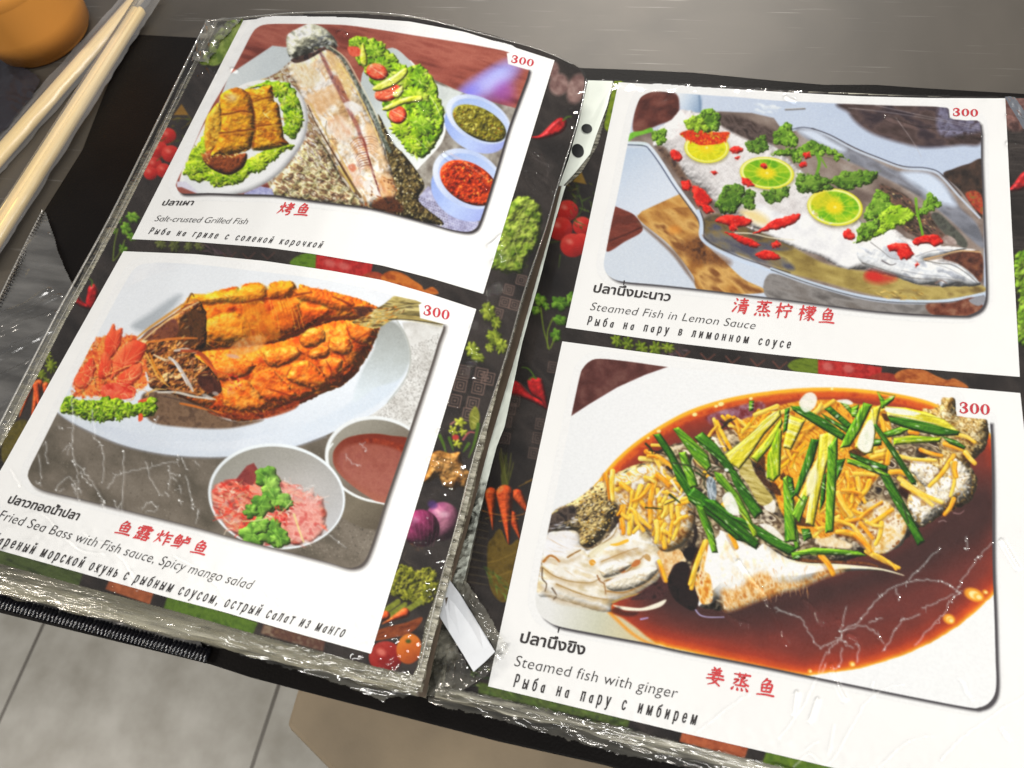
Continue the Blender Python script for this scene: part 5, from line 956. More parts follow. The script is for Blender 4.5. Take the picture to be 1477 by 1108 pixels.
    # ---------------- left page, bottom strip under the lower card
    c.fill([(-40,780), (120,826), (112,850), (-40,805)], NZ([(60,72,38), (84,98,54), (50,60,36)], 6, 3, .3, 4), 2, False)
    c.fill([(158,836), (222,854), (216,872), (152,850)], NZ([(150,84,52), (176,104,66)], 7, 3), 2, False)
    c.fill([(242,858), (372,898), (364,916), (236,878)], NZ([(70,98,28), (98,126,42), (80,108,34)], 7, 4), 2, False)
    c.fill([(380,900), (470,922), (466,940), (376,914)], NZ([(120,90,70), (96,64,54), (140,120,100)], 8, 4), 3, False)
    # ---------------- right page, inner margin
    c.fill([(884,116), (900,118), (892,150), (884,186), (872,184), (876,150)], NZ([(110,134,24), (146,166,36), (96,120,30)], 6, 4), 2)
    c.fill([(826,262), (838,246), (846,266)], (140,110,40), 1.5, False); c.dabs(16, [(820,262), (860,250), (856,290), (826,290)], [(120,104,40), (84,96,36), (60,80,30)], (5,10), (1.4,3), .4, 1)
    for x, y, r in ((840,326,14), (818,304,16), (838,352,16), (808,330,18), (826,354,18)): tomato(x, y, r)
    for q in ([(836,282), (840,300), (828,318)], [(828,318), (846,326)], [(836,300), (850,306)], [(790,350), (806,348)], [(808,368), (806,386)], [(840,290), (852,284)]): c.line(q, 2, (84,110,40), 1, .85)
    c.dabs(26, [(828,284), (856,286), (850,330), (824,322)], [(84,116,40), (120,150,60), (60,90,30)], (3,8), (1,2), .8, 1)
    for x, y, r in ((779,433,12), (808,438,15), (824,430,10), (772,448,9), (808,462,11), (802,484,11), (788,442,7)): c.leaf(x, y, r, PG, R.uniform(0, 2), 5, int(x * y), .3)
    for q in ([(780,444), (784,474), (792,504)], [(798,458), (790,478), (790,502)], [(800,488), (794,502)]): c.line(q, 2, (120,140,50), 1.8)
    chili([(741,549), (750,553), (764,568), (782,578), (792,586), (790,592), (772,582), (752,574), (736,568), (738,556)]); chili([(761,549), (770,545), (781,547), (786,562), (790,580), (788,588), (780,578), (766,568)], stem=[(772,546), (766,536), (760,531), (753,530)])
    c.line([(763,548), (768,544), (774,546)], 2.4, (86,120,36), 2)
    for x, y in ((736,590), (730,608), (728,632), (780,612), (776,632), (770,654), (798,530), (742,578)): square(x, y, 6.5, .15, .4)
    for i in range(30):
        x, y = 727 + R.uniform(-8, 14), 668 + R.uniform(-24, 30)
        c.line([(x, y), (727 + R.uniform(-3, 6), 704)], 1.4, R.choice([(96,100,40), (130,130,60), (76,84,30)]), 1, .7)
    c.line([(758,696), (772,690), (748,702)], 1.4, (170,130,50), 1, .8)
    carrot(746, 714, 768, 748, 17); carrot(738, 744, 752, 782, 14); carrot(708, 712, 711, 764, 18); carrot(728, 712, 734, 788, 25)
    c.line([(694,736), (716,742), (744,744), (770,736)], 1.2, (236,150,60), 1, .7); c.line([(720,752), (748,748)], 1.2, (246,160,60), 1, .7)
    c.fill([(712,774), (722,764), (734,786), (748,778), (752,800), (748,830), (740,860), (724,868), (708,850), (703,810)], NZ([(92,74,22), (124,100,36), (108,88,30)], 9, 3), 1.8)
    c.fill([(703,790), (712,774), (722,764), (731,790), (745,786), (748,815), (742,856), (722,868), (706,840)], NZ([(92,74,22), (120,98,36), (106,86,30)], 9, 3), 1.8)
    for q in ([(704,812), (724,806), (744,796)], [(704,834), (726,828), (744,822)], [(700,748), (712,746)]): c.line(q, 1.2, (170,140,64), 1, .6)
    for i in range(9): c.line([(668 + (8 - i) * 1.5, 750 + i * 11), (704, 756 + i * 11)], 1.4, (130,116,84), 1, .6)
    c.dabs(34, [(700,816), (730,840), (738,866), (720,860), (704,840)], [(60,84,36), (90,120,50), (120,150,70)], (5,14), (1.2,2.6), .9, .6)
    c.dabs(60, [(680,950), (712,970), (760,1000), (830,1022), (900,1040), (900,1056), (800,1030), (690,1000)], [(60,90,44), (96,128,60), (40,64,30), (120,150,80), (160,176,110)], (6,16), (2,4), .4, .6)
    c.fill([(690,984), (720,990), (830,1016), (910,1036), (905,1050), (800,1026), (690,1000)], NZ([(70,92,40), (110,136,54), (90,112,46)], 7, 3), 3, False, .7)
    c.fill([(985,1052), (1080,1076), (1074,1094), (980,1070)], NZ([(160,80,48), (196,110,70)], 8, 3), 2, False)
    c.fill([(1106,1082), (1210,1110), (1200,1130), (1100,1100)], NZ([(84,116,30), (120,146,40)], 7, 4), 2, False)
    # ---------------- right page, band between the cards
    for x, y, r in ((890,492,11), (906,496,12), (926,502,12), (946,504,13), (964,502,11)): c.leaf(x, y, r, [(84,104,20), (124,144,36), (150,166,56)], R.uniform(0, 2), 7, int(x + y), .45)
    c.dabs(20, [(955,500), (990,506), (980,518), (956,512)], [(110,80,96), (140,110,120), (90,64,80)], (5,12), (1,2), .8, .8)
    for x in (984, 1020, 1056, 1092, 1124): c.line([(x - 9, 508 + (x - 1000) * .11), (x, 518 + (x - 1000) * .11), (x + 11, 509 + (x - 1000) * .11)], 2.6, (124,78,66), 2, .8, smooth=False)
    c.fill([(1136,528), (1150,518), (1181,518), (1182,542), (1152,538)], NZ([(84,104,20), (124,144,40), (96,116,26)], 3, 8, .2, 5), 1.4)
    c.fill([(1180,519), (1228,522), (1272,530), (1270,548), (1226,549), (1180,540)], NZ([(176,36,34), (206,58,54), (160,30,30)], 8, 5), 1.5, False)
    for x, y in ((1194,529), (1224,532)): c.ell(x, y, 8, 6, (216,130,122), .3, 4, .7)
    c.fill([(1250,548), (1268,538), (1290,540), (1304,552), (1280,554)], NZ([(150,50,40), (176,70,50)], 5, 5), 1.6)
    c.fill([(1290,542), (1304,533), (1330,533), (1350,542), (1366,548), (1376,546), (1392,554), (1396,560), (1376,558), (1340,556), (1304,554)], NZ([(176,96,40), (210,130,66), (160,80,34)], 7, 6, .2, 2), 1.5)
    # ---------------- right page, outer margin
    c.ell(1468, 160, 24, 30, NZ([(120,84,80), (160,120,112), (90,64,62)], 9, 3), .3, 6, .9)
    chili([(1452,276), (1462,266), (1474,250), (1490,244), (1500,256), (1484,270), (1466,276)])
    c.fill([(1464,372), (1480,360), (1520,370), (1520,500), (1478,498), (1466,488), (1470,440), (1462,400)], NZ([(84,120,28), (120,152,46), (150,176,70)], 10, 5, .6, 1.6), 1.6, True, 1, 5, 7, rel=(10, .8, 3, 9, .1))
    for i in range(40):
        y = R.uniform(190, 360); c.line([(1456, y), (1490, y + R.uniform(-3, 5))], 1, (104,96,92), .6, .4)
    c.develop(.6, 1.0, 1.0, .014)
    return c
# ------------------------------------------------------------------ mesh helpers
def link(name, me, mat=None, parent=None):
    o = bpy.data.objects.new(name, me); scene.collection.objects.link(o)
    if mat: me.materials.append(mat)
    if parent: o.parent = parent
    return o
def thing(name, label, cat, loc=(0, 0, 0), group=None):
    o = bpy.data.objects.new(name, None); scene.collection.objects.link(o); o.location = loc
    o.empty_display_size = .02
    return tag(o, label, cat, group)
def tag(o, label, cat, group=None):
    o['label'] = label; o['category'] = cat
    if group: o['group'] = group
    return o
def mesh_np(name, V, Q, smooth=True, col=None, attr='print', origin=None):
    """mesh from numpy: V in mm, Q quads or triangles"""
    me = bpy.data.meshes.new(name); n = len(V); f, k = Q.shape
    V = np.asarray(V, float) * MM
    if origin is not None: V = V - np.array(origin)
    me.vertices.add(n); me.vertices.foreach_set('co', V.astype(np.float32).ravel())
    me.loops.add(f * k); me.loops.foreach_set('vertex_index', Q.astype(np.int32).ravel())
    me.polygons.add(f); me.polygons.foreach_set('loop_start', np.arange(0, f * k, k, dtype=np.int32))
    try: me.polygons.foreach_set('loop_total', np.full(f, k, np.int32))
    except Exception: pass
    me.polygons.foreach_set('use_smooth', np.full(f, smooth))
    if col is not None:
        a = me.color_attributes.new(attr, 'FLOAT_COLOR', 'POINT')
        c = np.ones((n, 4), np.float32); c[:, :col.shape[1]] = col
        a.data.foreach_set('color', c.ravel())
    me.update(calc_edges=True); me.validate()
    return me
def mesh_pd(name, verts, faces, smooth=False):
    me = bpy.data.meshes.new(name); me.from_pydata([tuple(np.array(v) * MM) for v in verts], [], faces)
    me.update()
    if smooth: me.polygons.foreach_set('use_smooth', [True] * len(me.polygons))
    return me
def to_lin(c): return np.where(c <= .04045, c / 12.92, ((np.clip(c, 0, 1) + .055) / 1.055) ** 2.4)
ALB = 0.86          # paper under the inks
def px_grid(name, x0, y0, x1, y1, step, h, dz, keep, color=None, zfun=None):
    """sheet cut from a fine grid; keep(X, Y) says which cells belong; color(X, Y) gives the printed colour"""
    xs = np.arange(x0, x1 + step, step); ys = np.arange(y0, y1 + step, step)
    X, Y = np.meshgrid(xs, ys); ny, nx = X.shape
    K = keep((X[:-1, :-1] + X[1:, 1:]) / 2, (Y[:-1, :-1] + Y[1:, 1:]) / 2)
    idx = np.arange(nx * ny).reshape(ny, nx)
    Q = np.stack([idx[:-1, :-1], idx[1:, :-1], idx[1:, 1:], idx[:-1, 1:]], -1)[K]
    used = np.unique(Q); remap = np.full(nx * ny, -1); remap[used] = np.arange(len(used))
    px = X.ravel()[used]; py = Y.ravel()[used]
    P = unproj(px, py, h, dz)
    if zfun is not None: P[:, 2] += zfun(px, py, P)
    col = None if color is None else color(px, py)
    return mesh_np(name, P, remap[Q], True, col)
def poly_px(name, pts, h, dz, smooth=True, thick=0.0):
    """thin plate whose outline is given in photo pixels"""
    P = unproj([p[0] for p in pts], [p[1] for p in pts], h, dz)
    n = len(pts)
    V = [tuple(p) for p in P]
    faces = [tuple(range(n))]
    if thick:
        V += [(p[0], p[1], p[2] - thick) for p in P]
        faces += [tuple(range(2 * n - 1, n - 1, -1))] + [(i, i + n, (i + 1) % n + n, (i + 1) % n) for i in range(n)]
    return mesh_pd(name, V, faces)
def coons(top, bot, left, right, nu, nv):
    def at(line, t):
        L = np.array(line, float); d = np.r_[0, np.cumsum(np.hypot(*np.diff(L, axis=0).T))]; d /= d[-1]
        return np.stack([np.interp(t, d, L[:, 0]), np.interp(t, d, L[:, 1])], -1)
    u = np.linspace(0, 1, nu); v = np.linspace(0, 1, nv)
    T, B, Lf, Rt = at(top, u), at(bot, u), at(left, v), at(right, v)
    U, V = np.meshgrid(u, v); U = U[..., None]; V = V[..., None]
    c00, c10, c01, c11 = T[0], T[-1], B[0], B[-1]
    return (1 - V) * T[None] + V * B[None] + (1 - U) * Lf[:, None] + U * Rt[:, None] - ((1 - U) * (1 - V) * c00 + U * (1 - V) * c10 + (1 - U) * V * c01 + U * V * c11)
def sheet(name, G, h, dz, zfun=None, col=None):
    ny, nx = G.shape[:2]
    P = unproj(G[..., 0].ravel(), G[..., 1].ravel(), h, dz)
    if zfun is not None: P[:, 2] += zfun(G[..., 0].ravel(), G[..., 1].ravel(), P)
    idx = np.arange(nx * ny).reshape(ny, nx)
    Q = np.stack([idx[:-1, :-1], idx[1:, :-1], idx[1:, 1:], idx[:-1, 1:]], -1).reshape(-1, 4)
    return mesh_np(name, P, Q, True, col)

# ------------------------------------------------------------------ materials
def mat(name):
    m = bpy.data.materials.new(name); m.use_nodes = True
    nt = m.node_tree; nt.nodes.clear()
    return m, nt, nt.nodes.new, nt.links.new
def principled(name, color, rough=.5, metal=0.0, var=0.0, scale=40.0, bump=0.0, bscale=200.0, spec=.5, stretch=(1, 1, 1), coat=0.0, trans=0.0):
    m, nt, N, L = mat(name)
    out = N('ShaderNodeOutputMaterial'); b = N('ShaderNodeBsdfPrincipled'); L(b.outputs[0], out.inputs[0])
    b.inputs['Base Color'].default_value = (*color, 1); b.inputs['Roughness'].default_value = rough; b.inputs['Metallic'].default_value = metal
    b.inputs['Specular IOR Level'].default_value = spec; b.inputs['Coat Weight'].default_value = coat; b.inputs['Transmission Weight'].default_value = trans
    tc = N('ShaderNodeTexCoord'); mp = N('ShaderNodeMapping'); L(tc.outputs['Object'], mp.inputs[0]); mp.inputs['Scale'].default_value = stretch
    if var:
        n = N('ShaderNodeTexNoise'); n.inputs['Scale'].default_value = scale; n.inputs['Detail'].default_value = 5; L(mp.outputs[0], n.inputs['Vector'])
        r = N('ShaderNodeValToRGB'); L(n.outputs['Fac'], r.inputs[0])
        r.color_ramp.elements[0].position = .3; r.color_ramp.elements[1].position = .7
        r.color_ramp.elements[0].color = (*[c * (1 - var) for c in color], 1); r.color_ramp.elements[1].color = (*[min(1, c * (1 + var)) for c in color], 1)
        L(r.outputs[0], b.inputs['Base Color'])
    if bump:
        n = N('ShaderNodeTexNoise'); n.inputs['Scale'].default_value = bscale; n.inputs['Detail'].default_value = 3; L(mp.outputs[0], n.inputs['Vector'])
        bp = N('ShaderNodeBump'); bp.inputs['Strength'].default_value = bump; bp.inputs['Distance'].default_value = .001; L(n.outputs['Fac'], bp.inputs['Height']); L(bp.outputs[0], b.inputs['Normal'])
    return m
def print_mat(name):
    m, nt, N, L = mat(name)
    out = N('ShaderNodeOutputMaterial'); b = N('ShaderNodeBsdfPrincipled'); L(b.outputs[0], out.inputs[0])
    a = N('ShaderNodeVertexColor'); a.layer_name = 'print'
    tc = N('ShaderNodeTexCoord'); n = N('ShaderNodeTexNoise'); n.inputs['Scale'].default_value = 900; n.inputs['Detail'].default_value = 2; L(tc.outputs['Object'], n.inputs['Vector'])
    mr = N('ShaderNodeMapRange'); L(n.outputs['Fac'], mr.inputs[0]); mr.inputs[3].default_value = .93; mr.inputs[4].default_value = 1.07
    mx = N('ShaderNodeMix'); mx.data_type = 'RGBA'; mx.blend_type = 'MULTIPLY'; mx.inputs[0].default_value = 1
    L(a.outputs[0], mx.inputs[6]); L(mr.outputs[0], mx.inputs[7]); L(mx.outputs[2], b.inputs['Base Color'])
    b.inputs['Roughness'].default_value = .65; b.inputs['Specular IOR Level'].default_value = .1
    return m
def film_mat(name, milk=.05, tint=(.9, .9, .88), rough=.07, bump=.25, bscale=60, gloss=1.0, scuff_sparkle=False, stretch=(1, 1, 1), detail=3.0, dist=.002, milkvar=.0):
    """clear plastic: mirror by Fresnel over a see-through sheet with a little milky haze"""
    m, nt, N, L = mat(name)
    out = N('ShaderNodeOutputMaterial')
    tc = N('ShaderNodeTexCoord'); mp = N('ShaderNodeMapping'); mp.inputs['Scale'].default_value = stretch; L(tc.outputs['Object'], mp.inputs[0])
    n = N('ShaderNodeTexNoise'); n.inputs['Scale'].default_value = bscale; n.inputs['Detail'].default_value = detail; n.inputs['Distortion'].default_value = .6; L(mp.outputs[0], n.inputs['Vector'])
    bp = N('ShaderNodeBump'); bp.inputs['Strength'].default_value = bump; bp.inputs['Distance'].default_value = dist; L(n.outputs['Fac'], bp.inputs['Height'])
    fr = N('ShaderNodeFresnel'); fr.inputs[0].default_value = 1.46; L(bp.outputs[0], fr.inputs['Normal'])
    fm = N('ShaderNodeMath'); fm.operation = 'MULTIPLY'; fm.inputs[1].default_value = gloss; L(fr.outputs[0], fm.inputs[0])
    tr = N('ShaderNodeBsdfTransparent'); tr.inputs[0].default_value = (.985, .985, .975, 1)
    df = N('ShaderNodeBsdfDiffuse'); df.inputs[0].default_value = (*tint, 1)
    mk = N('ShaderNodeMixShader'); mk.inputs[0].default_value = milk; L(tr.outputs[0], mk.inputs[1]); L(df.outputs[0], mk.inputs[2])
    fac = None
    if milkvar:
        n2 = N('ShaderNodeTexNoise'); n2.inputs['Scale'].default_value = bscale * 1.7; n2.inputs['Detail'].default_value = 4; L(mp.outputs[0], n2.inputs['Vector'])
        r2 = N('ShaderNodeMapRange'); r2.inputs[1].default_value = .35; r2.inputs[2].default_value = .7; r2.inputs[3].default_value = max(0, milk - milkvar); r2.inputs[4].default_value = min(1, milk + milkvar); L(n2.outputs['Fac'], r2.inputs[0])
        fac = r2.outputs[0]; L(fac, mk.inputs[0])
    if scuff_sparkle:
        a = N('ShaderNodeVertexColor'); a.layer_name = 'print'
        sp = N('ShaderNodeSeparateColor'); L(a.outputs[0], sp.inputs[0])
        ad = N('ShaderNodeMath'); ad.operation = 'ADD'; ad.use_clamp = True; ad.inputs[1].default_value = milk; L(sp.outputs[0], ad.inputs[0])
        if fac: L(fac, ad.inputs[1])
        L(ad.outputs[0], mk.inputs[0])
    gl = N('ShaderNodeBsdfGlossy'); gl.inputs['Roughness'].default_value = rough; L(bp.outputs[0], gl.inputs['Normal'])
    ms = N('ShaderNodeMixShader'); L(fm.outputs[0], ms.inputs[0]); L(mk.outputs[0], ms.inputs[1]); L(gl.outputs[0], ms.inputs[2]); L(ms.outputs[0], out.inputs[0])
    return m

def steel_mat():
    m, nt, N, L = mat('brushed_steel')
    out = N('ShaderNodeOutputMaterial'); b = N('ShaderNodeBsdfPrincipled'); L(b.outputs[0], out.inputs[0])
    tc = N('ShaderNodeTexCoord')
    n = N('ShaderNodeTexNoise'); n.inputs['Scale'].default_value = 7; n.inputs['Detail'].default_value = 8; n.inputs['Distortion'].default_value = 1.2; L(tc.outputs['Object'], n.inputs['Vector'])
    r = N('ShaderNodeValToRGB'); L(n.outputs['Fac'], r.inputs[0]); r.color_ramp.elements[0].position = .3; r.color_ramp.elements[1].position = .72
    r.color_ramp.elements[0].color = (.046, .040, .032, 1); r.color_ramp.elements[1].color = (.086, .074, .059, 1)
    # scratches: thin bright lines in a few directions
    add = None
    for k, (ang, sc, thr) in enumerate(((.5, 15, .70), (-.35, 19, .70), (1.2, 13, .71), (-1.0, 17, .71))):
        mp = N('ShaderNodeMapping'); mp.inputs['Rotation'].default_value = (0, 0, ang); mp.inputs['Scale'].default_value = (1, 40, 1); mp.inputs['Location'].default_value = (k * 3.1, k, 0); L(tc.outputs['Object'], mp.inputs[0])
        s = N('ShaderNodeTexNoise'); s.inputs['Scale'].default_value = sc; s.inputs['Detail'].default_value = 2; L(mp.outputs[0], s.inputs['Vector'])
        mr = N('ShaderNodeMapRange'); mr.inputs[1].default_value = thr; mr.inputs[2].default_value = thr + .11; L(s.outputs['Fac'], mr.inputs[0])
        if add is None: add = mr.outputs[0]
        else:
            ma = N('ShaderNodeMath'); ma.operation = 'MAXIMUM'; L(add, ma.inputs[0]); L(mr.outputs[0], ma.inputs[1]); add = ma.outputs[0]
    mx = N('ShaderNodeMix'); mx.data_type = 'RGBA'; L(add, mx.inputs[0]); L(r.outputs[0], mx.inputs[6]); mx.inputs[7].default_value = (.22, .208, .19, 1)
    L(mx.outputs[2], b.inputs['Base Color'])
    b.inputs['Metallic'].default_value = .25; b.inputs['Roughness'].default_value = .42
    n3 = N('ShaderNodeTexNoise'); n3.inputs['Scale'].default_value = 60; n3.inputs['Detail'].default_value = 4; L(tc.outputs['Object'], n3.inputs['Vector'])
    bp = N('ShaderNodeBump'); bp.inputs['Strength'].default_value = .08; bp.inputs['Distance'].default_value = .001; L(n3.outputs['Fac'], bp.inputs['Height']); L(bp.outputs[0], b.inputs['Normal'])
    return m
def tile_mat():
    m, nt, N, L = mat('floor_tiles')
    out = N('ShaderNodeOutputMaterial'); b = N('ShaderNodeBsdfPrincipled'); L(b.outputs[0], out.inputs[0])
    tc = N('ShaderNodeTexCoord')
    n = N('ShaderNodeTexNoise'); n.inputs['Scale'].default_value = 16; n.inputs['Detail'].default_value = 9; L(tc.outputs['Object'], n.inputs['Vector'])
    r = N('ShaderNodeValToRGB'); L(n.outputs['Fac'], r.inputs[0]); r.color_ramp.elements[0].position = .3; r.color_ramp.elements[1].position = .7
    r.color_ramp.elements[0].color = (.24, .226, .186, 1); r.color_ramp.elements[1].color = (.41, .396, .35, 1)
    sp = N('ShaderNodeSeparateXYZ'); L(tc.outputs['Object'], sp.inputs[0])
    gr = None
    for ax, off in ((0, .44), (1, .62)):
        a = N('ShaderNodeMath'); a.operation = 'ADD'; a.inputs[1].default_value = off + 8 * .38; L(sp.outputs[ax], a.inputs[0])
        q = N('ShaderNodeMath'); q.operation = 'MODULO'; q.inputs[1].default_value = .38; L(a.outputs[0], q.inputs[0])
        c = N('ShaderNodeMath'); c.operation = 'LESS_THAN'; c.inputs[1].default_value = .0055; L(q.outputs[0], c.inputs[0])
        if gr is None: gr = c.outputs[0]
        else:
            mm = N('ShaderNodeMath'); mm.operation = 'MAXIMUM'; L(gr, mm.inputs[0]); L(c.outputs[0], mm.inputs[1]); gr = mm.outputs[0]
    mx = N('ShaderNodeMix'); mx.data_type = 'RGBA'; L(gr, mx.inputs[0]); L(r.outputs[0], mx.inputs[6]); mx.inputs[7].default_value = (.075, .066, .052, 1)
    L(mx.outputs[2], b.inputs['Base Color']); b.inputs['Roughness'].default_value = .35
    return m

M_PRINT = print_mat('printed_paper')
M_CARD = principled('white_card', (ALB, ALB * .995, ALB * .985), .55, var=.028, scale=16, spec=.2, bump=.05, bscale=60)
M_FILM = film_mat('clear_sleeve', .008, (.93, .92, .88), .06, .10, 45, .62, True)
M_LAYER = film_mat('worn_sleeve_edges', .34, (.44, .41, .30), .12, .45, 420, 1.3, False, (.05, 1, 1), 3, .002, .30)
M_LAYER2 = film_mat('worn_sleeve_dark', .30, (.22, .20, .135), .12, .45, 420, 1.3, False, (.05, 1, 1), 3, .002, .28)
M_LAYER3 = film_mat('worn_sleeve_pale', .40, (.70, .66, .53), .12, .45, 420, 1.4, False, (.05, 1, 1), 3, .002, .36)
M_CRUMP = film_mat('crumpled_plastic', .07, (.80, .76, .60), .13, .22, 60, 1.7, False, (.2, 1, 1), 1, .004, .06)
M_SEAM = film_mat('welded_seam', .22, (.70, .66, .58), .2, .3, 200, .8)
M_POCKET = film_mat('pocket_film', .13, (.62, .60, .56), .16, .25, 14, 1.3, False, (1, 5, 1), 3, .004, .05)
M_COVER = principled('black_cover', (.0038, .0030, .0026), .45, var=.25, scale=30, bump=.12, bscale=900, spec=.09)
M_TEETH = principled('zip_teeth', (.006, .006, .008), .16, spec=.8)
M_INK = principled('black_ink', (.035, .030, .030), .6, spec=.2, var=.2, scale=600)
M_RED = principled('red_ink', (.62, .055, .06), .6, spec=.2, var=.12, scale=600)
M_REDP = principled('price_red', (.56, .035, .05), .6, spec=.2, var=.1, scale=600)
M_STRIP = principled('binding_strip', (.66, .70, .62), .4, var=.08, scale=60, spec=.4)
M_HOLE = principled('punched_hole', (.01, .012, .012), .6, var=.1, scale=200)
M_TAB = principled('torn_tab', (.50, .515, .53), .65, var=.06, scale=90, bump=.3, bscale=150)

# ------------------------------------------------------------------ setting: floor, table
def box(name, x0, x1, y0, y1, z0, z1, m, parent=None, bevel=0.0):
    V = [(x, y, z) for z in (z0, z1) for y in (y0, y1) for x in (x0, x1)]
    me = mesh_pd(name, V, [(0, 2, 3, 1), (4, 5, 7, 6), (0, 1, 5, 4), (2, 6, 7, 3), (0, 4, 6, 2), (1, 3, 7, 5)])
    o = link(name, me, m, parent)
    if bevel:
        b = o.modifiers.new('bevel', 'BEVEL'); b.width = bevel * MM; b.segments = 3
    return o
fl = link('floor', mesh_pd('floor', [(-6000, -6000, 0), (6000, -6000, 0), (6000, 6000, 0), (-6000, 6000, 0)], [(0, 1, 2, 3)]), tile_mat())
fl.location = (0, 0, -.76); fl['kind'] = 'structure'
M_STEEL = steel_mat()
table = thing('steel_table', 'scratched grey stainless steel table under the open menu', 'table', (0, .2, -.76))
def at_table(o): o.location = (0, -.2, .76); return o
at_table(box('table_top', -900, 900, -280, 760, -54, -12, M_STEEL, table, 4))
for x, y in ((-840, -220), (840, -220), (-840, 700), (840, 700)):
    at_table(box('leg', x - 20, x + 20, y - 20, y + 20, -760, -54.5, M_STEEL, table, 2))

# stool by the table
M_TAN = principled('tan_vinyl', (.24, .185, .115), .5, var=.3, scale=9, bump=.1, bscale=300)
stool = thing('stool', 'tan stool seat seen below the black cover edge', 'stool', (-.02, -.2, -.76))
seat = [(-213, -324), (-216, -200), (-210, -90), (-150, -50), (110, -50), (170, -90), (180, -230), (150, -350), (60, -420), (-40, -414), (-110, -374)]
seat = [seat[0]] + [tuple(q) for q in spline(seat[1:], False, 5)]
V = [(x, y, -322) for x, y in seat] + [(x, y, -362) for x, y in seat]; n = len(seat)
so = link('seat', mesh_pd('seat', V, [tuple(range(n - 1, -1, -1)), tuple(range(n, 2 * n))] + [(i, (i + 1) % n, (i + 1) % n + n, i + n) for i in range(n)]), M_TAN, stool)
so.location = (.02, .2, .76); bv = so.modifiers.new('bevel', 'BEVEL'); bv.width = .004; bv.segments = 2
for x, y in ((-170, -290), (-170, -100), (130, -100), (110, -320)):
    box('leg', x - 15, x + 15, y - 15, y + 15, -760, -362.5, M_TAN, stool).location = (.02, .2, .76)

# ------------------------------------------------------------------ the menu folder
folder = thing('menu_folder', 'open black menu folder with four fish dish cards in worn clear sleeves', 'menu', (0, 0, 0))
cover_px = [(197, 49), (189, 51), (183, 58), (160, 108), (118, 216), (64, 302), (0, 436), (-70, 580), (-130, 720), (-130, 846), (0, 884), (150, 921), (302, 958), (360, 977), (482, 1009), (600, 1039), (720, 1070), (868, 1103), (1000, 1140), (1300, 1218), (1660, 1300), (1660, 144), (1477, 134.5), (1336, 126.5), (1263, 121.5), (1190, 121.5), (1117, 115.6), (1000, 104), (902, 99.5), (843, 97.5), (600, 80), (400, 60)]
cv = link('cover', poly_px('cover', cover_px, FL(-10.0), 0.0, False, 1.6), M_COVER, folder)
bv = cv.modifiers.new('bevel', 'BEVEL'); bv.width = .0007; bv.segments = 2
# stitched rim of the cover along its lower edge
def tube_px(name, pts, h, dz, r, m, parent, seg=8):
    S = spline(pts, False, 6); P = unproj(S[:, 0], S[:, 1], h, dz); V = []; Fc = []
    for i, p in enumerate(P):
        d = P[min(i + 1, len(P) - 1)] - P[max(i - 1, 0)]; d /= np.linalg.norm(d)
        a = np.cross(d, (0, 0, 1.0)); a /= np.linalg.norm(a); b = np.cross(a, d)
        for k in range(seg):
            t = 2 * math.pi * k / seg; V.append(p + r * (math.cos(t) * a + math.sin(t) * b))
    for i in range(len(P) - 1):
        for k in range(seg): Fc.append((i * seg + k, i * seg + (k + 1) % seg, (i + 1) * seg + (k + 1) % seg, (i + 1) * seg + k))
    Fc += [tuple(range(seg - 1, -1, -1)), tuple((len(P) - 1) * seg + k for k in range(seg))]
    return link(name, mesh_pd(name, V, Fc, True), m, parent)

# clear zip pocket on the left inside of the cover
pocket_px = np.array([(64, 304), (74, 330), (84, 362), (94, 388), (104, 410), (150, 470), (240, 700), (290, 930), (299, 948), (230, 932), (0, 868), (-120, 836), (-120, 700), (-60, 565), (0, 440), (40, 350)], float)
PRIDGE = [([(2, 458), (28, 446), (44, 438), (70, 420)], 1.1), ([(4, 466), (32, 453), (52, 444), (84, 428)], 1.1), ([(-10, 524), (16, 510), (65, 483), (90, 470)], 1.0), ([(0, 480), (40, 466), (80, 452)], .6), ([(-30, 560), (20, 536), (70, 512)], .8), ([(-20, 600), (40, 566)], .7), ([(20, 500), (60, 484), (110, 462)], .7), ([(-40, 480), (0, 462), (60, 436)], .8), ([(20, 380), (50, 350), (70, 340)], .4)]
def ridge_field(px, py, ridges, wid=1.6):
    z = np.zeros(len(px))
    for pts, amp in ridges:
        P = spline(pts, False, 4) if len(pts) > 2 else np.array(pts, float)
        m = (px > P[:, 0].min() - 8) & (px < P[:, 0].max() + 8) & (py > P[:, 1].min() - 8) & (py < P[:, 1].max() + 8)
        if not m.any(): continue
        X, Y = px[m], py[m]; d2 = np.full(X.shape, 1e9)
        for i in range(len(P) - 1):
            ax, ay = P[i]; ex, ey = P[i + 1] - P[i]; t = np.clip(((X - ax) * ex + (Y - ay) * ey) / (ex * ex + ey * ey + 1e-9), 0, 1)
            d2 = np.minimum(d2, (X - ax - t * ex) ** 2 + (Y - ay - t * ey) ** 2)
        z[m] = np.maximum(z[m], amp * np.exp(-d2 / (2 * wid * wid)))
    return z
me = px_grid('pocket', -120, 300, 300, 950, 1.2, FL(-8.6), 0, lambda X, Y: sdist(pocket_px, X, Y) > 0, None, lambda px, py, P: ridge_field(px, py, PRIDGE, 3.0) * 1.9 + (fbm(px / 40 + py / 90, py / 26, 5, 3) - .5) * 2.2)
pk = link('zip_pocket', me, M_POCKET, folder)
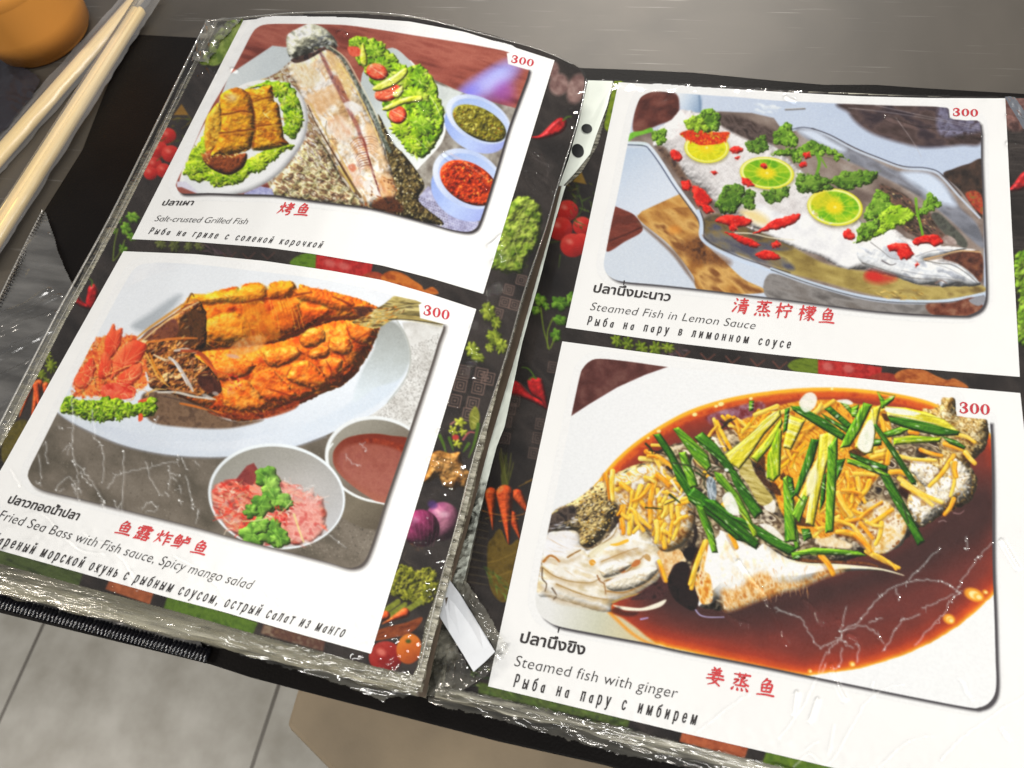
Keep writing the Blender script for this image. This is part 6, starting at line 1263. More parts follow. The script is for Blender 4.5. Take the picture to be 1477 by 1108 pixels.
def teeth(name, a, b, n, w, dz, parent, sz=1.0):
    """two rows of rounded zip teeth between the photo pixels a and b"""
    V = []; Fc = []; rr = random.Random(3); SG = 7
    for i in range(n):
        t = (i + .5) / n; x = a[0] + (b[0] - a[0]) * t; y = a[1] + (b[1] - a[1]) * t
        an = math.atan2(b[1] - a[1], b[0] - a[0]) + math.pi / 2 + .3 + rr.uniform(-.12, .12)
        for s in (0, 1):
            q = (w * .27 if s else -w * .27); cx = x + q * math.cos(an) + (1.6 if s else 0); cy = y + q * math.sin(an)
            c, c2 = unproj(np.array([cx, cx + math.cos(an)]), np.array([cy, cy + math.sin(an)]), FL(dz), 0)
            d = (c2 - c) / np.linalg.norm(c2 - c); e = np.array([-d[1], d[0], 0]); k = len(V)
            for u, r in ((-1.9, .28), (-1.5, .52), (1.2, .52), (1.8, .36)):
                for j in range(SG):
                    g = math.pi * j / (SG - 1); V.append(c + d * u * sz + e * math.cos(g) * r * sz + np.array([0, 0, math.sin(g) * r * 2.4 * sz]))
            for m_ in range(3):
                for j in range(SG - 1): Fc.append((k + m_ * SG + j, k + m_ * SG + j + 1, k + (m_ + 1) * SG + j + 1, k + (m_ + 1) * SG + j))
            Fc += [tuple(k + j for j in range(SG)), tuple(k + 3 * SG + j for j in range(SG - 1, -1, -1))]
    return link(name, mesh_pd(name, V, Fc, True), M_TEETH, parent)
teeth('zip', (-60, 853), (301, 947), 66, 9, -8.3, pk, 1.2)
teeth('zip', (-30, 500), (61, 308), 44, 4, -8.0, pk, .5)
tube_px('welded_edge', [(62, 303), (40, 346), (0, 428), (-40, 510)], FL(-8.0), 0, .5, M_SEAM, pk)

# stacks of worn sleeves under the two visible pages
def stack_sheet(name, x0, x1, y0, y1, zf, seed, parent, m, amp=.8):
    nx, ny = 90, 110
    U, Vv = np.meshgrid(np.linspace(0, 1, nx), np.linspace(0, 1, ny))
    rr = np.random.RandomState(seed)
    X = x0 + (x1 - x0) * U; Y = y0 + (y1 - y0) * Vv
    Y = Y + (1 - Vv) * (fbm(X / 14, X * 0 + seed, seed, 3) - .5) * 3.2
    X = X + (1 - U) * (fbm(Y / 16, Y * 0 + seed, seed + 5, 3) - .5) * 2.0
    Z = zf(X, Y) + (fbm(X / 18, Y / 9, seed + 9, 3) - .5) * amp
    idx = np.arange(nx * ny).reshape(ny, nx)
    Q = np.stack([idx[:-1, :-1], idx[:-1, 1:], idx[1:, 1:], idx[1:, :-1]], -1).reshape(-1, 4)
    return link(name, mesh_np(name, np.stack([X.ravel(), Y.ravel(), Z.ravel()], -1), Q), m, parent)
NL = 8; ZB = -7.6
for k in range(NL):
    t = (k + .6) / NL
    zf = lambda X, Y, t=t: ZB + (hleft(X) - ZB) * t - .6
    zl = ZB + (32 - ZB) * t
    stack_sheet('sleeve', -213 - (32 - zl) * .80 + random.uniform(-1.2, .8), -21.5 + random.uniform(-1.0, 1.0) - t * 1.5, -291.5 + random.uniform(-2.2, 1.8), 1 - (1 - t) * 2, zf, 10 + k, folder, (M_LAYER, M_LAYER2, M_LAYER3)[k % 3], 1.6)
for k in range(4):
    t = (k + .4) / 4
    stack_sheet('sleeve', -19.5 + k * .9, 196, -292.5 + k * .8, 3.4 - k * .6, lambda X, Y, t=t: -7.6 + 6.6 * t + hright(X) * .4, 40 + k, folder, (M_LAYER2, M_LAYER3)[k % 2], .5)
# ------------------------------------------------------------------ the two visible pages
BOARD = art_board()
def veg_color(px, py): return np.clip(to_lin(BOARD.sample(px, py)), 1e-4, 1) ** 1.12 * .84
def dens(line, n=40):
    L = np.array(line, float); d = np.r_[0, np.cumsum(np.hypot(*np.diff(L, axis=0).T))]; t = np.linspace(0, d[-1], n)
    return np.stack([np.interp(t, d, L[:, 0]), np.interp(t, d, L[:, 1])], -1)
CARDS = {
 'grill': dict(top=[(351,29.5), (374,27.5), (454,24.5), (508,25.5), (590,31), (622,37), (670,46), (744,69), (800,87)], bot=[(190,345), (281,349), (383,357), (450,366), (551,383), (620,401), (697,424)], left=[(351,29.5), (190,345)], right=[(800,87), (697,424)]),
 'bass': dict(top=[(178,362.5), (281,366.6), (383,376.7), (480,391), (551,404), (620,424), (687,446)], bot=[(-62,778), (0,794), (108,824), (250,864), (320,882), (430,914), (535,943)], left=[(178,362.5), (0,680), (-62,778)], right=[(687,446), (535,943)]),
 'lemon': dict(top=[(892,118.7), (1023,126.6), (1140,133.5), (1239,139), (1340,141.5), (1450,142)], bot=[(816,472.5), (975,495), (1117,511.5), (1287,529), (1471,543.7)], left=[(892,118.7), (841,360), (816,472.5)], right=[(1450,142), (1460,340), (1471,543.7)]),
 'ginger': dict(top=[(811,492.5), (950,511), (1117,533), (1300,552), (1471.6,567)], bot=[(704,990), (980,1056), (1110,1086), (1195,1106), (1545,1192)], left=[(811,492.5), (752,768), (704,990)], right=[(1471.6,567), (1500,830), (1545,1192)]),
}
def outline(c): return np.array(list(dens(c['top'])) + list(dens(c['right'])) + list(dens(c['bot']))[::-1] + list(dens(c['left']))[::-1])
OUT = {k: outline(v) for k, v in CARDS.items()}
SHEET_L = np.array(spline([(315,31), (380,25), (440,20.5), (520,20), (600,27), (680,43), (760,66), (815,86)], False, 4).tolist() + [(836,98), (843,112), (842,128), (826,192), (804,270), (787,330), (757,421), (732,510), (688,640), (670,705), (656,762), (633,847), (614,898), (602,961), (596,974)] + [(535,960), (470,942), (372,916), (250,881), (108,843), (0,813), (-64,796)] + [(-64,760), (20,610), (90,470), (122,412), (178,308), (238,188)])
SHEET_R = np.array([(886,117), (1023,125), (1140,131.5), (1290,138), (1455,141), (1560,146), (1560,1215), (1195,1123), (980,1072), (702,1005), (640,992), (648,930), (667,846), (674,818), (683,770), (698,713), (716,641), (727,610), (741,545), (755,480), (785,359), (797,320), (812,272), (838,250), (862,210), (878,152)], float)

def page(name, sheet_poly, cards, h, x0, y0, x1, y1):
    def keep(X, Y):
        k = sdist(sheet_poly, X, Y) > 0
        for c in cards: k &= sdist(OUT[c], X, Y) < 7
        return k
    return link(name, px_grid(name, x0, y0, x1, y1, 1.25, h, 0, keep, veg_color), M_PRINT, folder)
page_l = page('menu_page', SHEET_L, ('grill', 'bass'), hleft, -66, 15, 846, 978)
page_l['label'] = 'left page of the menu, dark vegetable print'
page_r = page('menu_page', SHEET_R, ('lemon', 'ginger'), hright, 636, 112, 1562, 1216)
page_r['label'] = 'right page of the menu, dark vegetable print'

def card_and_photo(key, art, parent, h, label, lab2, frame):
    c = CARDS[key]
    G = coons(dens(c['top'], 60), dens(c['bot'], 60), dens(c['left'], 20), dens(c['right'], 20), 110, 70)
    o = link('dish_card', sheet('dish_card', G, h, .12), M_CARD, parent); o['label'] = label
    cv = art(); P = np.array(frame, float); a = P.min(0) - 13; b = P.max(0) + 15
    o2 = link('dish_photo', px_grid('dish_photo', a[0], a[1], b[0], b[1], 0.9, h, .2, lambda X, Y: sdist(P, X, Y) > -11, lambda px, py: np.minimum(to_lin(cv.sample(px, py)), .985) * ALB), M_PRINT, parent); o2['label'] = lab2
    return cv
card_and_photo('grill', art_grill, page_l, hleft, 'white card with the salt-crusted grilled fish', 'printed photo of a salt-crusted grilled fish', FR_GRILL)
card_and_photo('bass', art_bass, page_l, hleft, 'white card with the orange fried sea bass', 'printed photo of an orange fried sea bass on a white plate', FR_BASS)
card_and_photo('lemon', art_lemon, page_r, hright, 'white card with the steamed fish in lemon sauce', 'printed photo of a steamed fish with lime slices and chilli', FR_LEMON)
card_and_photo('ginger', art_ginger, page_r, hright, 'white card with the steamed fish with ginger', 'printed photo of a steamed fish under ginger and spring onion', FR_GINGER)

# ------------------------------------------------------------------ writing
_G = {}
def glyph(ch, weight):
    """outline mesh of one character and its advance; 'a' is drawn with a single bowl like the menu's typeface"""
    key = (ch, weight)
    if key in _G: return _G[key]
    def mesh_of(body, w):
        """outline loops of the writing, filled by the winding rule so that overlapping strokes stay whole"""
        cu = bpy.data.curves.new('t', 'FONT'); cu.body = body; cu.size = 1.0; cu.resolution_u = 4
        o = bpy.data.objects.new('t', cu); scene.collection.objects.link(o)
        try: cu.fill_mode = 'NONE'
        except Exception: cu.dimensions = '3D'
        ev = o.evaluated_get(bpy.context.evaluated_depsgraph_get()); me = ev.to_mesh()
        V = np.array([v.co[:2] for v in me.vertices]).reshape(-1, 2); E_ = [tuple(e.vertices) for e in me.edges]
        ev.to_mesh_clear(); bpy.data.objects.remove(o); bpy.data.curves.remove(cu)
        if not len(V): return V, []
        nxt = {}
        for i, j in E_:
            if j == i + 1: nxt[i] = j
            elif i == j + 1: nxt[j] = i
            else: nxt[max(i, j)] = min(i, j)
        loops = []; seen = set()
        for i in range(len(V)):
            if i in seen or i not in nxt: continue
            L = []; k = i
            while k not in seen and k in nxt: seen.add(k); L.append(k); k = nxt[k]
            if len(L) > 2: loops.append(V[L])
        if w and loops:
            ar = [.5 * float(np.sum(L[:, 0] * np.roll(L[:, 1], -1) - np.roll(L[:, 0], -1) * L[:, 1])) for L in loops]
            sg = 1.0 if ar[int(np.argmax(np.abs(ar)))] > 0 else -1.0
            moved = []
            for L in loops:
                keep = np.hypot(*(L - np.roll(L, 1, 0)).T) > 1e-4; L = L[keep]
                e = np.roll(L, -1, 0) - L; e = e / np.maximum(1e-9, np.hypot(e[:, 0], e[:, 1]))[:, None]
                n1 = np.stack([e[:, 1], -e[:, 0]], -1) * sg; n0 = np.roll(n1, 1, 0)
                m = n0 + n1; q = np.clip((m * n1).sum(1), .5, None)[:, None]
                moved.append(L + m / q * np.array(w if isinstance(w, tuple) else (w, w)))
            loops = moved
        V = np.concatenate(loops); nxt = {}; k0 = 0
        for L in loops:
            for i in range(len(L)): nxt[k0 + i] = k0 + (i + 1) % len(L)
            k0 += len(L)
        cv, ce, cf, *_ = geometry.delaunay_2d_cdt([Vector(v) for v in V], [(i, j) for i, j in nxt.items()], [], 0, 1e-5)
        out = []
        for f in cf:
            c = sum((np.array(cv[i][:2]) for i in f), np.zeros(2)) / len(f); wn = 0
            for L in loops:
                A = L; B = np.roll(L, -1, 0)
                cr = (B[:, 0] - A[:, 0]) * (c[1] - A[:, 1]) - (c[0] - A[:, 0]) * (B[:, 1] - A[:, 1])
                wn += int(((A[:, 1] <= c[1]) & (B[:, 1] > c[1]) & (cr > 0)).sum()) - int(((A[:, 1] > c[1]) & (B[:, 1] <= c[1]) & (cr < 0)).sum())
            if wn: out.append(tuple(f))
        return np.array([v[:2] for v in cv]), out
    src = 'q' if ch in ('a', chr(1072)) else ch
    bar0 = mesh_of('|', 0)[0][:, 0].min(); adv = mesh_of(src + '|', 0)[0][:, 0].max() - mesh_of('|', 0)[0][:, 0].max()
    V, Fc = (np.zeros((0, 2)), []) if ch == ' ' else mesh_of(src, weight)
    if ch in ('a', chr(1072)): V = V.copy(); V[:, 1] = np.maximum(V[:, 1], -.004)
    _G[key] = (V, Fc, adv); return _G[key]
def place_text(name, body, p0, p1, cap, up, h, parent, m, spacing=0.0, weight=0.0, lean=0.0, bow=0.0, word=0.0, capu=.727, whole=False):
    """writing along the line p0-p1 (photo pixels); cap height in pixels; up = page direction"""
    VV = []; Fc = []; x = 0.0
    for ch in ([body] if whole else body):
        V, F_, adv = glyph(ch, weight); k = len(VV)
        VV += [(x + q[0], q[1]) for q in V]; Fc += [tuple(i + k for i in f) for f in F_]
        x += adv + spacing + (word if ch == ' ' else 0)
    V = np.array(VV)
    x0, x1 = V[:, 0].min(), V[:, 0].max(); t = (V[:, 0] - x0) / (x1 - x0)
    v = V[:, 1] / capu * cap
    d = np.array(p1, float) - p0; L = np.hypot(*d); d /= L
    u = np.array(up, float); u /= np.hypot(*u)
    px = p0[0] + d[0] * L * t + u[0] * v + d[0] * lean * v
    py = p0[1] + d[1] * L * t + u[1] * v + d[1] * lean * v + bow * 4 * t * (1 - t)
    P = unproj(px, py, h, .34)
    o = link(name, mesh_pd(name, P, Fc), m, parent); o['label'] = 'dish name reading ' + body
    return o
UPG, UPB, UPL, UPK = (.455, -.89), (.49, -.87), (.215, -.976), (.21, -.977)
place_text('dish_name', 'ปลาเผา', (232.5, 296.2), (277, 296), 9.5, UPG, hleft, page_l, M_INK, 0, .022, .1, capu=.75, whole=True)
place_text('dish_name', 'Salt-crusted Grilled Fish', (222, 319), (355, 323.4), 10, UPG, hleft, page_l, M_INK, -.01, -.010, .2)
place_text('dish_name', 'Рыба на гриле с соленой корочкой', (213.5, 337.2), (462, 357.8), 10.5, UPG, hleft, page_l, M_INK, .46, (.040, .008), .12, -1.2, .2)
place_text('dish_name', 'ปลาวทอดน้ำปลา', (9.5, 725), (111, 750.5), 14, UPB, hleft, page_l, M_INK, 0, .026, .05, capu=.75, whole=True)
place_text('dish_name', 'Fried Sea Bass with Fish sauce, Spicy ' + 'man' + 'go' + ' salad', (-4, 748.5), (359.5, 850), 16, UPB, hleft, page_l, M_INK, .02, -.009, .12, 1.5)
place_text('dish_name', 'Жареный морской окунь с рыбным соусом, острый салат из манго', (-17, 781.5), (493.5, 919.5), 17, UPB, hleft, page_l, M_INK, .40, (.044, .008), .05, 2.2, 0)
place_text('dish_name', 'ปลานึงมะนาว', (855, 421), (966, 434.5), 13.5, UPL, hright, page_r, M_INK, 0, .026, .05, capu=.75, whole=True)
place_text('dish_name', 'Steamed Fish in Lemon Sauce', (850.5, 447.2), (1088, 475), 12.5, UPL, hright, page_r, M_INK, .02, -.010, .2)
place_text('dish_name', 'Рыба на пару в лимонном соусе', (846.5, 468.4), (1139.5, 502.6), 13, UPL, hright, page_r, M_INK, .52, (.046, .008), .05, 0, .2)
place_text('dish_name', 'ปลานึงขิง', (749, 926), (842.5, 945), 17, UPK, hright, page_r, M_INK, 0, .026, .05, capu=.75, whole=True)
place_text('dish_name', 'Steamed fish with ginger', (741, 960.6), (975, 1007.5), 17, UPK, hright, page_r, M_INK, .02, -.010, .12)
place_text('dish_name', 'Рыба на пару с имбирем', (740, 990.5), (1003, 1046), 19, UPK, hright, page_r, M_INK, .54, (.046, .008), .05, 0, .2)

def strokes_mesh(name, strokes, h, parent, m, dz=.34):
    """brush strokes: lists of (x, y, width) in photo pixels, each stroke a tapering ribbon with rounded tips"""
    V = []; Fc = []
    for k, st in enumerate(strokes):
        P = np.array([q[:2] for q in st], float); W = np.array([q[2] for q in st], float)
        if len(P) > 2:
            S = spline(P, False, 4); ww = np.interp(np.linspace(0, 1, len(S)), np.linspace(0, 1, len(W)), W)
        else: S, ww = np.stack([P[0] + (P[1] - P[0]) * t for t in np.linspace(0, 1, 4)]), np.interp(np.linspace(0, 1, 4), [0, 1], W)
        D = np.gradient(S, axis=0); D /= np.maximum(1e-6, np.hypot(D[:, 0], D[:, 1]))[:, None]; N_ = np.stack([-D[:, 1], D[:, 0]], -1)
        a = S + N_ * ww[:, None] / 2; b = S - N_ * ww[:, None] / 2
        ring = [S[0] - D[0] * ww[0] * .4] + list(a) + [S[-1] + D[-1] * ww[-1] * .4] + list(b)[::-1]
        R_ = np.array(ring); Q = unproj(R_[:, 0], R_[:, 1], h, dz + .006 * (k % 9)); i0 = len(V); V += list(Q); n = len(S)
        Fc.append((i0, i0 + 1, i0 + 2 * n + 1)); Fc.append((i0 + n, i0 + n + 1, i0 + n + 2))
        for i in range(n - 1): Fc.append((i0 + 1 + i, i0 + 2 + i, i0 + 2 * n - i, i0 + 2 * n + 1 - i))
    return link(name, mesh_pd(name, V, Fc), m, parent)
# tone marks of the two Thai names on the right page
strokes_mesh('tone_mark', [[(900.5, 405, 2.2), (899.5, 411, 1.6)]], hright, page_r, M_INK)
strokes_mesh('tone_mark', [[(806.5, 905, 2.6), (805, 912.5, 1.8)]], hright, page_r, M_INK)

# brush characters in a 100 x 100 box: strokes of points, 'd' = dot (short tapering)
Hn = {
 '鱼': [[(44,4),(36,16),(22,30)], [(40,14),(64,13),(56,26),(50,32)], [(24,36),(26,56),(28,74)], [(25,37),(60,33),(76,32),(75,52),(72,72)], [(28,54),(72,50)], [(50,34),(49,72)], [(29,73),(72,70)], [(6,92),(50,87),(95,88)]],
 '烤': [[(14,28),(10,42)], [(40,22),(32,36)], [(25,6),(26,34),(20,62),(4,92)], [(27,56),(38,74)], [(52,20),(82,16)], [(66,4),(66,38)], [(42,40),(70,37),(97,36)], [(90,10),(72,40),(42,64)], [(60,56),(86,50)], [(60,56),(57,70),(84,68),(80,88),(66,95)]],
 '姜': [[(34,3),(42,13)], [(66,2),(58,14)], [(24,20),(76,16)], [(28,32),(72,29)], [(50,16),(50,44)], [(10,46),(50,42),(90,42)], [(46,46),(36,64),(58,80),(80,95)], [(68,52),(52,80),(18,96)], [(6,66),(50,60),(96,60)]],
 '蒸': [[(8,14),(92,10)], [(34,3),(36,20)], [(66,2),(62,20)], [(32,26),(66,24),(50,36)], [(50,34),(50,60),(42,66)], [(14,42),(36,40),(14,64)], [(80,34),(60,46)], [(56,42),(72,56),(92,64)], [(24,70),(76,68)], [(16,80),(8,94)], [(36,82),(40,94)], [(58,81),(64,93)], [(80,78),(92,92)]],
 '清': [[(14,8),(24,18)], [(6,34),(17,42)], [(6,90),(14,76),(26,56)], [(40,18),(86,14)], [(44,31),(82,28)], [(34,46),(94,42)], [(62,4),(62,44)], [(46,54),(46,76),(38,96)], [(47,55),(82,52),(82,86),(78,96),(70,88)], [(48,66),(80,64)], [(48,79),(80,77)]],
 '柠': [[(4,32),(40,27)], [(24,4),(24,96)], [(23,36),(16,54),(4,70)], [(25,40),(38,56)], [(68,4),(72,14)], [(48,20),(46,36)], [(49,22),(94,18),(88,32)], [(46,50),(94,46)], [(72,50),(71,88),(60,82)]],
 '檬': [[(3,30),(34,26)], [(20,5),(20,96)], [(19,36),(12,52),(3,66)], [(21,40),(33,54)], [(40,14),(96,11)], [(56,4),(57,20)], [(80,3),(78,20)], [(42,24),(40,36)], [(43,26),(96,23),(91,34)], [(54,36),(82,34)], [(46,46),(92,43)], [(70,46),(50,58)], [(62,52),(70,70),(68,92),(58,86)], [(62,60),(40,72)], [(66,70),(38,90)], [(88,52),(72,62)], [(70,62),(82,76),(98,86)]],
 '露': [[(24,6),(78,4)], [(12,16),(10,30)], [(13,18),(90,15),(84,27)], [(50,5),(50,38)], [(26,23),(40,25)], [(26,32),(40,33)], [(60,22),(76,23)], [(60,31),(76,32)], [(16,46),(16,60)], [(17,46),(42,44),(40,58)], [(17,59),(40,57)], [(29,60),(29,90)], [(30,74),(44,72)], [(15,72),(15,92)], [(6,95),(46,88)], [(66,40),(58,54),(48,62)], [(64,48),(86,46),(72,62),(48,76)], [(62,54),(76,66),(96,74)], [(58,78),(58,95)], [(59,78),(84,76),(82,94)], [(59,94),(82,92)]],
 '炸': [[(12,28),(8,42)], [(40,22),(32,36)], [(24,6),(25,34),(19,62),(4,92)], [(26,56),(38,74)], [(60,6),(54,26),(44,42)], [(56,28),(96,23)], [(66,28),(66,96)], [(68,48),(92,45)], [(68,70),(94,67)]],
 '鲈': [[(24,4),(16,20),(6,32)], [(22,12),(40,11),(30,26)], [(10,32),(14,66)], [(11,33),(44,29),(42,62)], [(14,48),(42,45)], [(28,32),(28,62)], [(15,64),(42,61)], [(3,86),(48,76)], [(70,4),(70,26)], [(71,16),(92,13)], [(58,30),(92,26),(90,48)], [(59,46),(90,44)], [(58,30),(57,62),(46,94)]],
}
def hanzi(ch, cx, cy, s, base, up, h, parent, m=M_RED, w=.105):
    b = np.array(base, float); b /= np.hypot(*b); u = np.array(up, float); u /= np.hypot(*u)
    out = []
    for st in Hn[ch]:
        n = len(st); q = []
        for i, (x, y) in enumerate(st):
            p = np.array([cx, cy]) + b * (x - 50) / 100 * s * .96 - u * (y - 50) / 100 * s * .96
            k = i / (n - 1); ln = math.hypot(st[-1][0] - st[0][0], st[-1][1] - st[0][1])
            ww = s * w * ((1.05 - .25 * k) if abs(st[-1][0] - st[0][0]) < abs(st[-1][1] - st[0][1]) else (.72 + .35 * k))
            if st[-1][0] < st[0][0] and i == n - 1: ww *= .35
            if ln < 22: ww = s * w * (.6 + .7 * k)
            q.append((p[0], p[1], ww))
        out.append(q)
    return out
def hanzi_line(chars, pts, s, base, up, h, parent, lab):
    st = []
    for ch, (x, y) in zip(chars, pts): st += hanzi(ch, x, y, s, base, up, h, parent)
    o = strokes_mesh('dish_name', st, h, parent, M_RED); o['label'] = 'red Chinese dish name ' + lab; return o
hanzi_line('烤鱼', [(412.6, 301), (437, 302.5)], 22, (1, .1), UPG, hleft, page_l, '烤鱼')
hanzi_line('鱼露炸鲈鱼', [(180, 762), (207, 769), (236, 776), (261, 782.5), (289, 790)], 24.5, (1, .26), UPB, hleft, page_l, '鱼露炸鲈鱼')
hanzi_line('清蒸柠檬鱼', [(1069, 441), (1101, 445), (1130.5, 448.5), (1164, 452), (1194, 456)], 25, (1, .11), UPL, hright, page_r, '清蒸柠檬鱼')
hanzi_line('姜蒸鱼', [(1032, 976), (1069, 984), (1106, 992)], 29, (1, .2), UPK, hright, page_r, '姜蒸鱼')

# prices: slab digits 3 0 0
def digit_mesh(p0, p1, cap, up, h, parent):
    d = np.array(p1, float) - p0; L = np.hypot(*d); d /= L; u = np.array(up, float); u /= np.hypot(*u)
    V = []; Fc = []
    def M_(x, y): q = np.array(p0) + d * x + u * y; return q
    def ring(cx, w, wi, hi):
        n = 20; i0 = len(V)
        for k in range(n):
            t = 2 * math.pi * k / n
            V.append(M_(cx + w / 2 * math.cos(t), cap * (.5 + .5 * math.sin(t)))); V.append(M_(cx + wi / 2 * math.cos(t), cap * (.5 + hi * .5 * math.sin(t))))
        for k in range(n):
            a, b = i0 + 2 * k, i0 + 2 * ((k + 1) % n); Fc.append((a, b, b + 1, a + 1))
    w = L / 3.25
    ring(w * 1.62, w * .98, w * .40, .86); ring(w * 2.74, w * .98, w * .40, .86)
    st = [[(.10, .80, .20), (.30, .97, .12), (.55, .97, .16), (.74, .80, .30), (.62, .60, .22), (.34, .53, .10)], [(.36, .53, .10), (.66, .46, .22), (.80, .25, .32), (.58, .04, .16), (.28, .03, .12), (.08, .18, .20)], [(.10, .74, .26), (.20, .76, .20)], [(.08, .24, .26), (.20, .24, .20)]]
    for s in st:
        P = np.array([(a * w, b * cap) for a, b, c in s]); W = np.array([c * w for a, b, c in s])
        S = spline(P, False, 5) if len(P) > 2 else P; ww = np.interp(np.linspace(0, 1, len(S)), np.linspace(0, 1, len(W)), W)
        D = np.gradient(S, axis=0); D /= np.maximum(1e-6, np.hypot(D[:, 0], D[:, 1]))[:, None]; N_ = np.stack([-D[:, 1], D[:, 0]], -1); i0 = len(V)
        for p, n_, q in zip(S, N_, ww): V.append(M_(*(p + n_ * q / 2))); V.append(M_(*(p - n_ * q / 2)))
        for i in range(len(S) - 1): Fc.append((i0 + 2 * i, i0 + 2 * i + 2, i0 + 2 * i + 3, i0 + 2 * i + 1))
    A = np.array(V); P = unproj(A[:, 0], A[:, 1], h, .36)
    P[:, 2] += (np.arange(len(P)) % 3) * .002
    o = link('price', mesh_pd('price', P, Fc), M_REDP, parent); o['label'] = 'red price 300'; return o
digit_mesh((736.5, 89.5), (769, 96.5), 10.5, (.22, -.97), hleft, page_l)
digit_mesh((610, 453.5), (647.5, 462), 14, (.16, -.98), hleft, page_l)
digit_mesh((1374, 167), (1411, 168.5), 11, (.03, -1), hright, page_r)
digit_mesh((1383.5, 595.5), (1428, 599), 15.5, (.02, -1), hright, page_r)

# ------------------------------------------------------------------ clear sleeves over the pages, with their creases and folds
C1 = ZO(0, 520, 4.103); C2 = ZO(1117, 740, 4.103); C3 = ZO(980, 900, 2.972)
CREASE_L = [C1(425,190,430,400,425,500,440,600,460,690,465,830), C1(430,590,480,640,530,700,590,790,610,840), C1(560,460,600,510,615,620,610,720), C1(735,540,730,660,720,900), C1(640,760,680,690,740,660,860,640,960,610,1050,600,1050,560), C1(270,480,275,610), C1(330,760,400,690,440,730,450,800), C1(1100,690,1140,830,1130,880), C1(390,520,420,500,400,560), C1(480,660,490,690,540,740), C1(840,880,880,840,930,880,860,900), C1(600,830,620,880), C1(680,830,700,880,720,840), C1(60,640,110,740), C1(1180,880,1160,960), C1(540,300,560,470), C1(230,560,250,700), C1(860,600,900,720,960,800), C1(940,330,900,400), C1(1000,620,1010,700,1000,760),
            [(498,655), (508,668), (520,672)], [(640-120,640), (530,650)], [(410,690), (430,705), (455,700)], [(470,770), (500,790)], [(250,800), (300,830), (330,870)], [(60,740), (110,790), (150,800)], [(120,770), (170,800), (200,850)], [(330,830), (380,850), (420,890)], [(430,830), (470,850)]]
CREASE_R = [C2(270,800,390,740,400,700,500,640,560,570,620,500,720,430,860,400,960,400,1040,430,1080,460,1110,400,1180,300,1220,250,1290,180), C2(400,700,520,670,600,710,650,775), C2(390,750,330,800,320,840), C2(400,750,460,800), C2(650,815,700,720,760,620), C2(830,780,940,660,1010,590,1040,520,1090,470), C2(0,560,100,600,160,630,210,720,270,800), C2(390,700,430,560), C2(800,390,880,310,980,210), C2(720,450,740,520), C2(560,650,640,620), C2(300,900,280,950), C2(400,800,390,890,340,940), C2(490,880,500,800,480,770), C2(880,560,960,530,1060,480), C2(1130,150,1140,220), C2(860,600,760,640),
            C3(490,610,560,560,640,600,740,440,800,340,870,280,960,260), C3(430,490,520,370,580,250,630,120), C3(860,610,980,510,1090,480), C3(1120,580,1200,500,1290,430,1477,310,1560,260), C3(80,460,200,370,300,300), C3(830,250,835,320), C3(640,560,670,430), C3(1380,440,1420,500), C3(1200,230,1260,330), C3(540,540,600,500)]
SPARK_L = [C1(1010,670,1060,680), C1(1020,690,1040,710), C1(1085,590,1110,650), C1(1160,600,1175,620), C1(1060,740,1070,780), C1(470,760,480,790), C1(430,730,440,760), C1(350,770,380,760), C1(210,720,240,740), C1(1060,830,1075,850), C1(980,780,1000,800), C1(600,850,620,870), C1(350,395,370,405)]  # small sparkles on the film, painted white together with the creases
GL = [[(721,359), (726,355), (731,358), (730,364), (720,369)], [(711,377), (722,375), (733,371)], [(702,424), (715,419), (727,413)], [(704,432), (709,430), (712,425)], [(692,448), (697,446), (703,445)], [(681,471), (690,469), (702,470)], [(683,478), (690,475), (697,475)], [(679,502), (685,501), (691,504)], [(680,507), (690,509)], [(674,526), (680,524), (685,520)], [(668,537), (671,537), (675,538)], [(649,584), (652,585), (657,585)], [(634,621), (642,621), (650,622)], [(619,662), (628,665), (637,667), (648,666)], [(621,667), (630,671), (638,671), (647,668)], [(618,770), (620,771)], [(601,783), (605,785), (610,784)],
      [(706,353), (712,350), (722,340)], [(770,270), (764,262), (760,250)], [(776,252), (790,262), (796,276)], [(768,222), (782,226), (790,238)], [(300,46), (306,40), (314,36)], [(302,58), (306,50)], [(316,34), (326,30), (340,29)], [(300,98), (304,104), (308,106)], [(288,110), (291,106)], [(488,47), (494,46), (497,50)], [(334,100), (340,102)], [(476,203), (482,203)], [(558,198), (568,210)], [(640,222), (676,250), (700,272)], [(562,120), (570,140)], [(600,150), (620,170), (636,186)]]
GR_ = [[(1066,810), (1080,830), (1096,850), (1108,868)], [(1100,850), (1112,880), (1128,910), (1134,928)], [(1160,866), (1170,874), (1180,884)], [(1176,880), (1184,900)], [(1210,895), (1216,905)], [(1224,916), (1234,920)], [(1134,140), (1140,144), (1146,146)], [(1280,170), (1330,186), (1380,190), (1414,194)], [(1455,166), (1466,170), (1478,174)], [(1455,206), (1470,208), (1490,212)], [(1200,960), (1210,990), (1220,1010)], [(1040,880), (1060,896), (1080,902)], [(1446,780), (1470,820)], [(1150,1000), (1146,1030)], [(1180,1010), (1170,1040)]]
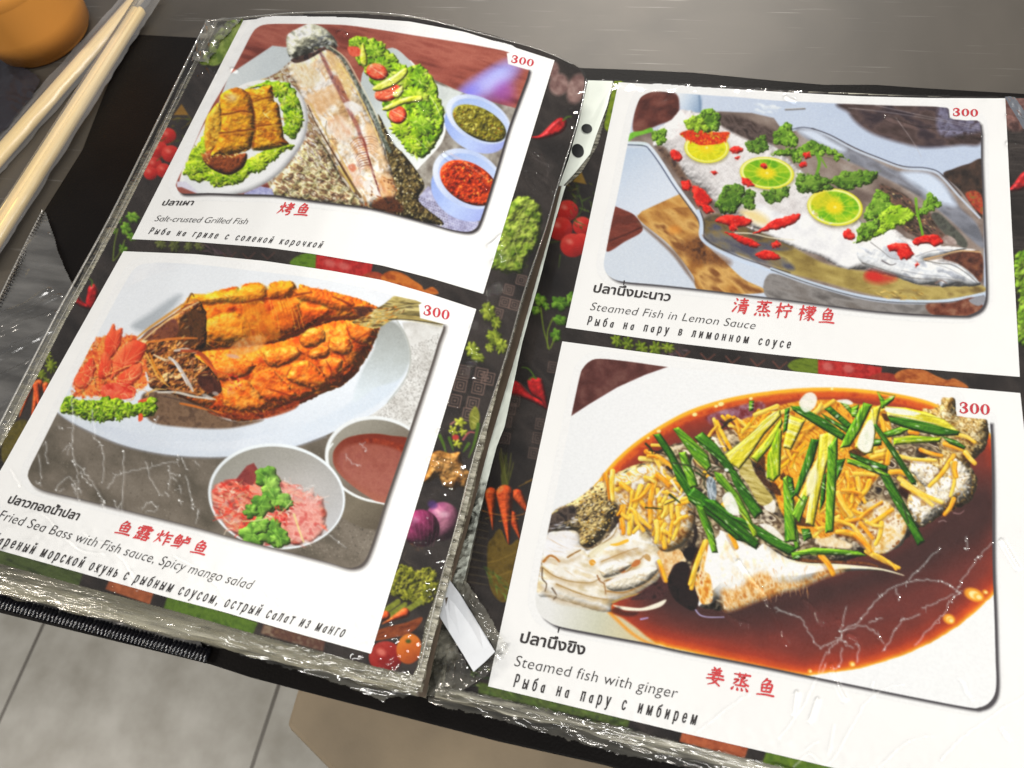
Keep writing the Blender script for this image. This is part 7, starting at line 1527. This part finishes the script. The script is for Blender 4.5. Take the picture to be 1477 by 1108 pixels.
def crumple(px, py, side):
    """waviness of the plastic: quiet over most of a page, crumpled near the worn lower edges and the spine"""
    if side == 'L':
        a = .06 + .55 * np.clip((py - (690 + px * .26)) / 130, 0, 1) + .5 * np.clip((px * 1 + (py - 120) * .37 - 775) / 60, 0, 1) + .35 * np.clip((150 - (px + (py - 410) * .62)) / 80, 0, 1) + .5 * np.clip((75 - py + (px - 560) * .2) / 40, 0, 1) * (px < 360)
    else:
        a = .05 + .5 * np.clip((py - (925 + (px - 700) * .235)) / 110, 0, 1) + .4 * np.clip((760 - px - (py - 500) * .32) / 40, 0, 1) + .25 * np.clip((160 - py) / 30, 0, 1)
    n = (fbm(px / 17, py / 17, 3, 2) - .5) * 1.2 + (fbm(px / 46 + py / 60, py / 30, 8, 3) - .5) * 1.5
    return a * n
def jag(c, seed):
    """a crease wanders as it runs"""
    r = random.Random(seed); S = spline(c, False, 5) if len(c) > 2 else np.array([np.array(c[0]) + (np.array(c[1]) - np.array(c[0])) * t for t in np.linspace(0, 1, 6)])
    return [(q[0] + r.uniform(-1.3, 1.3), q[1] + r.uniform(-1.3, 1.3)) for q in S]
def film(name, poly, h, x0, y0, x1, y1, side, creases, ridges, parent, dz=.75):
    P = np.array(poly, float); creases = [jag(c, i) for i, c in enumerate(creases)]
    W0, H0 = int(x1 - x0) + 1, int(y1 - y0) + 1
    cs = Canvas(int(x0), int(y0), int(x0) + W0, int(y0) + H0, (0, 0, 0))
    rr = random.Random(9)
    for c in creases:
        kk = .55 if side == 'L' else .6; cs.line(c, .7, (215, 215, 215), .4, .44 * kk, .9); cs.line(c, 3, (110, 110, 110), 2, .16, 3)
        S = np.array(c)
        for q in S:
            if rr.random() < .12: cs.ell(q[0] + rr.uniform(-2, 2), q[1] + rr.uniform(-2, 2), rr.uniform(.5, 1.7), rr.uniform(.4, 1.0), (255, 255, 255), rr.uniform(0, 3), 1.0, rr.uniform(.3, .9))  # bright sparkles painted into the film colour along each crease
            if rr.random() < .12:
                a = rr.uniform(0, 6.3); cs.line([tuple(q), (q[0] + math.cos(a) * rr.uniform(3, 9), q[1] + math.sin(a) * rr.uniform(3, 9))], .6, (200, 200, 200), .3, .35)
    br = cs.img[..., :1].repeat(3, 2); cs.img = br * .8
    def z(px, py, Q):
        out = crumple(px, py, side) + ridge_field(px, py, [(c, .11) for c in creases], .9) * (.3 + 1.4 * fbm(px / 6, py / 6, 13, 2)) + ridge_field(px, py, [(c, 1.0) for c in ridges], 1.5)
        return np.maximum(out, -.28)
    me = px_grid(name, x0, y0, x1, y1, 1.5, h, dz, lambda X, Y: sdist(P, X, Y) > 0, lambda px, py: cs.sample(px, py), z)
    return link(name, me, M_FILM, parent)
FILM_L = spline([(297,30), (330,26), (380,22), (430,18), (520,17), (600,25), (700,50), (780,72)], False, 4).tolist() + [(824,92), (838,98), (845,107), (845,122), (828,192), (806,272), (789,330), (760,421), (735,510), (691,640), (660,760), (635,850), (607,960), (600,985), (570,980), (535,968), (370,926), (250,893), (108,855), (0,825), (-66,808), (-66,742), (0,618), (75,470), (105,414), (160,312), (220,192)]
FILM_R = [(850,114), (902,115.5), (1140,130), (1287,136), (1452,139.5), (1560,144), (1560,1212), (1195,1121), (980,1070), (702,1004), (628,990), (640,930), (658,846), (674,770), (706,641), (732,545), (746,480), (776,359), (790,310), (806,272), (836,170)]
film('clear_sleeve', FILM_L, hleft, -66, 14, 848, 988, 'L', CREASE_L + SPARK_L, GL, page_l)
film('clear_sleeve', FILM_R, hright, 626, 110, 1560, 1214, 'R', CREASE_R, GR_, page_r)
# welded seams of the left sleeve: outer edge and top
tube_px('sleeve_seam', [(298,31), (220,190), (160,311), (105,411), (75,466), (0,612), (-64,738)], hleft, .5, .5, M_SEAM, page_l)
tube_px('sleeve_seam', [(309,31), (231,190), (170,311), (115,411), (85,466), (10,614)], hleft, .5, .25, M_SEAM, page_l)
tube_px('sleeve_seam', [(300,30), (380,22.5), (430,18.5), (520,17.5), (600,25.5), (700,50.5), (780,72.5), (826,93)], hleft, .3, .35, M_SEAM, page_l)
tube_px('sleeve_seam', [(846,114), (835,168), (803,272), (786,332), (755,423), (730,512), (688,642), (657,762), (632,850), (606,962)], hleft, .1, .35, M_SEAM, page_l)

# ------------------------------------------------------------------ spine: punched binding strips, torn tab, crumpled plastic
strip_top = [(848,116), (884,117), (876,152), (860,195), (851,222), (830,248), (808,272), (804,274), (820,230), (836,172)]
st_o = link('binding_strip', poly_px('binding_strip', strip_top, hright, 1.6, False, .4), M_STRIP, folder)
for x, y, rx, ry in ((846.5,185.5,8.2,6.8), (833.5,217.5,9.4,10)):
    pts = [(x + rx * math.cos(t) * .94 + ry * math.sin(t) * .1, y + ry * math.sin(t)) for t in np.linspace(0, 2 * math.pi, 25)[:-1]]
    link('punch_hole', poly_px('punch_hole', pts, hright, 1.66, False), M_HOLE, st_o)
def band_px(name, a, b, h, dz, m, parent, n=80, zamp=.6, seed=2, w=5):
    A = dens(a, n); B = dens(b, n); G = np.stack([A + (B - A) * t for t in np.linspace(0, 1, w)], 1)
    return link(name, sheet(name, G, h, dz, lambda px, py, P: (fbm(px / 9, py / 9, seed, 3) - .5) * zamp), m, parent)
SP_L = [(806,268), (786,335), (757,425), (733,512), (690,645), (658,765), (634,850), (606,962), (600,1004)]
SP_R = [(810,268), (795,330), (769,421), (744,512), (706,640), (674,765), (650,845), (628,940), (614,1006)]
SP_E = [(816,268), (799,325), (778,405), (753,495), (728,615), (716,645), (698,715), (684,775), (670,835)]
band_px('spine_shade', SP_L, SP_R, hright, 4.4, principled('spine_shade_brown', (.085, .062, .042), .6, var=.2, scale=60), folder, 120, .3)  # dark brown band added as the shade between page edge and binding strip
band_px('binding_strip', SP_R[:-2] + [(640,890)], SP_E + [(664,850)], hright, 1.8, M_STRIP, folder, 160, .7, 7, 9)
band_px('crumpled_strip', [(694,690), (672,770), (650,848), (628,940), (614,1004)], [(704,695), (686,775), (672,840), (660,930), (650,1004)], hright, 3.0, M_CRUMP, folder, 160, 1.6, 5, 14)
link('torn_tab', poly_px('torn_tab', [(648,836), (664,858), (690,900), (714,940), (700,954), (683,969), (668,944), (648,912), (632,886), (640,860)], hright, 4.6, False, .35), M_TAB, folder)
# clear plastic round the tab and along the lower edges
def crump_px(name, poly, h, dz, amp, seed, parent, m=None, step=2.0, sc=11, lng=1.0):
    P = np.array(poly, float); a = P.min(0); b = P.max(0)
    me = px_grid(name, a[0], a[1], b[0], b[1], step, h, dz, lambda X, Y: sdist(P, X, Y) + (fbm(X / 7, Y / 7, seed, 2) - .5) * 5 > 0, None, lambda px, py, Q: (fbm((px + .26 * py) / (sc * lng), (py - .26 * px) / sc, seed, 2) - .5) * amp)
    return link(name, me, m or M_CRUMP, parent)
crump_px('crumpled_plastic', [(655,840), (672,838), (700,880), (736,938), (714,958), (700,975), (680,988), (664,1000), (640,1004), (626,985), (628,930), (634,890), (656,930), (682,972), (716,940), (690,900)], hright, 3.2, 1.6, 21, folder, None, 1.2, 9)
crump_px('crumpled_plastic', [(620,985), (660,994), (702,1003), (800,1026), (980,1070), (1120,1104), (1400,1180), (1400,1204), (1100,1120), (1000,1108), (898,1089), (856,1077), (785,1057), (719,1038), (618,1014)], hright, 1.8, 2.4, 22, folder, None, 1.4, 9, 4.5)
crump_px('crumpled_plastic', [(-66,806), (0,824), (108,855), (250,893), (370,926), (535,966), (602,980), (602,1004), (560,1006), (552,1012), (500,990), (430,968), (300,930), (120,880), (0,846), (-66,828)], lambda x: hleft(x) - 6, .4, 2.6, 23, folder, None, 1.4, 9, 5.0)
crump_px('crumpled_plastic', [(297,30), (318,26), (350,24), (346,34), (330,46), (312,70), (300,92), (276,88)], hleft, 1.2, 3.0, 24, folder, None, 1.5, 8)
band_px('folded_corner', [(1449,140), (1456,139), (1464,140)], [(1476,186), (1484,184), (1490,180)], hright, 1.6, M_CRUMP, folder, 20, .8, 3, 14)

# ------------------------------------------------------------------ things beside the menu
def at_px(x, y, z): return unproj(np.array([float(x)]), np.array([float(y)]), FL(z), 0)[0]
# orange ribbed cup
M_CUP = principled('orange_plastic', (.66, .275, .05), .5, var=.06, scale=20, spec=.4)
cup_c = np.array([-375.0, 35.0, -12.0])
prof = [(0, 0), (26.0, 0), (28.4, .8), (30.0, 3), (32.0, 9), (32.6, 13), (31.8, 13.8), (29.4, 14.6), (29.5, 16.6), (32.0, 17.4), (33.8, 23), (34.6, 30.4), (33.9, 30.8), (31.4, 31.6), (31.6, 33.6), (34.2, 34.4), (36.0, 44), (36.6, 51), (35.9, 51.6), (33.4, 52.4), (33.6, 54.4), (36.2, 55.2), (38.2, 70), (40.2, 92), (40.4, 94), (39.6, 95), (38.6, 94.4), (37.4, 80), (34.5, 20), (31, 4), (0, 3.4)]
V = []; Fc = []; S = 64
for r, z in prof:
    for k in range(S):
        t = 2 * math.pi * k / S; V.append((r * math.cos(t), r * math.sin(t), z))
for i in range(len(prof) - 1):
    for k in range(S): Fc.append((i * S + k, i * S + (k + 1) % S, (i + 1) * S + (k + 1) % S, (i + 1) * S + k))
cup = link('cup', mesh_pd('cup', V, Fc, True), M_CUP); cup.location = cup_c * MM
tag(cup, 'orange ribbed plastic cup on the steel table beside the chopsticks', 'cup')

# wooden chopsticks in clear wrappers
def wood_mat():
    m, nt, N, L = mat('pale_wood'); out = N('ShaderNodeOutputMaterial'); b = N('ShaderNodeBsdfPrincipled'); L(b.outputs[0], out.inputs[0])
    tc = N('ShaderNodeTexCoord'); mp = N('ShaderNodeMapping'); mp.inputs['Scale'].default_value = (900, 14, 900); L(tc.outputs['Object'], mp.inputs[0])
    n = N('ShaderNodeTexNoise'); n.inputs['Scale'].default_value = 1; n.inputs['Detail'].default_value = 4; L(mp.outputs[0], n.inputs['Vector'])
    r = N('ShaderNodeValToRGB'); L(n.outputs['Fac'], r.inputs[0]); r.color_ramp.elements[0].position = .25; r.color_ramp.elements[1].position = .75
    r.color_ramp.elements[0].color = (.74, .50, .17, 1); r.color_ramp.elements[1].color = (.93, .72, .33, 1); L(r.outputs[0], b.inputs['Base Color']); b.inputs['Roughness'].default_value = .55
    return m
M_WOOD = wood_mat()
M_WRAP = film_mat('wrapper_film', .19, (.66, .64, .62), .2, .4, 40, .5, False, (1, .2, 1), 3, .003, .06)
def stick(name, a, b, label, prof_fn, group=None, tip0=None):
    """bar along y of its own frame from a to b (mm)"""
    a = np.array(a, float); b = np.array(b, float); L = np.linalg.norm(b - a); ang = math.atan2(b[1] - a[1], b[0] - a[0]) - math.pi / 2
    ys = [0, .8, 2.2, L * .25, L * .5, L * .75, L - 2.2, L - .8, L]; sc = [.74, .9, .93, .97, 1.03, 1.08, 1.1, 1.05, .9]
    V = []; Fc = []; pr = prof_fn(); n = len(pr)
    for y, s in zip(ys, sc):
        for x, z in pr: V.append((x * s, y, (z - 3.5) * s + 3.5))
    for i in range(len(ys) - 1):
        for k in range(n): Fc.append((i * n + k, i * n + (k + 1) % n, (i + 1) * n + (k + 1) % n, (i + 1) * n + k))
    Fc += [tuple(range(n - 1, -1, -1)), tuple((len(ys) - 1) * n + k for k in range(n))]
    o = link(name, mesh_pd(name, V, Fc, True), M_WOOD); o.location = a * MM; o.rotation_euler = (math.atan2(b[2] - a[2], L), 0, ang)
    tag(o, label, 'chopsticks', group); return o
def single(): return [(4.7 * abs(math.cos(t)) ** .8 * (1 if math.cos(t) > 0 else -1), 3.4 + 3.1 * abs(math.sin(t)) ** .8 * (1 if math.sin(t) > 0 else -1)) for t in np.linspace(0, 2 * math.pi, 29)[:-1]]
def twin():
    out = []
    for t in np.linspace(-.15, math.pi - .55, 10): out.append((2.4 + 2.35 * math.cos(t), 3.2 + 2.9 * math.sin(t)))
    for t in np.linspace(.55, math.pi + .15, 10): out.append((-2.4 + 2.35 * math.cos(t), 3.2 + 2.9 * math.sin(t)))
    out += [(-4.6, 1.0), (-2.4, .2), (2.4, .2), (4.6, 1.0)]
    return out
g_ch = 'wooden chopsticks lying left of the menu'
zt = -11.4
a1, b1 = at_px(222, -18, zt), at_px(-36, 278, zt); a2, b2 = at_px(205, 20, -8.0), at_px(-28, 388, -8.0)
stick('chopsticks', a1, b1, 'pale wooden chopsticks lying next to the orange cup', single, g_ch)
stick('chopsticks', a2, b2, 'pale grooved chopsticks lying along the left edge of the black cover', twin, g_ch)
def wrapper(name, a, b, pr, label):
    a = np.array(a, float); b = np.array(b, float); L = np.linalg.norm(b - a); ang = math.atan2(b[1] - a[1], b[0] - a[0]) - math.pi / 2
    n = len(pr); ny = 60; V = []; Fc = []
    for i in range(ny + 1):
        y = L * i / ny
        for j, (x, z) in enumerate(pr):
            w = float(fbm(np.array(y / 9.0), np.array(j * .35), 31, 3)) - .5
            V.append((x + w * 1.6 * (j in (0, 1, n - 1, n - 2)), y, max(.15, z + w * (1.0 if z < 5 else .25))))
    for i in range(ny):
        for k in range(n - 1): Fc.append((i * n + k, i * n + k + 1, (i + 1) * n + k + 1, (i + 1) * n + k))
    o = link(name, mesh_pd(name, V, Fc, True), M_WRAP); o.location = a * MM; o.rotation_euler = (math.atan2(b[2] - a[2], L), 0, ang)
    return tag(o, label, 'wrapper', 'clear wrappers round the chopsticks')
d1 = (a1 - b1) / np.linalg.norm(a1 - b1); d2 = (a2 - b2) / np.linalg.norm(a2 - b2)
wrapper('plastic_wrapper', a1 + d1 * 30, b1, [(-6.4, .3), (-5.6, 2.4), (-4.6, 6.2), (0, 7.2), (4.6, 6.2), (6.2, 2.6), (8.4, .7), (13, .5), (18, .3)], 'clear plastic wrapper round the chopsticks next to the orange cup')
wrapper('plastic_wrapper', a2 + d2 * 26, b2, [(-6.6, .3), (-6.0, 2.0), (-5.2, 5.8), (0, 6.9), (5.2, 5.8), (6.6, 1.8), (10.5, .4)], 'clear plastic wrapper round the chopsticks against the black cover')
# dark crumpled plastic bag at the left
M_BAG = film_mat('dark_bag', .72, (.030, .028, .034), .25, .4, 30, .7, False, (1, 1, 1), 4, .004, .1)
bagp = np.array([(-60,40), (0,64), (14,80), (30,96), (52,108), (58,116), (44,140), (26,162), (8,184), (-10,204), (-60,250)], float)
bag = link('plastic_bag', px_grid('plastic_bag', -60, 40, 60, 250, 1.6, FL(-9.4), 0, lambda X, Y: sdist(bagp, X, Y) > 0, None, lambda px, py, Q: np.maximum(-2.2, (fbm(px / 30, py / 22, 4, 3) - .5) * 4)), M_BAG)
tag(bag, 'crumpled dark plastic bag on the table below the orange cup', 'plastic bag')
